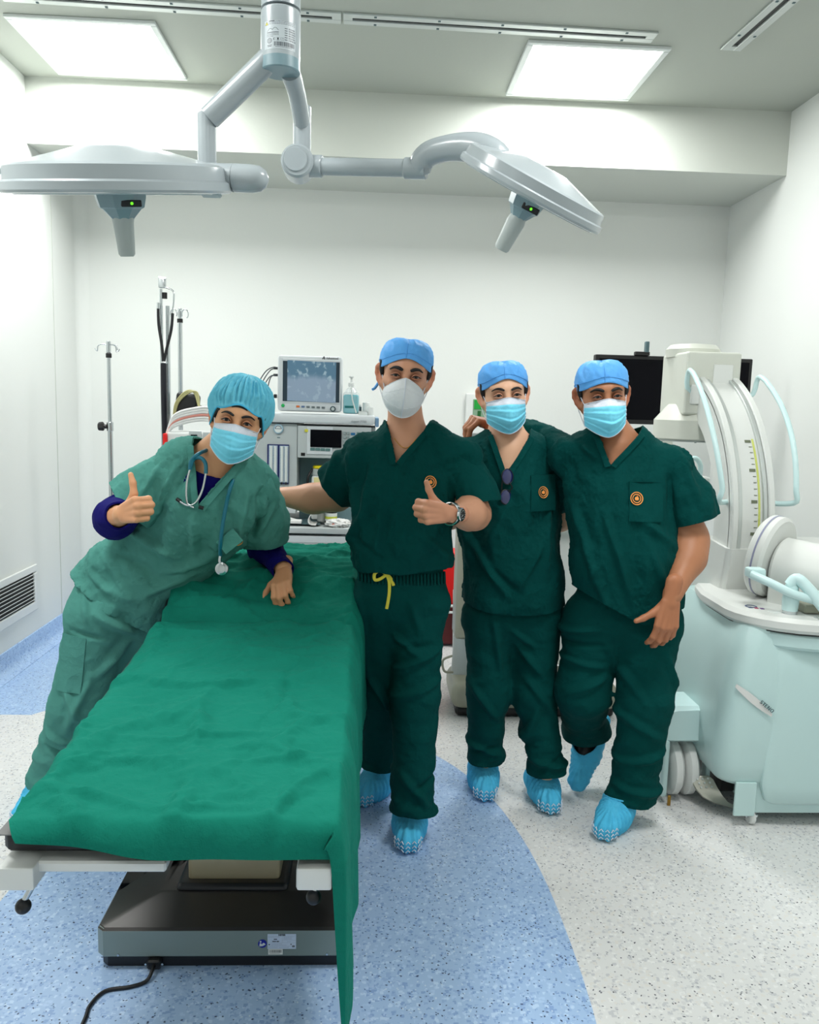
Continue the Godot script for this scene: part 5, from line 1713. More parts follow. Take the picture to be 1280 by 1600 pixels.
	# scraps on the floor at the left
	for q in [[-1.40, -2.75, 0.5, 0.07, "longer white paper scrap on the floor at the left edge"], [-1.47, -2.92, -0.4, 0.04, "shorter white paper scrap on the floor at the left edge"]]:
		var s := obj("paper_scrap", boxmesh(Vector3.ZERO, Vector3(q[3], 0.002, 0.018), 0.0005, 1, Transform3D(Basis(Vector3.UP, q[2]), Vector3(q[0], 0.0018, q[1]))), M.frame_white)
		tag(s, q[4], "paper")

# ---------------------------------------------------------------- soft bodies: tapered capsules joined by a smooth minimum, meshed as surface nets
class Field:
	var h := 0.01
	var k := 60.0
	var prims := []      # [a, b, ra, rb, w, q, carve]
	func _init(cell: float, sharp: float) -> void:
		h = cell
		k = sharp
	func cap(a: Vector3, b: Vector3, ra: float, rb: float, w := Vector3.ZERO, q := 1.0) -> void:
		prims.append([a, b, ra, rb, w, q, false])
	func carve(a: Vector3, b: Vector3, ra: float, rb: float) -> void:
		prims.append([a, b, ra, rb, Vector3.ZERO, 1.0, true])
	func chain(pts: Array, rad: Array, w := Vector3.ZERO, q := 1.0) -> void:
		for i in pts.size() - 1:
			cap(pts[i], pts[i + 1], rad[i], rad[i + 1], w, q)
	# returns [vertices, quads]
	func build() -> Array:
		var lo := Vector3.ONE * 1e9
		var hi := -Vector3.ONE * 1e9
		var m := 4.0 / k + h
		for p in prims:
			if p[6]:
				continue
			var r: float = maxf(p[2], p[3]) + m + h
			var a: Vector3 = p[0]
			var b: Vector3 = p[1]
			lo = lo.min(a.min(b) - Vector3.ONE * r)
			hi = hi.max(a.max(b) + Vector3.ONE * r)
		var nx := int((hi.x - lo.x) / h) + 2
		var ny := int((hi.y - lo.y) / h) + 2
		var nz := int((hi.z - lo.z) / h) + 2
		var g := PackedFloat32Array()
		g.resize(nx * ny * nz)
		var nxy := nx * ny
		for p in prims:
			var a: Vector3 = p[0]
			var b: Vector3 = p[1]
			var ra: float = p[2]
			var dr: float = p[3] - ra
			var w: Vector3 = p[4]
			var qm: float = p[5] - 1.0
			var squash := qm != 0.0
			var neg: bool = p[6]
			var ab := b - a
			var inv := 1.0 / maxf(ab.length_squared(), 1e-9)
			var r := maxf(ra, ra + dr) + m
			var c0 := (a.min(b) - Vector3.ONE * r - lo) / h
			var c1 := (a.max(b) + Vector3.ONE * r - lo) / h
			var x0 := maxi(int(c0.x), 0)
			var y0 := maxi(int(c0.y), 0)
			var z0 := maxi(int(c0.z), 0)
			var x1 := mini(int(c1.x) + 1, nx - 1)
			var y1 := mini(int(c1.y) + 1, ny - 1)
			var z1 := mini(int(c1.z) + 1, nz - 1)
			for iz in range(z0, z1 + 1):
				for iy in range(y0, y1 + 1):
					var at := iz * nxy + iy * nx + x0
					var v := Vector3(lo.x + x0 * h, lo.y + iy * h, lo.z + iz * h) - a
					for ix in range(x0, x1 + 1):
						var t := clampf(v.dot(ab) * inv, 0.0, 1.0)
						var e := v - ab * t
						if squash:
							e += w * (e.dot(w) * qm)
						var d := e.length() - ra - dr * t
						if d < m:
							if neg:
								g[at] *= clampf(1.0 - exp(-k * d), 0.0, 1.0) if d > 0.0 else 0.0
							else:
								g[at] += exp(-k * d)
						at += 1
						v.x += h
		# surface nets in one pass over the grid edges
		var acc := PackedVector3Array()
		acc.resize(g.size())
		var cnt := PackedByteArray()
		cnt.resize(g.size())
		var vid := PackedInt32Array()
		vid.resize(g.size())
		var quads := PackedInt32Array()
		var step := [1, nx, nxy]
		var sx := [1, nx, nxy]
		for iz in range(1, nz - 1):
			for iy in range(1, ny - 1):
				var at := iz * nxy + iy * nx
				for ix in range(1, nx - 1):
					var i := at + ix
					var gi := g[i]
					var ins := gi > 1.0
					for ax in 3:
						var gj := g[i + sx[ax]]
						if ins != (gj > 1.0):
							var f0 := log(maxf(gi, 1e-4))
							var f1 := log(maxf(gj, 1e-4))
							var t := f0 / (f0 - f1)
							var p := Vector3(ix, iy, iz)
							p[ax] += t
							var d1: int = sx[(ax + 1) % 3]
							var d2: int = sx[(ax + 2) % 3]
							var c := [i, i - d1, i - d1 - d2, i - d2]
							for ci in c:
								acc[ci] += p
								cnt[ci] += 1
							if ins:
								quads.append_array(PackedInt32Array([c[0], c[1], c[2], c[3]]))
							else:
								quads.append_array(PackedInt32Array([c[3], c[2], c[1], c[0]]))
		var verts := PackedVector3Array()
		vid.fill(-1)
		for n in quads.size():
			var c := quads[n]
			if vid[c] < 0:
				vid[c] = verts.size()
				verts.append(lo + acc[c] / float(cnt[c]) * h)
			quads[n] = vid[c]
		return [verts, quads]

# one round of smooth subdivision (quads in, four quads out)
func subdiv(vq: Array) -> Array:
	var v: PackedVector3Array = vq[0]
	var q: PackedInt32Array = vq[1]
	var nv := v.size()
	var nf := q.size() / 4
	var fp := PackedVector3Array()
	fp.resize(nf)
	var fs := PackedVector3Array()
	fs.resize(nv)
	var ms := PackedVector3Array()
	ms.resize(nv)
	var fc := PackedInt32Array()
	fc.resize(nv)
	var ek := {}
	var ea := PackedVector3Array()
	var ef := PackedVector3Array()
	var en := PackedInt32Array()
	var fe := PackedInt32Array()
	fe.resize(nf * 4)
	for f in nf:
		var b := f * 4
		var c := (v[q[b]] + v[q[b + 1]] + v[q[b + 2]] + v[q[b + 3]]) * 0.25
		fp[f] = c
		for i in 4:
			var x := q[b + i]
			var y := q[b + (i + 1) % 4]
			var key := x * nv + y if x < y else y * nv + x
			var e: int = ek.get(key, -1)
			var mid := (v[x] + v[y]) * 0.5
			if e < 0:
				e = ea.size()
				ek[key] = e
				ea.append(mid)
				ef.append(c)
				en.append(1)
			else:
				ef[e] += c
				en[e] += 1
			fe[b + i] = e
			fs[x] += c
			ms[x] += mid
			ms[y] += mid
			fc[x] += 1
	var out := PackedVector3Array()
	out.resize(nv)
	for i in nv:
		var n := float(fc[i])
		if n < 3:
			out[i] = v[i]
		else:
			out[i] = (fs[i] / n + ms[i] / n + v[i] * (n - 3.0)) / n
	var e0 := nv
	for e in ea.size():
		out.append((ea[e] * 2.0 + ef[e]) * 0.25 if en[e] == 2 else ea[e])
	var f0 := out.size()
	out.append_array(fp)
	var oq := PackedInt32Array()
	oq.resize(nf * 16)
	var o := 0
	for f in nf:
		var b := f * 4
		for i in 4:
			oq[o] = q[b + i]
			oq[o + 1] = e0 + fe[b + i]
			oq[o + 2] = f0 + f
			oq[o + 3] = e0 + fe[b + (i + 3) % 4]
			o += 4
	return [out, oq]

func quads_to_tris(q: PackedInt32Array) -> PackedInt32Array:
	# stored anticlockwise outward; given out clockwise
	var t := PackedInt32Array()
	t.resize(q.size() / 4 * 6)
	var o := 0
	for i in range(0, q.size(), 4):
		t[o] = q[i]
		t[o + 1] = q[i + 2]
		t[o + 2] = q[i + 1]
		t[o + 3] = q[i]
		t[o + 4] = q[i + 3]
		t[o + 5] = q[i + 2]
		o += 6
	return t

func normals_of(pos: PackedVector3Array, idx: PackedInt32Array) -> PackedVector3Array:
	var nor := PackedVector3Array()
	nor.resize(pos.size())
	for i in range(0, idx.size(), 3):
		var a := pos[idx[i]]
		var fn := (pos[idx[i + 2]] - a).cross(pos[idx[i + 1]] - a)
		nor[idx[i]] += fn
		nor[idx[i + 1]] += fn
		nor[idx[i + 2]] += fn
	for i in nor.size():
		nor[i] = nor[i].normalized()
	return nor

# keeps what has cut(p) < 0, with clean edges
func clip(pos: PackedVector3Array, idx: PackedInt32Array, cut: Callable) -> Array:
	var c := PackedFloat32Array()
	c.resize(pos.size())
	for i in pos.size():
		c[i] = cut.call(pos[i])
	var out := PackedInt32Array()
	var p := pos.duplicate()
	var cache := {}
	var nv := pos.size()
	for i in range(0, idx.size(), 3):
		var inn := 0
		for j in 3:
			if c[idx[i + j]] < 0.0:
				inn += 1
		if inn == 3:
			out.append(idx[i])
			out.append(idx[i + 1])
			out.append(idx[i + 2])
		elif inn > 0:
			var poly := PackedInt32Array()
			for j in 3:
				var a := idx[i + j]
				var b := idx[i + (j + 1) % 3]
				if c[a] < 0.0:
					poly.append(a)
				if (c[a] < 0.0) != (c[b] < 0.0):
					var key := a * nv + b if a < b else b * nv + a
					var id: int = cache.get(key, -1)
					if id < 0:
						id = p.size()
						cache[key] = id
						p.append(pos[a].lerp(pos[b], c[a] / (c[a] - c[b])))
					poly.append(id)
			for j in range(1, poly.size() - 1):
				out.append(poly[0])
				out.append(poly[j])
				out.append(poly[j + 1])
	return [p, out]

# gives the open edges of a garment a turned-in rim
func rim(pos: PackedVector3Array, idx: PackedInt32Array, depth: float) -> Array:
	var nor := normals_of(pos, idx)
	var nv := pos.size()
	var seen := {}
	for i in range(0, idx.size(), 3):
		for j in 3:
			var a := idx[i + j]
			var b := idx[i + (j + 1) % 3]
			var back := b * nv + a
			if seen.has(back):
				seen.erase(back)
			else:
				seen[a * nv + b] = true
	var p := pos.duplicate()
	var t := idx.duplicate()
	var inner := {}
	for key in seen:
		var a: int = key / nv
		var b: int = key % nv
		for x in [a, b]:
			if not inner.has(x):
				inner[x] = p.size()
				p.append(pos[x] - nor[x] * depth)
		t.append_array(PackedInt32Array([b, a, inner[a], b, inner[a], inner[b]]))
	return [p, t]

func push(pos: PackedVector3Array, idx: PackedInt32Array, amount: Callable) -> PackedVector3Array:
	var nor := normals_of(pos, idx)
	var p := pos.duplicate()
	for i in p.size():
		p[i] = pos[i] + nor[i] * float(amount.call(pos[i]))
	return p

func indexed(pos: PackedVector3Array, idx: PackedInt32Array, colors := PackedColorArray()) -> ArrayMesh:
	# drops vertices that no face uses
	var map := PackedInt32Array()
	map.resize(pos.size())
	map.fill(-1)
	var p := PackedVector3Array()
	var c := PackedColorArray()
	var t := idx.duplicate()
	for i in t.size():
		var o := t[i]
		if map[o] < 0:
			map[o] = p.size()
			p.append(pos[o])
			if colors.size():
				c.append(colors[o])
		t[i] = map[o]
	var arr := []
	arr.resize(Mesh.ARRAY_MAX)
	arr[Mesh.ARRAY_VERTEX] = p
	arr[Mesh.ARRAY_NORMAL] = normals_of(p, t)
	arr[Mesh.ARRAY_INDEX] = t
	if colors.size():
		arr[Mesh.ARRAY_COLOR] = c
	var am := ArrayMesh.new()
	am.add_surface_from_arrays(Mesh.PRIMITIVE_TRIANGLES, arr)
	return am

# ---------------------------------------------------------------- people
class SkinMesh:
	var pos := PackedVector3Array()
	var idx := PackedInt32Array()
	var col := PackedColorArray()
	func add(p: PackedVector3Array, t: PackedInt32Array, c: Color) -> int:
		var o := pos.size()
		pos.append_array(p)
		for i in t:
			idx.append(i + o)
		for i in p.size():
			col.append(c)
		return o

# head in its own axes: x to the person's left, y up, z forward; middle between the ears at eye height
func head_field(X: Transform3D, s: float) -> Field:
	var F := Field.new(0.0042 * s, 190.0)
	var P := func(x: float, y: float, z: float) -> Vector3: return X * (Vector3(x, y, z) * s)
	var bx := X.basis.x.normalized()
	F.cap(P.call(0, 0.036, -0.026), P.call(0, 0.032, 0.016), 0.081 * s, 0.076 * s, bx, 1.07)
	F.cap(P.call(0, -0.012, 0.028), P.call(0, -0.075, 0.043), 0.062 * s, 0.040 * s)
	F.cap(P.call(0, -0.104, 0.058), P.call(0, -0.098, 0.056), 0.021 * s, 0.021 * s)
	F.cap(P.call(0, 0.014, 0.088), P.call(0, -0.032, 0.102), 0.0085 * s, 0.011 * s)
	F.cap(P.call(0, -0.062, 0.083), P.call(0, -0.07, 0.080), 0.014 * s, 0.014 * s)
	for m in [-1.0, 1.0]:
		F.cap(P.call(m * 0.047, -0.035, 0.0), P.call(m * 0.022, -0.095, 0.050), 0.027 * s, 0.022 * s)
		F.cap(P.call(m * 0.041, -0.022, 0.060), P.call(m * 0.057, -0.014, 0.030), 0.015 * s, 0.015 * s)
		F.cap(P.call(m * 0.013, 0.027, 0.086), P.call(m * 0.046, 0.030, 0.067), 0.011 * s, 0.010 * s)
		F.cap(P.call(m * 0.011, -0.037, 0.092), P.call(m * 0.010, -0.036, 0.096), 0.008 * s, 0.008 * s)
		F.carve(P.call(m * 0.030, 0.004, 0.0985), P.call(m * 0.035, 0.004, 0.0970), 0.0125 * s, 0.0125 * s)
		# ear: plate, rim, lobe
		F.cap(P.call(m * 0.077, 0.012, -0.010), P.call(m * 0.077, -0.020, -0.004), 0.010 * s, 0.008 * s, bx, 2.4)
		var rm := [P.call(m * 0.0775, -0.030, 0.003), P.call(m * 0.085, -0.016, -0.008), P.call(m * 0.092, 0.004, -0.015), P.call(m * 0.092, 0.022, -0.014), P.call(m * 0.086, 0.030, -0.005), P.call(m * 0.077, 0.020, 0.004)]
		F.chain(rm, [0.0056 * s, 0.0044 * s, 0.0042 * s, 0.0042 * s, 0.0042 * s, 0.0042 * s])
	return F

func hand_field(F: Field, W: Vector3, Y: Vector3, X: Vector3, Z: Vector3, curls: Array, thumb: Array, s := 1.0, splay := 0.0) -> void:
	Y = Y.normalized()
	X = (X - Y * X.dot(Y)).normalized()
	var zz := X.cross(Y).normalized()
	Z = zz if zz.dot(Z) > 0 else -zz
	var L := func(x: float, y: float, z: float) -> Vector3: return W + (X * x + Y * y + Z * z) * s
	F.cap(L.call(0, -0.055, 0), L.call(0, 0.012, 0), 0.0270 * s, 0.0255 * s, Z, 1.30)
	var bx := [0.0275, 0.0085, -0.0115, -0.029]
	var by := [0.088, 0.093, 0.089, 0.080]
	var ln := [[0.042, 0.026, 0.019], [0.046, 0.029, 0.020], [0.043, 0.027, 0.019], [0.034, 0.021, 0.017]]
	var rr := [0.0098, 0.0100, 0.0095, 0.0084]
	for f in 4:
		var base: Vector3 = L.call(bx[f], by[f], 0.004)
		F.cap(L.call(bx[f] * 0.55, 0.012, 0.0), base, 0.0150 * s, rr[f] * 1.2 * s)
		F.cap(L.call(bx[f] * 0.7, 0.03, -0.010), L.call(bx[f] * 0.95, 0.075, -0.007), 0.0125 * s, 0.0095 * s)
		var p := base
		var a := 0.0
		var sp: float = splay * (1.2 - f * 0.8)
		for j in 3:
			a += deg_to_rad(curls[f][j])
			var d := (Y * cos(sp) + X * sin(sp)) * cos(a) - Z * sin(a)
			var q: Vector3 = p + d * float(ln[f][j]) * s
			F.cap(p, q, rr[f] * (1.0 - 0.07 * j) * s, rr[f] * (0.95 - 0.08 * j) * s)
			p = q
	# thumb: directions of its three bones in (thumb side, fingers, back)
	var tp: Vector3 = L.call(0.018, 0.022, -0.008)
	var tl := [0.044, 0.033, 0.026]
	var tr := [0.0135, 0.0112, 0.0098, 0.0082]
	for j in 3:
		var tv: Vector3 = thumb[j]
		var d := (X * tv.x + Y * tv.y + Z * tv.z).normalized()
		var q: Vector3 = tp + d * float(tl[j]) * s
		F.cap(tp, q, tr[j] * s, tr[j + 1] * s)
		tp = q

const FIST := [[82, 98, 62], [84, 100, 62], [86, 100, 60], [88, 98, 58]]
const THUMB_UP := [Vector3(0.75, 0.6, -0.25), Vector3(1, 0.12, 0.0), Vector3(1, -0.10, 0.06)]
const RELAXED := [[18, 26, 16], [22, 30, 18], [26, 32, 20], [30, 34, 22]]

func skin_material(c: Color) -> StandardMaterial3D:
	var m := mat(Color.WHITE, 0.48, 0.0, 0.45)
	m.vertex_color_use_as_albedo = true
	bumpy(m, M.cloth_n, 40.0, 0.10)
	return m

func build_skin(o: Node3D, d: Dictionary, X: Transform3D) -> void:
	var c: Color = d.skin.srgb_to_linear()
	var sk := SkinMesh.new()
	var F := Field.new(0.015, 55.0)
	var neck: Vector3 = d.neck
	F.chain([X * Vector3(0, -0.035, -0.022), neck + Vector3(0, 0.02, -0.02)], [0.055, 0.060])
	F.chain(d.spine.slice(0, 4), [d.spine_r[0] - 0.028, d.spine_r[1] - 0.038, d.spine_r[2] - 0.05, 0.085], d.front, d.flat)
	F.chain([d.shR, neck - d.up * 0.02 - d.front * 0.01, d.shL], [0.046, 0.055, 0.046])
	F.cap(neck - d.up * 0.05 + d.front * 0.02, neck - d.up * 0.16 + d.front * 0.035, 0.075 * d.get("chest_k", 1.0), 0.10 * d.get("chest_k", 1.0), d.front, 1.35)
	for arm in d.arms:
		F.chain(arm.pts, arm.r)
	for leg in d.legs:
		F.chain([d.pel, leg.pts[0], leg.pts[1], leg.pts[2]], [0.06, 0.06, 0.045, 0.036], Vector3.ZERO, 1.0)
	var b := subdiv(F.build())
	sk.add(b[0], quads_to_tris(b[1]), c)
	# head
	var s: float = d.get("head_scale", 1.0)
	var hb := subdiv(head_field(X, s).build())
	var at := sk.add(hb[0], quads_to_tris(hb[1]), c)
	var inv := X.affine_inverse()
	var n := FastNoiseLite.new()
	n.frequency = 30.0
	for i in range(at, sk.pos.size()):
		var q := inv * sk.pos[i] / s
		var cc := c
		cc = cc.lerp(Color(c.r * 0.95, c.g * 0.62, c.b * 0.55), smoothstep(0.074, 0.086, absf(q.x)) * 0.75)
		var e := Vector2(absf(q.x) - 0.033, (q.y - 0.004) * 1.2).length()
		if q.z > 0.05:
			cc = cc.lerp(Color(c.r * 0.55, c.g * 0.44, c.b * 0.40), (1.0 - smoothstep(0.012, 0.028, e)) * 0.85)  # shade of the eye sockets painted into the skin colour
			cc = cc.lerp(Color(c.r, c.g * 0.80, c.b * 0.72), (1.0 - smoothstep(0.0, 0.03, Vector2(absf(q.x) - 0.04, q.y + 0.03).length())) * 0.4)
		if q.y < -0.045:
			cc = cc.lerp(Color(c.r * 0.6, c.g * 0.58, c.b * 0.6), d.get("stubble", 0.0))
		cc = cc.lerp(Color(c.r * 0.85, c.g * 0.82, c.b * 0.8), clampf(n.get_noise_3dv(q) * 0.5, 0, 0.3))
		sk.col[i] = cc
	# eyelids
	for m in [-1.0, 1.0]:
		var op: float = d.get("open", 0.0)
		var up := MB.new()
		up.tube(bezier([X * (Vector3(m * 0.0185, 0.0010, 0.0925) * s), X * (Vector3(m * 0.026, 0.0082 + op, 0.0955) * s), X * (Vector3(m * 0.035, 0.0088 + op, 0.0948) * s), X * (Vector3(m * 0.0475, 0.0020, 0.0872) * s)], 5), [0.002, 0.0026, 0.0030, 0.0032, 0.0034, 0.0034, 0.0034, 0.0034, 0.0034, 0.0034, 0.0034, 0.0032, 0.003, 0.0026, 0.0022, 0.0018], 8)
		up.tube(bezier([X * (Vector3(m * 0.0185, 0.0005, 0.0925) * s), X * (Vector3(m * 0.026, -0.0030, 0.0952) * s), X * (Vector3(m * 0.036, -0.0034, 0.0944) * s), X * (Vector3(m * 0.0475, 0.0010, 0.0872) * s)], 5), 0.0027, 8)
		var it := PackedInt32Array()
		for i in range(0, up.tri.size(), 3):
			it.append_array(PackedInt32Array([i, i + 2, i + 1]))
		sk.add(up.tri, it, Color(c.r * 0.66, c.g * 0.54, c.b * 0.50))  # lids coloured darker than the skin to stand in for shadow
	# hands
	for hnd in d.hands:
		var HF := Field.new(0.0029, 420.0)
		hand_field(HF, hnd.w, hnd.y, hnd.x, hnd.z, hnd.curl, hnd.thumb, hnd.get("s", 1.0), hnd.get("splay", 0.0))
		var hm := subdiv(HF.build())
		var a2 := sk.add(hm[0], quads_to_tris(hm[1]), c.lerp(Color(c.r, c.g * 0.86, c.b * 0.82), 0.5))
	d.skin_pos = sk.pos
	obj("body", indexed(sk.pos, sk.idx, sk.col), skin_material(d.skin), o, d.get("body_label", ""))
	# eyes and brows
	var white := mat(Color(0.66, 0.63, 0.60), 0.25)
	var iris := mat(Color(0.05, 0.03, 0.02), 0.35)
	for m in [-1.0, 1.0]:
		var eb := MB.new()
		eb.ball(Vector3(m * 0.032, 0.0035, 0.0842) * s, Vector3(0.0128, 0.0082, 0.0118) * s, 20, 14, X)
		var eo := obj("eye", eb.mesh(60), white, o)
		var ib := MB.new()
		ib.ball(Vector3(m * 0.032 + d.get("gaze", 0.0), 0.0035, 0.0908) * s, Vector3(0.0068, 0.0064, 0.0062) * s, 16, 12, X)
		obj("iris", ib.mesh(60), iris, eo, "dark brown iris")
		obj("lashes", tubemesh(bezier([X * (Vector3(m * 0.0190, 0.0012, 0.0945) * s), X * (Vector3(m * 0.026, 0.0058 + d.get("open", 0.0), 0.0990) * s), X * (Vector3(m * 0.035, 0.0064 + d.get("open", 0.0), 0.0986) * s), X * (Vector3(m * 0.0485, 0.0012, 0.0890) * s)], 5), 0.0013, 6), M.hair, o)
		var br := MB.new()
		var w: float = d.get("brow", 1.0)
		br.tube(bezier([X * (Vector3(m * 0.012, 0.0205, 0.0985) * s), X * (Vector3(m * 0.026, 0.0265, 0.0975) * s), X * (Vector3(m * 0.040, 0.0270, 0.0880) * s), X * (Vector3(m * 0.053, 0.0195, 0.0725) * s)], 4), [0.003 * w, 0.004 * w, 0.0045 * w, 0.0048 * w, 0.0048 * w, 0.0046 * w, 0.0044 * w, 0.004 * w, 0.0036 * w, 0.003 * w, 0.0024 * w, 0.002 * w, 0.001 * w], 8)
		obj("eyebrow", br.mesh(60), M.hair, o)
		# hair at the temple
		var hr := MB.new()
		hr.tube(bezier([X * (Vector3(m * 0.073, 0.045, 0.020) * s), X * (Vector3(m * 0.076, 0.02, 0.018) * s), X * (Vector3(m * 0.0745, -0.004, 0.018) * s)], 4), [0.014, 0.013, 0.012, 0.011, 0.010, 0.009, 0.007, 0.005, 0.003], 10)
		obj("hair", hr.mesh(60), M.hair, o)

# close-fitting cap: u round the head, v from the rim to the crown
func build_cap(o: Node3D, X: Transform3D, s: float, seed: int, seam: float, front: float) -> void:
	var n := FastNoiseLite.new()
	n.seed = seed
	n.frequency = 1.0
	n.fractal_type = FastNoiseLite.FRACTAL_RIDGED
	n.fractal_octaves = 2
	var N := 72
	var V := 22
	var pos := PackedVector3Array()
	var idx := PackedInt32Array()
	for k in V + 1:
		var v := float(k) / V
		for i in N:
			var a := TAU * i / N          # 0 at the front
			var ca := cos(a)
			var sa := sin(a)
			# rim height: forehead, dipping behind the ears, low on the nape
			var y0 := lerpf(front, 0.024, smoothstep(0.0, 1.25, absf(wrapf(a, -PI, PI))))
			y0 = lerpf(y0, -0.030, smoothstep(1.5, 2.6, absf(wrapf(a, -PI, PI))))
			var top := 0.122
			var y := lerpf(y0, top, 1.0 - pow(1.0 - v, 1.75))
			var t := clampf((y - 0.03) / (top - 0.03), 0.0, 1.0)
			var r := sqrt(maxf(0.0, 1.0 - pow(t, 2.3))) if y > 0.03 else 1.0
			if k == V:
				r = 0.0
			var rx := 0.0845 * r
			var rz := (0.104 if ca > 0 else 0.113) * r
			var fit := 1.0
			var p := Vector3(sa * rx * fit, y, ca * rz - 0.006)
			# loose folds, two lobes either side of the seam
			var bump := n.get_noise_3d(sa * 2.2, y * 22.0 + ca * 2.0, 3.0 + ca) * 0.5 + 0.5
			var puff := sin(PI * clampf(v, 0, 1)) * (0.003 + 0.011 * bump)
			var ds := absf(wrapf(a - seam, -PI, PI))
			var notch := exp(-pow(sin(ds) * 9.0 * maxf(r, 0.2), 2.0)) * (1.0 if ds < PI / 2 else 0.6)
			puff -= 0.0085 * notch * smoothstep(0.25, 0.9, v)
			puff += 0.006 * smoothstep(0.4, 0.85, v) * absf(sin(a - seam)) * (1.0 - v)
			if k <= 2:
				puff = 0.0012
			var dirv := Vector3(sa, 0.25 + t, ca).normalized()
			pos.append(X * ((p + dirv * puff) * s))
	for k in V:
		for i in N:
			var j := (i + 1) % N
			var a := k * N + i
			var b := k * N + j
			idx.append_array(PackedInt32Array([a, a + N, b, b, a + N, b + N]))
	var rr := rim(pos, idx, 0.003)
	var cap := obj("surgical_cap", indexed(rr[0], rr[1]), M.cap_blue, o)
	# seam down the front and the hem
	var sp := PackedVector3Array()
	for k in 14:
		var q := pos[(k) * N + posmod(roundi(seam / TAU * N), N)]
		sp.append(q + X.basis.z * 0.0012)
	obj("cap_seam", tubemesh(sp, 0.0011, 6), M.cap_blue, cap)
	var hp := PackedVector3Array()
	for i in N + 1:
		hp.append(pos[3 * N + i % N] + (pos[3 * N + i % N] - X.origin).normalized() * 0.0006)
	obj("cap_hem", tubemesh(hp, 0.0010, 6), M.cap_blue, cap)

func build_bouffant(o: Node3D, X: Transform3D, s: float) -> void:
	var n := FastNoiseLite.new()
	n.seed = 14
	n.frequency = 1.0
	n.fractal_octaves = 2
	var N := 240
	var V := 36
	var pos := PackedVector3Array()
	var idx := PackedInt32Array()
	for k in V + 1:
		var v := float(k) / V
		for i in N:
			var a := TAU * i / N
			var aa := absf(wrapf(a, -PI, PI))
			var y0 := lerpf(0.057, 0.034, smoothstep(0.0, 0.8, aa))
			y0 = lerpf(y0, -0.030, smoothstep(0.9, 1.6, aa))
			y0 = lerpf(y0, -0.055, smoothstep(1.6, 2.4, aa))
			var top := 0.142
			var y := lerpf(y0, top, 1.0 - pow(1.0 - v, 1.7))
			var t := clampf((y - 0.02) / (top - 0.02), 0.0, 1.0)
			var r := sqrt(maxf(0.0, 1.0 - pow(t, 2.4))) if y > 0.02 else 1.0
			if k == V:
				r = 0.0
			var p := Vector3(sin(a) * 0.084 * r, y, cos(a) * (0.101 if cos(a) > 0 else 0.112) * r - 0.006)
			var pl := sin(a * 34.0 + 3.0 * n.get_noise_2d(sin(a) * 3, cos(a) * 3 + v))
			var puff := smoothstep(0.0, 0.28, v) * (0.020 + 0.008 * n.get_noise_3d(sin(a) * 3.0, v * 4.0, cos(a) * 3.0)) * (1.0 - 0.35 * v)
			puff += 0.0062 * pl * smoothstep(0.03, 0.12, v) * (1.0 - smoothstep(0.5, 0.95, v))
			# gathered at the middle of the forehead
			var g := exp(-pow(aa / 0.16, 2.0)) * (1.0 - smoothstep(0.05, 0.5, v))
			puff -= 0.010 * g * smoothstep(0.03, 0.12, v)
			var dirv := Vector3(sin(a), 0.2 + t, cos(a)).normalized()
			pos.append(X * ((p + dirv * (puff + 0.001)) * s))
	for k in V:
		for i in N:
			var j := (i + 1) % N
			var a := k * N + i
			var b := k * N + j
			idx.append_array(PackedInt32Array([a, a + N, b, b, a + N, b + N]))
	var rr := rim(pos, idx, 0.003)
	var cap := obj("bouffant_cap", indexed(rr[0], rr[1]), M.bouffant, o)
	var hp := PackedVector3Array()
	for i in N + 1:
		hp.append(pos[i % N] + (pos[i % N] - X.origin).normalized() * 0.001)
	obj("elastic_hem", tubemesh(hp, 0.0026, 6), M.cover, cap)
	# hair line under the rim
	var hl := PackedVector3Array()
	for i in 81:
		var a := lerpf(-1.35, 1.35, i / 80.0)
		var q := posmod(roundi(a / TAU * N), N)
		hl.append(pos[q] - X.basis.y * 0.003 - (pos[q] - X.origin).normalized() * 0.007)
	obj("hair", tubemesh(hl, 0.0048, 8), M.hair, o)

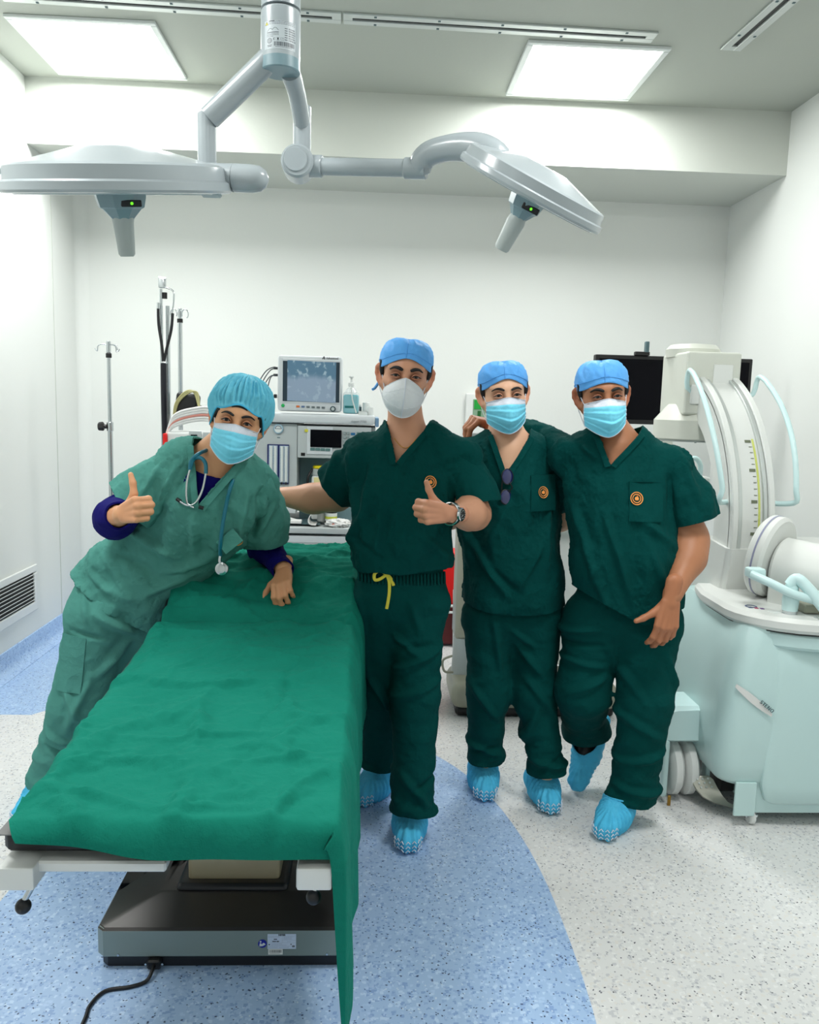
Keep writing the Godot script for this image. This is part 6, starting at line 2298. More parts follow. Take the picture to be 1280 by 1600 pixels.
# pleated surgical mask, or a moulded cup when cup is on
func build_mask(o: Node3D, X: Transform3D, s: float, cup: bool, seed: int) -> void:
	var n := FastNoiseLite.new()
	n.seed = seed
	n.frequency = 1.0
	var U := 44
	var V := 40
	var pos := PackedVector3Array()
	var top_i := PackedInt32Array()
	var low_i := PackedInt32Array()
	for k in V + 1:
		var v := float(k) / V
		for i in U + 1:
			var u := lerpf(-1.0, 1.0, float(i) / U)
			var au := absf(u)
			var p: Vector3
			if cup:
				# tall nose point, round sides, a ridge down the middle
				var yt := lerpf(0.0, -0.038, pow(au, 1.3)) - 0.003
				var yb := lerpf(-0.128, -0.080, pow(au, 2.0))
				var y := lerpf(yt, yb, v)
				var mid := lerpf(0.1075, 0.090, v) + 0.012 * smoothstep(0.0, 0.2, v) + 0.026 * sin(PI * clampf(v * 1.02, 0, 1)) - 0.018 * smoothstep(0.75, 1.0, v)
				var side := 0.040
				var z := lerpf(mid, side, pow(au, 2.1)) - 0.004 * au
				var x := u * (0.071 + 0.006 * sin(PI * v)) * (1.0 - 0.12 * pow(au, 3.0))
				z += 0.0035 * exp(-pow(u / 0.03, 2.0)) + 0.0012 * n.get_noise_2d(u * 3, v * 3)
				p = Vector3(x, y, z)
			else:
				var yt := lerpf(-0.004, -0.019, pow(au, 1.3))
				var yb := lerpf(-0.130, -0.092, pow(au, 1.7))
				var y := lerpf(yt, yb, v)
				var mid := 0.1075 + 0.014 * smoothstep(0.0, 0.22, v) + 0.012 * sin(PI * v) - 0.026 * smoothstep(0.62, 1.0, v)
				var side := 0.044 - 0.008 * v
				var z := lerpf(mid, side, pow(au, 2.1))
				z -= 0.006 * exp(-pow((au - 0.42) / 0.22, 2.0)) * (1.0 - smoothstep(0.1, 0.4, v))
				var x := u * (0.068 + 0.002 * sin(PI * v))
				# three pleats that open towards the middle
				for q in 3:
					var pv := 0.36 + 0.19 * q + 0.07 * (1.0 - au) * (q - 0.4) + 0.02 * sin(u * 4.0 + seed)
					var e := (v - pv) / 0.035
					if absf(e) < 3.0:
						z += (0.0075 if q != 1 else 0.0095) * (1.0 / (1.0 + exp(-e * 3.0)) - 0.5) * exp(-e * e * 0.35)
				z += 0.0016 * n.get_noise_2d(u * 4.0, v * 5.0) + 0.0015 * exp(-pow(u / 0.06, 2.0)) * smoothstep(0.2, 0.5, v)
				p = Vector3(x, y, z)
			pos.append(X * (p * s))
	for k in V:
		for i in U:
			var a := k * (U + 1) + i
			var q := PackedInt32Array([a, a + 1, a + U + 1, a + 1, a + U + 2, a + U + 1])
			if not cup and (k < 7):
				top_i.append_array(q)
			else:
				low_i.append_array(q)
	var mask: MeshInstance3D
	var rr := rim(pos, low_i, 0.002)
	if cup:
		mask = obj("respirator_mask", indexed(rr[0], rr[1]), M.kn95, o, "white folded cup mask with a centre seam")
	else:
		mask = obj("surgical_mask", indexed(rr[0], rr[1]), M.mask_blue, o, "pleated light blue mask with a white top band")
		var rt := rim(pos, top_i, 0.002)
		obj("nose_band", indexed(rt[0], rt[1]), M.mask_white, mask, "white top band")
	var bm: Material = M.kn95 if cup else M.mask_white
	for e in [[0, 1], [V, 1]]:
		var ep := PackedVector3Array()
		for i in U + 1:
			ep.append(pos[e[0] * (U + 1) + i] + X.basis.z * 0.0006)
		obj("edge_binding", tubemesh(ep, 0.0014, 6), bm, mask)
	for m in [-1.0, 1.0]:
		var ep := PackedVector3Array()
		for k in V + 1:
			ep.append(pos[k * (U + 1) + (0 if m < 0 else U)])
		obj("edge_binding", tubemesh(ep, 0.0016, 6), bm, mask)
		var t0: Vector3 = pos[1 * (U + 1) + (0 if m < 0 else U)]
		var t1: Vector3 = pos[(V - 1) * (U + 1) + (0 if m < 0 else U)]
		obj("ear_loop", tubemesh(bezier([t0, X * (Vector3(m * 0.0775, 0.010, 0.016) * s), X * (Vector3(m * 0.0845, 0.036, -0.010) * s), X * (Vector3(m * 0.086, 0.01, -0.026) * s), X * (Vector3(m * 0.080, -0.035, -0.012) * s), t1], 6), 0.0016, 6), M.mask_white, mask)
	if cup:
		var sp := PackedVector3Array()
		for k in V + 1:
			sp.append(pos[k * (U + 1) + U / 2] + X.basis.z * 0.0008)
		obj("centre_seam", tubemesh(sp, 0.0015, 6), M.mask_white, mask)
		for kk in [10, 30]:
			var wp := PackedVector3Array()
			for i in range(4, U - 3):
				wp.append(pos[(kk + (roundi(5.0 * pow(absf(float(i) / U - 0.5) * 2.0, 1.5)) if kk == 10 else -roundi(4.0 * pow(absf(float(i) / U - 0.5) * 2.0, 1.5)))) * (U + 1) + i] + X.basis.z * 0.0003)
			obj("weld_line", tubemesh(wp, 0.0008, 6), M.kn95, mask)

# what the fabric of a garment does: a list of creases [a, b, width, depth] and soft noise
func folds(creases: Array, zmid: float, noise: FastNoiseLite, stretch: Basis, amp: float, where: Callable) -> Callable:
	return func(p: Vector3) -> float:
		var d := 0.0
		if p.z > zmid:
			for c in creases:
				var a := Vector2(c[0].x, c[0].y)
				var ab := Vector2(c[1].x, c[1].y) - a
				var r := Vector2(p.x, p.y) - a
				var t := clampf(r.dot(ab) / ab.length_squared(), 0.0, 1.0)
				var w: float = c[2]
				var e := (r - ab * t).length() / w
				if e < 2.6:
					d += float(c[3]) * (1.0 - e * e * 0.55) * exp(-e * e * 0.8) * sqrt(sin(PI * clampf(t, 0.03, 0.97)))
		return d + amp * float(where.call(p)) * (noise.get_noise_3dv(stretch * p))

func garment(F: Field, cuts: Array, fold: Callable, rim_depth := 0.006, flat_floor := -1.0) -> Array:
	var b := subdiv(F.build())
	var t := quads_to_tris(b[1])
	var p := push(b[0], t, fold)
	for c in cuts:
		var r := clip(p, t, c)
		p = r[0]
		t = r[1]
	return rim(p, t, rim_depth)

func plane_cut(at: Vector3, n: Vector3, near := 0.0, wave := 0.0) -> Callable:
	var nn := n.normalized()
	return func(p: Vector3) -> float:
		if near > 0.0 and p.distance_to(at) > near:
			return -1.0
		return (p - at).dot(nn) + wave * sin(p.x * 37.0 + p.z * 29.0)

func neck_cut(d: Dictionary) -> Callable:
	var neck: Vector3 = d.neck
	var up: Vector3 = d.up
	var fr: Vector3 = d.front
	var sd: Vector3 = d.side
	var vt: float = d.v_depth
	var w0: float = d.v_half
	var vx: float = d.get("v_shift", 0.0)
	return func(p: Vector3) -> float:
		var q := p - neck
		var x := q.dot(sd)
		var y := q.dot(up)
		var z := q.dot(fr)
		if y < -vt - 0.05 or absf(x) > 0.2:
			return -1.0
		var f := smoothstep(-0.03, 0.04, z)
		var tip := lerpf(0.005, -vt, f)
		var xx := x - vx * clampf((0.03 - y) / (vt + 0.03), 0.0, 1.0) * f
		return (y - tip) / (d.get("v_top", 0.045) - tip) * w0 - absf(xx)

# point of a garment's surface met by going from far in front along -dir
func on_surface(p: PackedVector3Array, at: Vector3, dir: Vector3, reach := 0.014) -> Vector3:
	var best := -1e9
	var sum := Vector3.ZERO
	for v in p:
		var r := v - at
		var z := r.dot(dir)
		if z > best and (r - dir * z).length() < reach:
			best = z
	return at + dir * (best if best > -1e8 else 0.0)

func surface_frame(p: PackedVector3Array, at: Vector3, dir: Vector3, up: Vector3, reach := 0.014) -> Transform3D:
	var c := on_surface(p, at, dir, reach)
	var sx := up.cross(dir).normalized()
	var e := 0.016
	var tx := on_surface(p, c + sx * e, dir, reach) - on_surface(p, c - sx * e, dir, reach)
	var ty := on_surface(p, c + up * e, dir, reach) - on_surface(p, c - up * e, dir, reach)
	var nn := tx.cross(ty).normalized()
	if nn.dot(dir) < 0.3:
		nn = dir
	var y := (up - nn * up.dot(nn)).normalized()
	return Transform3D(Basis(y.cross(nn), y, nn), c)

func emblem(parent: Node3D, f: Transform3D, r: float) -> void:
	var a := MB.new()
	for q in [[0.99, 0.085], [0.66, 0.075]]:
		var pp := PackedVector3Array()
		for i in 33:
			var an := TAU * i / 32
			pp.append(f * Vector3(cos(an) * r * q[0], sin(an) * r * q[0], 0.001))
		a.tube(pp, r * q[1], 8, 0.5)
	var e := obj("embroidered_emblem", a.mesh(60), M.orange, parent, "orange ringed apple emblem")
	var b := MB.new()
	b.ball(Vector3(-r * 0.10, -r * 0.03, 0.001), Vector3(r * 0.25, r * 0.30, 0.0012), 14, 8, f)
	b.ball(Vector3(r * 0.12, -r * 0.03, 0.001), Vector3(r * 0.25, r * 0.30, 0.0012), 14, 8, f)
	b.ball(Vector3(r * 0.12, r * 0.36, 0.001), Vector3(r * 0.14, r * 0.06, 0.001), 10, 6, f)
	obj("apple_mark", b.mesh(60), M.orange, e)

func strip_on(p: PackedVector3Array, path: Array, dir: Vector3, width: float, lift: float) -> ArrayMesh:
	# a sewn band that follows the cloth along a path
	var pts := PackedVector3Array()
	var ctl := bezier(path, 7)
	for q in ctl:
		pts.append(on_surface(p, q, dir, 0.013))
	for k in 3:                        # even out the samples
		var s := pts.duplicate()
		for i in range(1, pts.size() - 1):
			s[i] = (pts[i - 1] + pts[i] * 2.0 + pts[i + 1]) * 0.25
		pts = s
	var rings := []
	for i in pts.size():
		var t := (pts[mini(i + 1, pts.size() - 1)] - pts[maxi(i - 1, 0)]).normalized()
		var sd := t.cross(dir).normalized()
		var c := pts[i]
		rings.append(PackedVector3Array([c - sd * width * 0.5 - dir * 0.004, c - sd * width * 0.5 + dir * lift, c + sd * width * 0.5 + dir * lift, c + sd * width * 0.5 - dir * 0.004]))
	var m := MB.new()
	m.loft(rings)
	return m.mesh(50)

func shoe_cover(o: Node3D, heel: Vector3, toe: Vector3, ankle: Vector3, seed: int, floor_y := 0.0, shoe: Material = null, tilt := false) -> void:
	var F := Field.new(0.011, 80.0)
	var d := (toe - heel)
	var len := d.length()
	var dn := d.normalized()
	var up := Vector3.UP if not tilt else (ankle - heel.lerp(toe, 0.25)).normalized()
	F.cap(heel + up * 0.045, heel.lerp(toe, 0.45) + up * 0.045, 0.046, 0.050)
	F.cap(heel.lerp(toe, 0.45) + up * 0.043, toe - dn * 0.045 + up * 0.034, 0.052, 0.040)
	F.cap(heel + dn * 0.03 + up * 0.05, heel.lerp(toe, 0.30) + up * 0.085, 0.045, 0.046)
	var n := FastNoiseLite.new()
	n.seed = seed
	n.frequency = 1.0
	var mid := heel.lerp(toe, 0.62) + up * 0.10
	var side := dn.cross(up).normalized()
	var fold := func(p: Vector3) -> float:
		var q := p - mid
		var an := atan2(q.dot(side), q.dot(dn) + 0.02)
		return (0.0018 if tilt else 0.0042) * sin(an * 19.0 + 2.0 * n.get_noise_3dv(p * 12.0)) * smoothstep(0.0, 0.05, q.length()) + 0.003 * n.get_noise_3dv(p * 22.0)
	var b := subdiv(F.build())
	var t := quads_to_tris(b[1])
	var p := push(b[0], t, fold)
	if not tilt:
		for i in p.size():
			p[i].y = maxf(p[i].y, floor_y + 0.003)
	var cn := (up * 1.0 - dn * 0.35).normalized()
	var r := clip(p, t, plane_cut(heel.lerp(toe, 0.32) + up * 0.098, cn))
	var rr := rim(r[0], r[1], 0.004)
	var c := obj("shoe_cover", indexed(rr[0], rr[1]), M.cover, o)
	# elastic edge
	var rp := []
	var ctr := heel.lerp(toe, 0.32) + up * 0.098
	var sfw := cn.cross(side).normalized()
	var best := {}
	for v in r[0]:
		if absf((v - ctr).dot(cn)) < 0.0035:
			var an := roundi(atan2((v - ctr).dot(side), (v - ctr).dot(sfw)) / TAU * 24.0)
			best[posmod(an, 24)] = v
	for i in 24:
		if best.has(i):
			rp.append(best[i])
	if rp.size() > 8:
		rp.append(rp[0])
		var rq := PackedVector3Array()
		for v in rp:
			rq.append(v)
		obj("elastic_edge", tubemesh(rq, 0.003, 6), M.cover, c)
	var sm := MB.new()
	sm.ball(Vector3.ZERO, Vector3(0.040, 0.045, 0.075), 18, 10, Transform3D(Basis(side, up, -dn), heel.lerp(toe, 0.34) + up * 0.062))
	obj("shoe", sm.mesh(60), shoe if shoe else M.shoe_dark, o)
	# printed non-slip zigzags round the toe
	var z := MB.new()
	for row in (0 if tilt else 3):
		for k in 7:
			var pp := PackedVector3Array()
			for j in 3:
				var an := (k - 3 + (j - 1) * 0.32) * 0.27
				var hgt := 0.016 + row * 0.014 + (0.008 if j == 1 else 0.0)
				var outward := (dn * cos(an) + side * sin(an)).normalized()
				var s := on_surface(r[0], heel.lerp(toe, 0.66) + up * hgt, outward, 0.010)
				pp.append(s + outward * 0.0012)
			z.tube(pp, 0.0017, 5)
	if not tilt:
		obj("printed_zigzags", z.mesh(60), M.mask_white, c).set_meta("kind", "stuff")


# a sewn-on patch that follows the cloth: turned by rot in the plane across dir
func patch_on(p: PackedVector3Array, at: Vector3, w: float, h: float, rot: float, dir: Vector3, lift: float) -> ArrayMesh:
	var up := Vector3.UP.rotated(dir, rot)
	var sd := up.cross(dir).normalized()
	var near := PackedVector3Array()
	var far := maxf(w, h)
	for v in p:
		var r := v - at
		if (r - dir * r.dot(dir)).length() < far:
			near.append(v)
	var n := 10
	var g := []
	for j in n + 1:
		var row := PackedVector3Array()
		for i in n + 1:
			row.append(on_surface(near, at + sd * w * (float(i) / n - 0.5) + up * h * (float(j) / n - 0.5), dir, 0.012))
		g.append(row)
	for k in 2:
		for j in range(0, n + 1):
			for i in range(0, n + 1):
				var s := Vector3.ZERO
				var c := 0.0
				for q in [[0, 0], [1, 0], [-1, 0], [0, 1], [0, -1]]:
					var x: int = i + q[0]
					var y: int = j + q[1]
					if x >= 0 and y >= 0 and x <= n and y <= n:
						s += Vector3(0, 0, 0) + dir * g[y][x].dot(dir)
						c += 1.0
				g[j][i] = g[j][i] - dir * g[j][i].dot(dir) + s / c
	var m := MB.new()
	var rings := []
	var back := []
	for j in n + 1:
		var ring := PackedVector3Array()
		for i in n + 1:
			ring.append(g[j][i] + dir * lift)
		for i in range(n, -1, -1):
			ring.append(g[j][i] - dir * 0.004)
		rings.append(ring)
	m.loft(rings)
	return m.mesh(50)
# creases seen in the clothes: from, to, width, depth
const B_SHIRT := [[Vector3(-0.079, 1.306, -2.580), Vector3(-0.046, 1.085, -2.580), 0.014, 0.017], [Vector3(-0.001, 1.276, -2.580), Vector3(-0.022, 1.006, -2.580), 0.012, 0.015], [Vector3(-0.103, 1.312, -2.580), Vector3(-0.151, 1.179, -2.580), 0.012, 0.017], [Vector3(-0.008, 1.110, -2.580), Vector3(-0.085, 0.980, -2.580), 0.014, 0.020], [Vector3(0.158, 1.041, -2.580), Vector3(0.254, 0.966, -2.580), 0.014, 0.015], [Vector3(0.200, 1.262, -2.580), Vector3(0.298, 1.310, -2.580), 0.016, 0.006], [Vector3(0.041, 1.193, -2.580), Vector3(0.026, 0.965, -2.580), 0.014, 0.014], [Vector3(-0.061, 1.026, -2.580), Vector3(0.047, 0.949, -2.580), 0.012, -0.014], [Vector3(0.244, 1.239, -2.580), Vector3(0.275, 1.054, -2.580), 0.012, -0.014]]
const B_TRO := [[Vector3(0.079, 0.700, -2.620), Vector3(0.166, 0.640, -2.620), 0.012, 0.017], [Vector3(0.086, 0.657, -2.620), Vector3(0.208, 0.669, -2.620), 0.012, -0.014], [Vector3(0.078, 0.569, -2.620), Vector3(0.246, 0.659, -2.620), 0.014, 0.017], [Vector3(0.084, 0.491, -2.620), Vector3(0.246, 0.549, -2.620), 0.014, 0.015], [Vector3(0.004, 0.535, -2.620), Vector3(0.086, 0.413, -2.620), 0.014, 0.017], [Vector3(0.118, 0.255, -2.620), Vector3(0.215, 0.141, -2.620), 0.014, 0.020], [Vector3(0.152, 0.198, -2.620), Vector3(0.243, 0.233, -2.620), 0.012, -0.015], [Vector3(0.016, 0.277, -2.620), Vector3(0.086, 0.243, -2.620), 0.012, 0.017], [Vector3(-0.033, 0.807, -2.620), Vector3(-0.002, 0.546, -2.620), 0.016, 0.015], [Vector3(0.135, 0.831, -2.620), Vector3(0.170, 0.713, -2.620), 0.014, 0.014]]
const C_SHIRT := [[Vector3(0.352, 0.987, -2.800), Vector3(0.496, 0.783, -2.800), 0.014, 0.019], [Vector3(0.423, 0.897, -2.800), Vector3(0.534, 0.807, -2.800), 0.010, -0.014], [Vector3(0.632, 1.039, -2.800), Vector3(0.507, 0.795, -2.800), 0.016, 0.015], [Vector3(0.311, 1.178, -2.800), Vector3(0.357, 0.862, -2.800), 0.014, 0.014], [Vector3(0.647, 1.186, -2.800), Vector3(0.618, 0.867, -2.800), 0.014, 0.014], [Vector3(0.470, 1.114, -2.800), Vector3(0.409, 0.977, -2.800), 0.014, 0.010]]
const C_TRO := [[Vector3(0.516, 0.661, -2.820), Vector3(0.600, 0.603, -2.820), 0.012, 0.017], [Vector3(0.525, 0.626, -2.820), Vector3(0.641, 0.484, -2.820), 0.014, 0.017], [Vector3(0.445, 0.719, -2.820), Vector3(0.489, 0.483, -2.820), 0.014, 0.014], [Vector3(0.386, 0.445, -2.820), Vector3(0.485, 0.313, -2.820), 0.014, 0.017], [Vector3(0.622, 0.388, -2.820), Vector3(0.572, 0.216, -2.820), 0.014, 0.017], [Vector3(0.383, 0.215, -2.820), Vector3(0.503, 0.167, -2.820), 0.012, 0.019], [Vector3(0.392, 0.178, -2.820), Vector3(0.490, 0.203, -2.820), 0.010, -0.014], [Vector3(0.609, 0.180, -2.820), Vector3(0.748, 0.156, -2.820), 0.012, 0.019], [Vector3(0.622, 0.143, -2.820), Vector3(0.726, 0.205, -2.820), 0.010, -0.014], [Vector3(0.576, 0.484, -2.820), Vector3(0.695, 0.340, -2.820), 0.014, 0.014]]
const D_SHIRT := [[Vector3(0.687, 1.133, -2.650), Vector3(0.809, 0.781, -2.650), 0.014, 0.019], [Vector3(0.778, 1.118, -2.650), Vector3(0.897, 0.782, -2.650), 0.014, 0.017], [Vector3(0.723, 1.329, -2.650), Vector3(0.761, 1.292, -2.650), 0.012, 0.022], [Vector3(0.743, 1.351, -2.650), Vector3(0.787, 1.320, -2.650), 0.008, -0.017], [Vector3(0.685, 1.244, -2.650), Vector3(0.709, 1.009, -2.650), 0.014, 0.014], [Vector3(0.864, 1.120, -2.650), Vector3(1.047, 0.994, -2.650), 0.018, 0.014], [Vector3(0.996, 1.251, -2.650), Vector3(1.016, 1.123, -2.650), 0.012, -0.014], [Vector3(1.047, 1.295, -2.650), Vector3(1.101, 1.147, -2.650), 0.016, 0.014], [Vector3(0.925, 1.013, -2.650), Vector3(1.003, 0.839, -2.650), 0.016, 0.014]]
const D_TRO := [[Vector3(0.669, 0.669, -2.680), Vector3(0.811, 0.705, -2.680), 0.012, 0.017], [Vector3(0.671, 0.636, -2.680), Vector3(0.826, 0.645, -2.680), 0.010, -0.014], [Vector3(0.685, 0.579, -2.680), Vector3(0.842, 0.558, -2.680), 0.012, 0.015], [Vector3(0.713, 0.465, -2.680), Vector3(0.833, 0.524, -2.680), 0.014, 0.017], [Vector3(0.826, 0.649, -2.680), Vector3(0.949, 0.467, -2.680), 0.016, 0.015], [Vector3(0.862, 0.420, -2.680), Vector3(1.027, 0.329, -2.680), 0.016, 0.017], [Vector3(0.869, 0.233, -2.680), Vector3(1.041, 0.282, -2.680), 0.014, 0.019], [Vector3(0.878, 0.150, -2.680), Vector3(1.063, 0.128, -2.680), 0.014, 0.017], [Vector3(1.028, 0.629, -2.680), Vector3(1.098, 0.446, -2.680), 0.016, 0.014]]
const A_SHIRT := [[Vector3(-0.612, 1.249, -2.580), Vector3(-0.674, 1.096, -2.580), 0.012, 0.022], [Vector3(-0.563, 1.260, -2.580), Vector3(-0.623, 1.117, -2.580), 0.012, -0.015], [Vector3(-0.662, 1.248, -2.580), Vector3(-0.712, 1.156, -2.580), 0.010, 0.017], [Vector3(-0.784, 1.022, -2.580), Vector3(-0.595, 0.933, -2.580), 0.014, 0.022], [Vector3(-0.825, 0.949, -2.580), Vector3(-0.716, 0.889, -2.580), 0.016, -0.015], [Vector3(-0.676, 0.879, -2.580), Vector3(-0.474, 0.956, -2.580), 0.016, 0.019], [Vector3(-0.585, 0.881, -2.580), Vector3(-0.738, 0.805, -2.580), 0.016, 0.017], [Vector3(-0.544, 1.098, -2.580), Vector3(-0.565, 0.954, -2.580), 0.014, 0.017], [Vector3(-0.453, 1.100, -2.580), Vector3(-0.504, 0.955, -2.580), 0.014, 0.014], [Vector3(-0.393, 1.183, -2.580), Vector3(-0.433, 0.998, -2.580), 0.012, 0.019], [Vector3(-0.353, 1.164, -2.580), Vector3(-0.393, 0.999, -2.580), 0.010, -0.014], [Vector3(-0.322, 1.103, -2.580), Vector3(-0.373, 1.010, -2.580), 0.012, 0.017], [Vector3(-0.865, 0.948, -2.580), Vector3(-0.788, 0.804, -2.580), 0.016, 0.015], [Vector3(-0.927, 0.885, -2.580), Vector3(-0.848, 0.814, -2.580), 0.012, 0.014]]
const A_TRO := [[Vector3(-0.890, 0.745, -2.640), Vector3(-0.778, 0.660, -2.640), 0.014, 0.020], [Vector3(-0.973, 0.690, -2.640), Vector3(-0.861, 0.659, -2.640), 0.010, -0.014], [Vector3(-0.809, 0.638, -2.640), Vector3(-0.894, 0.528, -2.640), 0.014, 0.020], [Vector3(-0.999, 0.494, -2.640), Vector3(-0.950, 0.372, -2.640), 0.014, 0.019], [Vector3(-0.915, 0.527, -2.640), Vector3(-1.004, 0.327, -2.640), 0.016, 0.017], [Vector3(-1.077, 0.327, -2.640), Vector3(-1.005, 0.283, -2.640), 0.012, 0.019], [Vector3(-1.089, 0.271, -2.640), Vector3(-1.017, 0.238, -2.640), 0.010, -0.015], [Vector3(-0.939, 0.830, -2.640), Vector3(-0.911, 0.712, -2.640), 0.012, 0.015]]

func ridged(seed: int, octaves := 2) -> FastNoiseLite:
	var n := FastNoiseLite.new()
	n.seed = seed
	n.frequency = 1.0
	n.fractal_octaves = octaves
	n.domain_warp_enabled = true
	n.domain_warp_amplitude = 0.45
	n.domain_warp_frequency = 0.5
	return n

func head_frame(eyes: Vector3, yaw: float, roll: float, pitch: float, s: float) -> Transform3D:
	var b := Basis(Vector3.UP, yaw) * Basis(Vector3(0, 0, 1), roll) * Basis(Vector3.RIGHT, pitch)
	return Transform3D(b, eyes - b * Vector3(0, 0.005, 0.088) * s)

# shirt, trousers and what is sewn on them
func dress(o: Node3D, d: Dictionary, mat_c: Material) -> Dictionary:
	var one := func(p: Vector3) -> float: return 1.0
	var F := Field.new(0.0135, 48.0)
	F.chain(d.spine, d.spine_r, d.front, d.flat)
	F.chain([d.shR, d.neck + d.up * d.get("yoke", 0.012) - d.front * 0.012, d.shL], [0.058, 0.062, 0.058])
	F.cap(d.neck - d.up * 0.06 + d.front * 0.015, d.neck - d.up * 0.16 + d.front * 0.02, 0.105, 0.135, d.front, 1.32)
	for sl in d.sleeves:
		F.cap(sl.pts[0], sl.pts[0].lerp(sl.pts[1], 0.35), sl.r[0] * 0.88, sl.r[0] * 0.80)
	var cuts := []
	cuts.append(neck_cut(d))
	cuts.append(d.hem)
	var zm: float = d.neck.z - 0.03
	var g := garment(F, cuts, folds(d.crease_shirt, zm, ridged(d.seed), d.stretch_shirt, d.get("amp_shirt", 0.024), one))
	var shirt := obj("scrub_shirt", indexed(g[0], g[1]), mat_c, o)
	# bands along both edges of the V
	for m in [-1.0, 1.0]:
		var path := []
		for k in 7:
			var y: float = lerpf(0.030, -d.v_depth - 0.004, k / 6.0)
			var tip: float = -d.v_depth
			var x: float = d.get("v_shift", 0.0) * clampf((0.03 - y) / (d.v_depth + 0.03), 0.0, 1.0) + m * (maxf(0.0, (y - tip) / (d.get("v_top", 0.045) - tip) * d.v_half) + 0.0095)
			path.append(d.neck + d.side * x + d.up * y + d.front * 0.3)
		obj("collar_band", strip_on(g[0], path, d.front, 0.019, 0.0035), mat_c, shirt)
	for sl in d.sleeves:
		var S := Field.new(0.012, 60.0)
		S.chain(sl.pts, sl.r)
		var ax: Vector3 = (sl.pts[2] - sl.pts[0]).normalized()
		var ring := func(p: Vector3) -> float: return 1.0
		var sg := garment(S, [plane_cut(sl.end, sl.n, 0.0, 0.002)], folds(d.crease_shirt, zm - 0.1, ridged(d.seed + 7), Basis.from_scale(Vector3(9, 6, 9)), 0.012, ring))
		obj("sleeve", indexed(sg[0], sg[1]), mat_c, o)
	# trousers
	var T := Field.new(0.0125, 75.0)
	T.cap(d.hipR, d.hipL, d.leg_r[0] * 1.1, d.leg_r[0] * 1.1, d.front, 1.05)
	T.cap(d.pel, d.pel + d.low_up * 0.12, d.waist_r, d.waist_r * 0.97, d.front, 1.38)
	var tcuts := [plane_cut(d.pel + d.low_up * 0.15, d.low_up)]
	for leg in d.legs:
		T.cap(leg.pts[0], leg.pts[1], d.leg_r[0], d.leg_r[1])
		T.cap(leg.pts[1], leg.pts[2], d.leg_r[1], d.leg_r[2])
		var e: Vector3 = (leg.pts[2] - leg.pts[1]).normalized()
		T.cap(leg.pts[2], leg.pts[2] + e * 0.05, d.leg_r[2], d.leg_r[2])
		tcuts.append(plane_cut(leg.pts[2], leg.get("cuff_n", (e + Vector3(0, -1, 0)).normalized()), 0.16, 0.003))
	var wv := func(p: Vector3) -> float: return 0.55 + 1.1 * exp(-maxf(p.y - 0.10, 0.0) / 0.13)
	var tg := garment(T, tcuts, folds(d.crease_tro, d.hipR.z - 0.02, ridged(d.seed + 1), d.get("stretch_tro", Basis.from_scale(Vector3(5, 11, 5))), 0.011, wv))
	var tr := obj("scrub_trousers", indexed(tg[0], tg[1]), mat_c, o)
	return {"shirt": g[0], "trousers": tg[0], "trousers_node": tr}

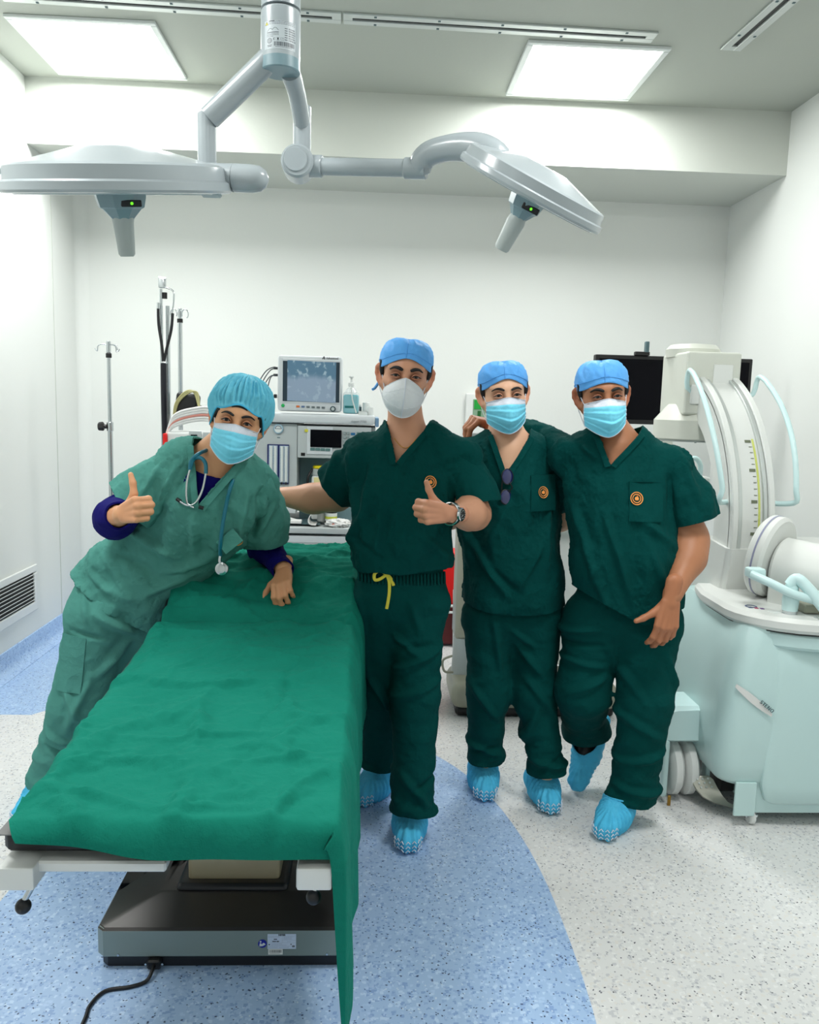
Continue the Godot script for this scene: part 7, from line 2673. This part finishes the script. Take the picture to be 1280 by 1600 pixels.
func build_people() -> void:
	var fwd := Vector3(0, 0, 1)

	# ---- second from the left: white cup mask, thumb up
	var XB := head_frame(Vector3(0.103, 1.544, -2.600), 0.0, deg_to_rad(-5.0), 0.04, 1.0)
	var B := {
		"neck": Vector3(0.115, 1.333, -2.70), "up": Vector3.UP, "front": Vector3(-0.10, 0, 1).normalized(), "side": Vector3(1, 0, 0.10).normalized(), "low_up": Vector3.UP,
		"pel": Vector3(0.107, 0.83, -2.70), "shR": Vector3(-0.030, 1.272, -2.73), "shL": Vector3(0.285, 1.288, -2.69),
		"spine": [Vector3(0.118, 1.22, -2.71), Vector3(0.116, 1.12, -2.70), Vector3(0.108, 0.99, -2.69), Vector3(0.108, 0.93, -2.69), Vector3(0.107, 0.84, -2.70)], "spine_r": [0.145, 0.158, 0.162, 0.160, 0.13], "flat": 1.42,
		"hipR": Vector3(0.035, 0.79, -2.71), "hipL": Vector3(0.180, 0.80, -2.69), "leg_r": [0.083, 0.077, 0.070], "waist_r": 0.142,
		"v_depth": 0.066, "v_half": 0.068, "v_shift": -0.026, "v_top": 0.058, "chest_k": 0.93, "yoke": 0.026, "skin": Color(0.80, 0.58, 0.46), "stubble": 0.35, "brow": 1.15, "seed": 41, "stretch_shirt": Basis.from_scale(Vector3(6, 3.2, 5)),
		"crease_shirt": B_SHIRT, "crease_tro": B_TRO, "hem": plane_cut(Vector3(0.1, 0.912, -2.7), Vector3(0.05, -1, 0), 0.0, 0.004),
		"sleeves": [
			{"pts": [Vector3(-0.030, 1.268, -2.73), Vector3(-0.105, 1.175, -2.83), Vector3(-0.165, 1.105, -2.91)], "r": [0.070, 0.077, 0.086], "end": Vector3(-0.120, 1.158, -2.85), "n": Vector3(-0.78, -0.62, -0.35)},
			{"pts": [Vector3(0.285, 1.280, -2.69), Vector3(0.338, 1.16, -2.68), Vector3(0.36, 1.06, -2.66)], "r": [0.070, 0.078, 0.082], "end": Vector3(0.343, 1.135, -2.68), "n": Vector3(0.12, -1, 0.12)}],
		"arms": [
			{"pts": [Vector3(-0.030, 1.265, -2.73), Vector3(-0.118, 1.125, -2.90), Vector3(-0.21, 1.108, -2.93), Vector3(-0.38, 1.110, -2.975)], "r": [0.052, 0.047, 0.046, 0.030]},
			{"pts": [Vector3(0.285, 1.27, -2.69), Vector3(0.345, 1.10, -2.665), Vector3(0.315, 1.113, -2.57), Vector3(0.245, 1.125, -2.462)], "r": [0.052, 0.046, 0.045, 0.029]}],
		"hands": [
			{"w": Vector3(-0.38, 1.110, -2.975), "y": Vector3(-1, -0.1, 0.05), "x": Vector3(0, 1, 0.2), "z": Vector3(0, 0.2, -1), "curl": RELAXED, "thumb": [Vector3(0.7, 0.7, 0), Vector3(0.5, 0.85, 0), Vector3(0.4, 0.9, 0)]},
			{"w": Vector3(0.237, 1.128, -2.45), "y": Vector3(-0.82, 0.10, 0.52), "x": Vector3(-0.05, 1, 0.05), "z": Vector3(0.5, 0, 0.85), "curl": FIST, "thumb": [Vector3(0.55, 0.8, -0.1), Vector3(0.80, 0.60, 0.0), Vector3(0.86, 0.50, 0.05)], "s": 0.97}],
		"legs": [{"pts": [Vector3(0.037, 0.78, -2.71), Vector3(0.055, 0.47, -2.75), Vector3(0.062, 0.145, -2.87)]}, {"pts": [Vector3(0.178, 0.79, -2.69), Vector3(0.165, 0.48, -2.63), Vector3(0.162, 0.108, -2.575)]}],
	}
	var ob := thing("person", "person in dark green scrubs with a white cup mask, thumb up, yellow drawstring", "person", Vector3(0.107, 0, -2.7), "people in scrubs")
	build_skin(ob, B, XB)
	var gb := dress(ob, B, M.scrub_dark)
	build_cap(ob, XB, 1.0, 3, -0.10, 0.058)
	build_mask(ob, XB, 1.0, true, 4)
	var fb: Vector3 = fwd
	emblem(ob, surface_frame(gb.shirt, Vector3(0.190, 1.210, -2.3), fb, Vector3.UP), 0.0195)
	# waistband gathers and yellow cord
	var wb := MB.new()
	for k in 26:
		var x := -0.035 + 0.285 * k / 25.0
		var s0 := on_surface(gb.trousers, Vector3(x, 0.905, -2.3), fb, 0.012)
		var s1 := on_surface(gb.trousers, Vector3(x + 0.002, 0.868, -2.3), fb, 0.012)
		if s0.z < -2.35 and s1.z < -2.35:
			wb.tube(PackedVector3Array([s0 + Vector3(0, 0, -0.002), s0.lerp(s1, 0.5) + Vector3(0, 0, 0.003), s1 + Vector3(0, 0, -0.003)]), 0.0045, 6)
	obj("gathered_waist", wb.mesh(60), M.scrub_dark, gb.trousers_node).set_meta("kind", "stuff")
	var cz := on_surface(gb.trousers, Vector3(0.055, 0.905, -2.3), fb, 0.012).z + 0.008
	var cord := [[[0.057, 0.905], [0.035, 0.916], [0.018, 0.905], [0.020, 0.886], [0.038, 0.890], [0.057, 0.905]], [[0.057, 0.906], [0.066, 0.88], [0.067, 0.84], [0.060, 0.79]], [[0.058, 0.906], [0.072, 0.89], [0.081, 0.868]]]
	for c in cord:
		var pp := []
		for q in c:
			pp.append(Vector3(q[0], q[1], cz + 0.002))
		var mcord := MB.new()
		mcord.tube(bezier(pp, 5), 0.0052, 8, 0.45, Vector3(0, 0, 1))
		obj("drawstring", mcord.mesh(60), M.yellow, gb.trousers_node, "yellow drawstring")
	shoe_cover(ob, Vector3(0.165, 0, -2.70), Vector3(0.145, 0, -2.462), Vector3(0.162, 0.11, -2.6), 5, 0.0, M.shoe_brown)
	shoe_cover(ob, Vector3(0.085, 0, -2.96), Vector3(-0.025, 0, -2.775), Vector3(0.07, 0.14, -2.87), 6, 0.0, M.shoe_brown)
	# cap tie by the ear
	obj("cap_tie", tubemesh(bezier([XB * Vector3(-0.082, -0.025, -0.03), XB * Vector3(-0.092, -0.045, -0.02), XB * Vector3(-0.100, -0.052, -0.01)], 5), 0.0045, 8), M.cap_blue, ob)
	# necklace and watch are things of their own
	var nk := PackedVector3Array()
	for k in 15:
		var f := k / 14.0
		nk.append(on_surface(B.skin_pos, Vector3(lerpf(0.072, 0.142, f), 1.345 - 0.030 * sin(PI * f), -2.3), fb, 0.010) + Vector3(0, 0, 0.001))
	var nl := obj("necklace", tubemesh(nk, 0.0012, 6), M.gold)
	tag(nl, "thin gold chain at the open neck of the person with the cup mask", "necklace")
	var wx := Vector3(0.243, 1.1255, -2.462)
	var wd := Vector3(-0.55, 0.07, 0.83).normalized()
	var wt := thing("wristwatch", "steel wristwatch with dark round dial on the raised thumb-up wrist", "watch", wx)
	var wu := (Vector3(0.55, 0.05, 0.8) - wd * Vector3(0.55, 0.05, 0.8).dot(wd)).normalized()
	var wxf := Transform3D(Basis(wu.cross(wd).normalized(), wd, wu), wx - wd * 0.008)
	var bd := MB.new()
	var ba := []
	for k in 25:
		var a := TAU * k / 24
		var ring := PackedVector3Array()
		for q in [[0.0, -0.009], [0.003, -0.008], [0.003, 0.008], [0.0, 0.009]]:
			ring.append(wxf * Vector3(cos(a) * (0.0335 + q[0]), q[1], sin(a) * (0.030 + q[0])))
		ba.append(ring)
	bd.loft(ba)
	obj("bracelet", bd.mesh(40), M.chrome, wt)
	obj("watch_case", cylmesh(wxf * Vector3(0, 0, 0.029), wxf * Vector3(0, 0, 0.041), 0.021, 28, 0.003), M.chrome, wt)
	var df := obj("dial", cylmesh(wxf * Vector3(0, 0, 0.0405), wxf * Vector3(0, 0, 0.0416), 0.0168, 28), M.navy_black, wt)
	for k in 12:
		var a := TAU * k / 12
		var p := wxf * Vector3(cos(a) * 0.0125, sin(a) * 0.0125, 0.0418)
		obj("hour_mark", boxmesh(p, Vector3.ONE * 0.0016), M.frame_white, df)
	obj("watch_hand", cylmesh(wxf * Vector3(0, 0, 0.042), wxf * Vector3(0.006, 0.006, 0.042), 0.0006, 5), M.frame_white, df)

	# ---- third from the left: blue mask, sunglasses in the neckline
	var XC := head_frame(Vector3(0.466, 1.497, -2.830), 0.0, deg_to_rad(5.0), 0.03, 1.0)
	var C := {
		"neck": Vector3(0.490, 1.325, -2.93), "up": Vector3.UP, "front": fwd, "side": Vector3.RIGHT, "low_up": Vector3.UP,
		"pel": Vector3(0.533, 0.725, -2.93), "shR": Vector3(0.350, 1.268, -2.95), "shL": Vector3(0.650, 1.285, -2.95),
		"spine": [Vector3(0.500, 1.20, -2.93), Vector3(0.505, 1.10, -2.92), Vector3(0.517, 0.95, -2.91), Vector3(0.530, 0.76, -2.92), Vector3(0.533, 0.68, -2.92)], "spine_r": [0.150, 0.166, 0.172, 0.176, 0.176], "flat": 1.40,
		"hipR": Vector3(0.450, 0.69, -2.92), "hipL": Vector3(0.622, 0.69, -2.92), "leg_r": [0.092, 0.074, 0.064], "waist_r": 0.15,
		"v_depth": 0.100, "v_half": 0.074, "v_shift": -0.022, "skin": Color(0.90, 0.70, 0.57), "stubble": 0.15, "brow": 0.9, "open": 0.001, "seed": 52, "stretch_shirt": Basis.from_scale(Vector3(5, 3.0, 5)),
		"crease_shirt": C_SHIRT, "crease_tro": C_TRO, "hem": func(p: Vector3) -> float: return (0.722 + 0.30 * pow(p.x - 0.54, 2.0) * 2.0) - p.y,
		"sleeves": [
			{"pts": [Vector3(0.350, 1.262, -2.95), Vector3(0.318, 1.15, -3.0), Vector3(0.30, 1.05, -3.04)], "r": [0.068, 0.074, 0.080], "end": Vector3(0.308, 1.10, -3.02), "n": Vector3(-0.15, -1, -0.3)},
			{"pts": [Vector3(0.650, 1.28, -2.95), Vector3(0.688, 1.16, -2.99), Vector3(0.71, 1.05, -3.03)], "r": [0.068, 0.074, 0.080], "end": Vector3(0.70, 1.095, -3.01), "n": Vector3(0.2, -1, -0.3)}],
		"arms": [
			{"pts": [Vector3(0.350, 1.26, -2.95), Vector3(0.30, 1.04, -3.05), Vector3(0.16, 1.08, -3.10)], "r": [0.05, 0.043, 0.030]},
			{"pts": [Vector3(0.650, 1.27, -2.95), Vector3(0.72, 1.04, -3.05), Vector3(0.86, 1.06, -3.10)], "r": [0.05, 0.043, 0.030]}],
		"hands": [
			{"w": Vector3(0.16, 1.08, -3.10), "y": Vector3(-1, 0.1, 0.1), "x": Vector3(0, 1, 0.2), "z": Vector3(0, 0.2, -1), "curl": RELAXED, "thumb": [Vector3(0.7, 0.7, 0), Vector3(0.5, 0.85, 0), Vector3(0.4, 0.9, 0)]},
			{"w": Vector3(0.86, 1.06, -3.10), "y": Vector3(1, 0.1, 0.1), "x": Vector3(0, 1, 0.2), "z": Vector3(0, 0.2, -1), "curl": RELAXED, "thumb": [Vector3(0.7, 0.7, 0), Vector3(0.5, 0.85, 0), Vector3(0.4, 0.9, 0)]}],
		"legs": [{"pts": [Vector3(0.450, 0.68, -2.92), Vector3(0.452, 0.40, -2.90), Vector3(0.457, 0.125, -2.93)]}, {"pts": [Vector3(0.622, 0.68, -2.92), Vector3(0.625, 0.40, -2.87), Vector3(0.672, 0.120, -2.84)]}],
	}
	var oc := thing("person", "person in dark green scrubs with blue mask, sunglasses hung in the deep neckline", "person", Vector3(0.53, 0, -2.93), "people in scrubs")
	build_skin(oc, C, XC)
	var gc := dress(oc, C, M.scrub_dark)
	build_cap(oc, XC, 1.0, 8, -0.05, 0.060)
	build_mask(oc, XC, 1.0, false, 1)
	obj("chest_pocket", patch_on(gc.shirt, Vector3(0.606, 1.160, -2.6), 0.10, 0.125, 0.0, fb, 0.0022), M.scrub_dark, oc)
	emblem(oc, surface_frame(gc.shirt, Vector3(0.600, 1.163, -2.6), fb, Vector3.UP).translated_local(Vector3(0, 0, 0.0034)), 0.0195)
	shoe_cover(oc, Vector3(0.460, 0, -3.05), Vector3(0.450, 0, -2.815), Vector3(0.457, 0.12, -2.95), 15)
	shoe_cover(oc, Vector3(0.665, 0, -2.96), Vector3(0.678, 0, -2.720), Vector3(0.672, 0.12, -2.86), 16)
	var gz := on_surface(gc.shirt, Vector3(0.468, 1.18, -2.6), fb, 0.016).z + 0.008
	var sg := thing("sunglasses", "dark sunglasses with blue lenses hanging from the deep neckline", "sunglasses", Vector3(0.468, 1.2, gz))
	var lm := mat(Color(0.02, 0.07, 0.33), 0.08, 0.0, 0.9)
	for q in [[Vector3(0.470, 1.217, gz), 0.026], [Vector3(0.468, 1.146, gz), 0.025]]:
		var lb := MB.new()
		var lxf := Transform3D(Basis(Vector3(0, 0, 1), 0.12) * Basis(Vector3.UP, 0.35), q[0])
		lb.ball(Vector3.ZERO, Vector3(0.0215, q[1], 0.004), 24, 8, lxf)
		obj("lens", lb.mesh(60), lm, sg)
		var fr := PackedVector3Array()
		for i in 29:
			var a := TAU * i / 28
			fr.append(lxf * Vector3(cos(a) * 0.022, sin(a) * (q[1] + 0.0005), 0))
		obj("rim", tubemesh(fr, 0.002, 6), M.black, sg)
	obj("bridge", tubemesh(bezier([Vector3(0.478, 1.195, gz), Vector3(0.488, 1.18, gz + 0.003), Vector3(0.476, 1.166, gz)], 5), 0.0022, 6), M.black, sg)
	obj("temple_arm", tubemesh(bezier([Vector3(0.462, 1.233, gz), Vector3(0.454, 1.20, gz - 0.006), Vector3(0.453, 1.125, gz - 0.006)], 5), 0.0025, 6), M.black, sg)

	# ---- right: blue mask, darker skin, arm round the neighbour, one foot back
	var XD := head_frame(Vector3(0.767, 1.500, -2.660), deg_to_rad(-5), deg_to_rad(5.0), 0.03, 1.0)
	var D := {
		"neck": Vector3(0.838, 1.345, -2.78), "up": Vector3(-0.05, 1, 0).normalized(), "front": Vector3(-0.10, 0, 1).normalized(), "side": Vector3(1, 0.05, 0.10).normalized(), "low_up": Vector3(-0.08, 1, 0).normalized(),
		"pel": Vector3(0.905, 0.735, -2.80), "shR": Vector3(0.705, 1.295, -2.85), "shL": Vector3(1.030, 1.275, -2.76),
		"spine": [Vector3(0.862, 1.20, -2.79), Vector3(0.880, 1.10, -2.78), Vector3(0.900, 0.95, -2.77), Vector3(0.915, 0.78, -2.78), Vector3(0.918, 0.68, -2.79)], "spine_r": [0.160, 0.180, 0.186, 0.180, 0.178], "flat": 1.36,
		"hipR": Vector3(0.812, 0.700, -2.82), "hipL": Vector3(1.000, 0.710, -2.78), "leg_r": [0.103, 0.090, 0.080], "waist_r": 0.155,
		"v_depth": 0.072, "v_half": 0.080, "v_shift": -0.035, "skin": Color(0.68, 0.46, 0.33), "stubble": 0.45, "brow": 1.1, "seed": 63, "stretch_shirt": Basis(Vector3(0, 0, 1), 0.3) * Basis.from_scale(Vector3(6, 2.6, 5)),
		"crease_shirt": D_SHIRT, "crease_tro": D_TRO, "hem": func(p: Vector3) -> float: return (0.735 + 0.5 * maxf(0.0, 0.93 - p.x) + 0.28 * maxf(0.0, p.x - 0.95)) - p.y,
		"sleeves": [
			{"pts": [Vector3(0.705, 1.29, -2.85), Vector3(0.63, 1.31, -3.0), Vector3(0.51, 1.365, -3.06)], "r": [0.072, 0.074, 0.066], "end": Vector3(0.555, 1.345, -3.04), "n": Vector3(-0.7, 0.15, -0.6)},
			{"pts": [Vector3(1.030, 1.265, -2.76), Vector3(1.09, 1.14, -2.75), Vector3(1.125, 1.03, -2.74)], "r": [0.077, 0.088, 0.094], "end": Vector3(1.104, 1.088, -2.745), "n": Vector3(0.30, -1, 0)}],
		"arms": [
			{"pts": [Vector3(0.705, 1.285, -2.85), Vector3(0.60, 1.32, -3.06), Vector3(0.45, 1.392, -3.055)], "r": [0.054, 0.046, 0.030]},
			{"pts": [Vector3(1.030, 1.26, -2.76), Vector3(1.110, 1.02, -2.73), Vector3(1.090, 0.96, -2.69), Vector3(1.000, 0.850, -2.585)], "r": [0.057, 0.050, 0.049, 0.033]}],
		"hands": [
			{"w": Vector3(0.452, 1.392, -3.05), "y": Vector3(-0.86, 0.12, 0.50), "x": Vector3(0.5, -0.25, 0.85), "z": Vector3(0.1, 0.95, 0.2), "curl": [[50, 45, 25], [55, 48, 28], [58, 50, 30], [62, 52, 30]], "thumb": [Vector3(0.6, 0.7, -0.4), Vector3(0.4, 0.6, -0.7), Vector3(0.2, 0.5, -0.85)], "s": 1.0},
			{"w": Vector3(0.994, 0.843, -2.575), "y": Vector3(-0.16, -0.98, 0.10), "x": Vector3(-0.98, 0.16, 0.0), "z": Vector3(0.0, 0.05, 1), "curl": [[18, 30, 18], [20, 32, 18], [22, 34, 20], [24, 34, 20]], "thumb": [Vector3(0.66, 0.72, 0.05), Vector3(0.80, 0.58, 0.1), Vector3(0.86, 0.48, 0.12)], "s": 1.05, "splay": 0.06}],
		"legs": [{"pts": [Vector3(0.812, 0.69, -2.82), Vector3(0.775, 0.445, -2.79), Vector3(0.842, 0.235, -2.945)]}, {"pts": [Vector3(1.000, 0.70, -2.78), Vector3(0.980, 0.44, -2.71), Vector3(0.955, 0.085, -2.71)]}],
	}
	var od := thing("person", "darker-skinned person in green scrubs at the right, one arm hanging, one foot tucked back", "person", Vector3(0.91, 0, -2.8), "people in scrubs")
	build_skin(od, D, XD)
	var gd := dress(od, D, M.scrub_dark)
	build_cap(od, XD, 1.0, 21, -0.12, 0.048)
	build_mask(od, XD, 1.0, false, 7)
	obj("chest_pocket", patch_on(gd.shirt, Vector3(0.915, 1.155, -2.5), 0.115, 0.13, 0.0, fb, 0.0022), M.scrub_dark, od)
	emblem(od, surface_frame(gd.shirt, Vector3(0.882, 1.165, -2.4), fb, Vector3.UP).translated_local(Vector3(0, 0, 0.0034)), 0.021)
	shoe_cover(od, Vector3(0.935, 0, -2.74), Vector3(0.800, 0, -2.548), Vector3(0.93, 0.1, -2.72), 25)
	shoe_cover(od, Vector3(0.930, 0.235, -3.045), Vector3(0.815, 0.0, -2.92), Vector3(0.84, 0.215, -2.93), 26, 0.0, null, true)

	# ---- left: grey-green scrubs over navy, leaning on the table
	var XA := head_frame(Vector3(-0.413, 1.388, -2.520), deg_to_rad(6), deg_to_rad(-12.0), 0.03, 0.98)
	var upA := Vector3(0.20, 0.97, 0.10).normalized()
	var frA := Vector3(0.05, -0.10, 1).normalized()
	var ax := Vector3(-0.62, -0.78, 0).normalized()
	var A := {
		"neck": Vector3(-0.490, 1.268, -2.65), "up": upA, "front": frA, "side": Vector3(0.97, -0.19, 0.02).normalized(), "low_up": -ax,
		"pel": Vector3(-0.860, 0.760, -2.78), "shR": Vector3(-0.645, 1.228, -2.66), "shL": Vector3(-0.378, 1.180, -2.69),
		"spine": [Vector3(-0.515, 1.16, -2.68), Vector3(-0.55, 1.08, -2.70), Vector3(-0.69, 0.945, -2.76), Vector3(-0.83, 0.80, -2.78), Vector3(-0.93, 0.67, -2.78)], "spine_r": [0.140, 0.152, 0.158, 0.172, 0.186], "flat": 1.38,
		"hipR": Vector3(-0.905, 0.72, -2.74), "hipL": Vector3(-0.800, 0.68, -2.83), "leg_r": [0.100, 0.090, 0.078], "waist_r": 0.145,
		"v_depth": 0.145, "v_half": 0.085, "v_shift": -0.02, "skin": Color(0.85, 0.63, 0.47), "stubble": 0.0, "brow": 0.85, "open": 0.0022, "seed": 74, "stretch_shirt": Basis(Vector3(0, 0, 1), 0.75) * Basis.from_scale(Vector3(5, 5, 5)), "amp_shirt": 0.026, "head_scale": 0.98, "chest_k": 0.8,
		"crease_shirt": A_SHIRT, "crease_tro": A_TRO, "hem": plane_cut(Vector3(-0.885, 0.770, -2.7), Vector3(-0.60, -0.80, 0.0), 0.0, 0.003),
		"sleeves": [
			{"pts": [Vector3(-0.645, 1.222, -2.66), Vector3(-0.745, 1.135, -2.64), Vector3(-0.83, 1.06, -2.63)], "r": [0.072, 0.082, 0.090], "end": Vector3(-0.775, 1.110, -2.635), "n": Vector3(-0.75, -0.66, 0.1)},
			{"pts": [Vector3(-0.378, 1.172, -2.69), Vector3(-0.370, 1.05, -2.77), Vector3(-0.372, 0.90, -2.88)], "r": [0.072, 0.084, 0.092], "end": Vector3(-0.368, 0.968, -2.82), "n": Vector3(0.10, -0.95, -0.20)}],
		"arms": [
			{"pts": [Vector3(-0.645, 1.215, -2.66), Vector3(-0.815, 1.068, -2.62), Vector3(-0.795, 1.078, -2.54), Vector3(-0.735, 1.108, -2.425)], "r": [0.048, 0.042, 0.041, 0.028]},
			{"pts": [Vector3(-0.378, 1.165, -2.69), Vector3(-0.378, 0.942, -2.89), Vector3(-0.290, 0.888, -2.725)], "r": [0.048, 0.042, 0.028]}],
		"hands": [
			{"w": Vector3(-0.732, 1.110, -2.42), "y": Vector3(0.70, 0.26, 0.66), "x": Vector3(-0.12, 1, -0.12), "z": Vector3(-0.7, 0.1, 0.72), "curl": FIST, "thumb": THUMB_UP, "s": 0.98},
			{"w": Vector3(-0.287, 0.887, -2.718), "y": Vector3(-0.02, -0.44, 0.90), "x": Vector3(-0.92, -0.25, -0.1), "z": Vector3(0.25, 0.88, 0.38), "curl": [[34, 44, 26], [36, 46, 28], [40, 46, 28], [44, 46, 28]], "thumb": [Vector3(0.75, 0.65, -0.2), Vector3(0.5, 0.85, -0.25), Vector3(0.3, 0.92, -0.25)], "s": 0.92, "splay": 0.07}],
		"legs": [{"pts": [Vector3(-0.915, 0.71, -2.74), Vector3(-0.985, 0.41, -2.73), Vector3(-1.115, 0.09, -2.79)]}, {"pts": [Vector3(-0.810, 0.67, -2.84), Vector3(-0.90, 0.36, -2.90), Vector3(-1.0, 0.09, -2.98)]}],
	}
	var oa := thing("person", "person in grey-green scrubs over navy sleeves leaning on the table, thumb up", "person", Vector3(-1.0, 0, -2.8), "people in scrubs")
	build_skin(oa, A, XA)
	var ga := dress(oa, A, M.scrub_grey)
	build_bouffant(oa, XA, 0.98)
	build_mask(oa, XA, 0.98, false, 12)
	# navy undershirt: neckline and long sleeves
	var N := Field.new(0.0125, 55.0)
	N.chain([Vector3(-0.500, 1.20, -2.66), Vector3(-0.53, 1.11, -2.67), Vector3(-0.56, 1.02, -2.70)], [0.116, 0.127, 0.112], frA, 1.34)
	N.chain([A.shR, A.neck - upA * 0.01, A.shL], [0.050, 0.060, 0.050])
	for arm in A.arms:
		var rr := []
		for r in arm.r:
			rr.append(r + (0.000 if rr.size() == 0 else 0.011))
		N.chain(arm.pts, rr)
	var ncut := [plane_cut(Vector3(-0.490, 1.258, -2.65), upA + frA * 0.45, 0.16), plane_cut(Vector3(-0.752, 1.100, -2.458), Vector3(0.45, 0.2, 0.85), 0.12), plane_cut(Vector3(-0.291, 0.889, -2.722), Vector3(0.40, -0.32, 0.85), 0.10)]
	var ng := garment(N, ncut, folds([], 0.0, ridged(90), Basis.from_scale(Vector3(9, 9, 9)), 0.006, func(p: Vector3) -> float: return 1.0))
	obj("undershirt", indexed(ng[0], ng[1]), M.navy, oa, "navy long-sleeved undershirt")
	obj("trouser_pocket", patch_on(ga.trousers, Vector3(-0.975, 0.575, -2.5), 0.085, 0.19, -0.12, fb, 0.0028), M.scrub_grey, ga.trousers_node)
	obj("drawstring", boxmesh(on_surface(ga.trousers, Vector3(-0.735, 0.672, -2.5), fb, 0.014) + Vector3(0, 0, 0.004), Vector3(0.016, 0.018, 0.006), 0.003, 1, Transform3D.IDENTITY), M.yellow, ga.trousers_node, "yellow drawstring end")
	var lp := on_surface(ga.shirt, Vector3(-0.462, 1.02, -2.4), fb, 0.016)
	obj("chest_flap", boxmesh(Vector3.ZERO, Vector3(0.07, 0.05, 0.004), 0.001, 1, Transform3D(Basis(fwd, 0.7), lp + Vector3(0.02, -0.01, 0.002))), M.scrub_grey, oa)
	emblem(oa, surface_frame(ga.shirt, Vector3(-0.425, 1.005, -2.3), fb, Vector3(0.5, 0.85, 0).normalized()).translated_local(Vector3(0, 0, 0.002)), 0.018)
	shoe_cover(oa, Vector3(-1.12, 0, -2.86), Vector3(-1.16, 0, -2.62), Vector3(-1.115, 0.1, -2.79), 35)
	shoe_cover(oa, Vector3(-1.0, 0, -3.05), Vector3(-1.03, 0, -2.81), Vector3(-1.0, 0.1, -2.98), 36)
	# stethoscope round the neck
	var st := thing("stethoscope", "teal stethoscope with chrome ear tubes hanging round the leaning person's neck", "stethoscope", Vector3(-0.5, 1.2, -2.6))
	var on := func(x: float, y: float, lift: float) -> Vector3: return on_surface(ga.shirt, Vector3(x, y, -2.3), fb, 0.016) + Vector3(0, 0, lift)
	obj("tubing", tubemesh(bezier([Vector3(-0.505, 1.300, -2.66), on.call(-0.535, 1.285, 0.012), on.call(-0.558, 1.262, 0.012), on.call(-0.562, 1.235, 0.012)], 5), 0.0062, 10), M.teal_rubber, st)
	obj("tubing", tubemesh(bezier([on.call(-0.562, 1.240, 0.012), on.call(-0.550, 1.268, 0.012), on.call(-0.528, 1.272, 0.014), on.call(-0.512, 1.255, 0.014), on.call(-0.510, 1.225, 0.013)], 5), 0.0062, 10), M.teal_rubber, st)
	obj("ear_tube", tubemesh(bezier([on.call(-0.562, 1.236, 0.012), on.call(-0.570, 1.19, 0.010), on.call(-0.567, 1.135, 0.010), on.call(-0.545, 1.120, 0.012)], 5), 0.0035, 8), M.chrome, st)
	obj("ear_tube", tubemesh(bezier([on.call(-0.510, 1.226, 0.013), on.call(-0.520, 1.175, 0.012), on.call(-0.540, 1.135, 0.012), on.call(-0.565, 1.126, 0.012), on.call(-0.592, 1.139, 0.010)], 5), 0.0035, 8), M.chrome, st)
	obj("ear_tip", tubemesh(PackedVector3Array([on.call(-0.588, 1.137, 0.010), on.call(-0.600, 1.143, 0.010)]), 0.006, 10), M.black, st)
	obj("ear_tip", tubemesh(PackedVector3Array([on.call(-0.530, 1.122, 0.014), on.call(-0.516, 1.118, 0.014)]), 0.006, 10), M.black, st)
	var sz := -2.575
	obj("tubing", tubemesh(bezier([Vector3(-0.43, 1.24, -2.66), on.call(-0.435, 1.19, 0.012), on.call(-0.450, 1.13, 0.012), on.call(-0.462, 1.06, 0.012), on.call(-0.470, 1.00, 0.012), Vector3(-0.474, 0.962, sz)], 5), 0.0062, 10), M.teal_rubber, st)
	obj("stem", tubemesh(bezier([Vector3(-0.474, 0.966, sz), Vector3(-0.476, 0.945, sz + 0.004), Vector3(-0.472, 0.93, sz + 0.004)], 4), 0.0045, 8), M.chrome, st)
	var cp := MB.new()
	cp.lathe([Vector2(0.021, -0.006), Vector2(0.022, 0.0), Vector2(0.020, 0.004), Vector2(0.012, 0.006), Vector2(0.010, 0.014), Vector2(0.014, 0.016), Vector2(0.014, 0.019), Vector2(0.008, 0.020)], 32, Transform3D(Basis(Vector3.RIGHT, PI / 2 - 0.15), Vector3(-0.470, 0.918, sz)))
	obj("chest_piece", cp.mesh(40), M.chrome, st)
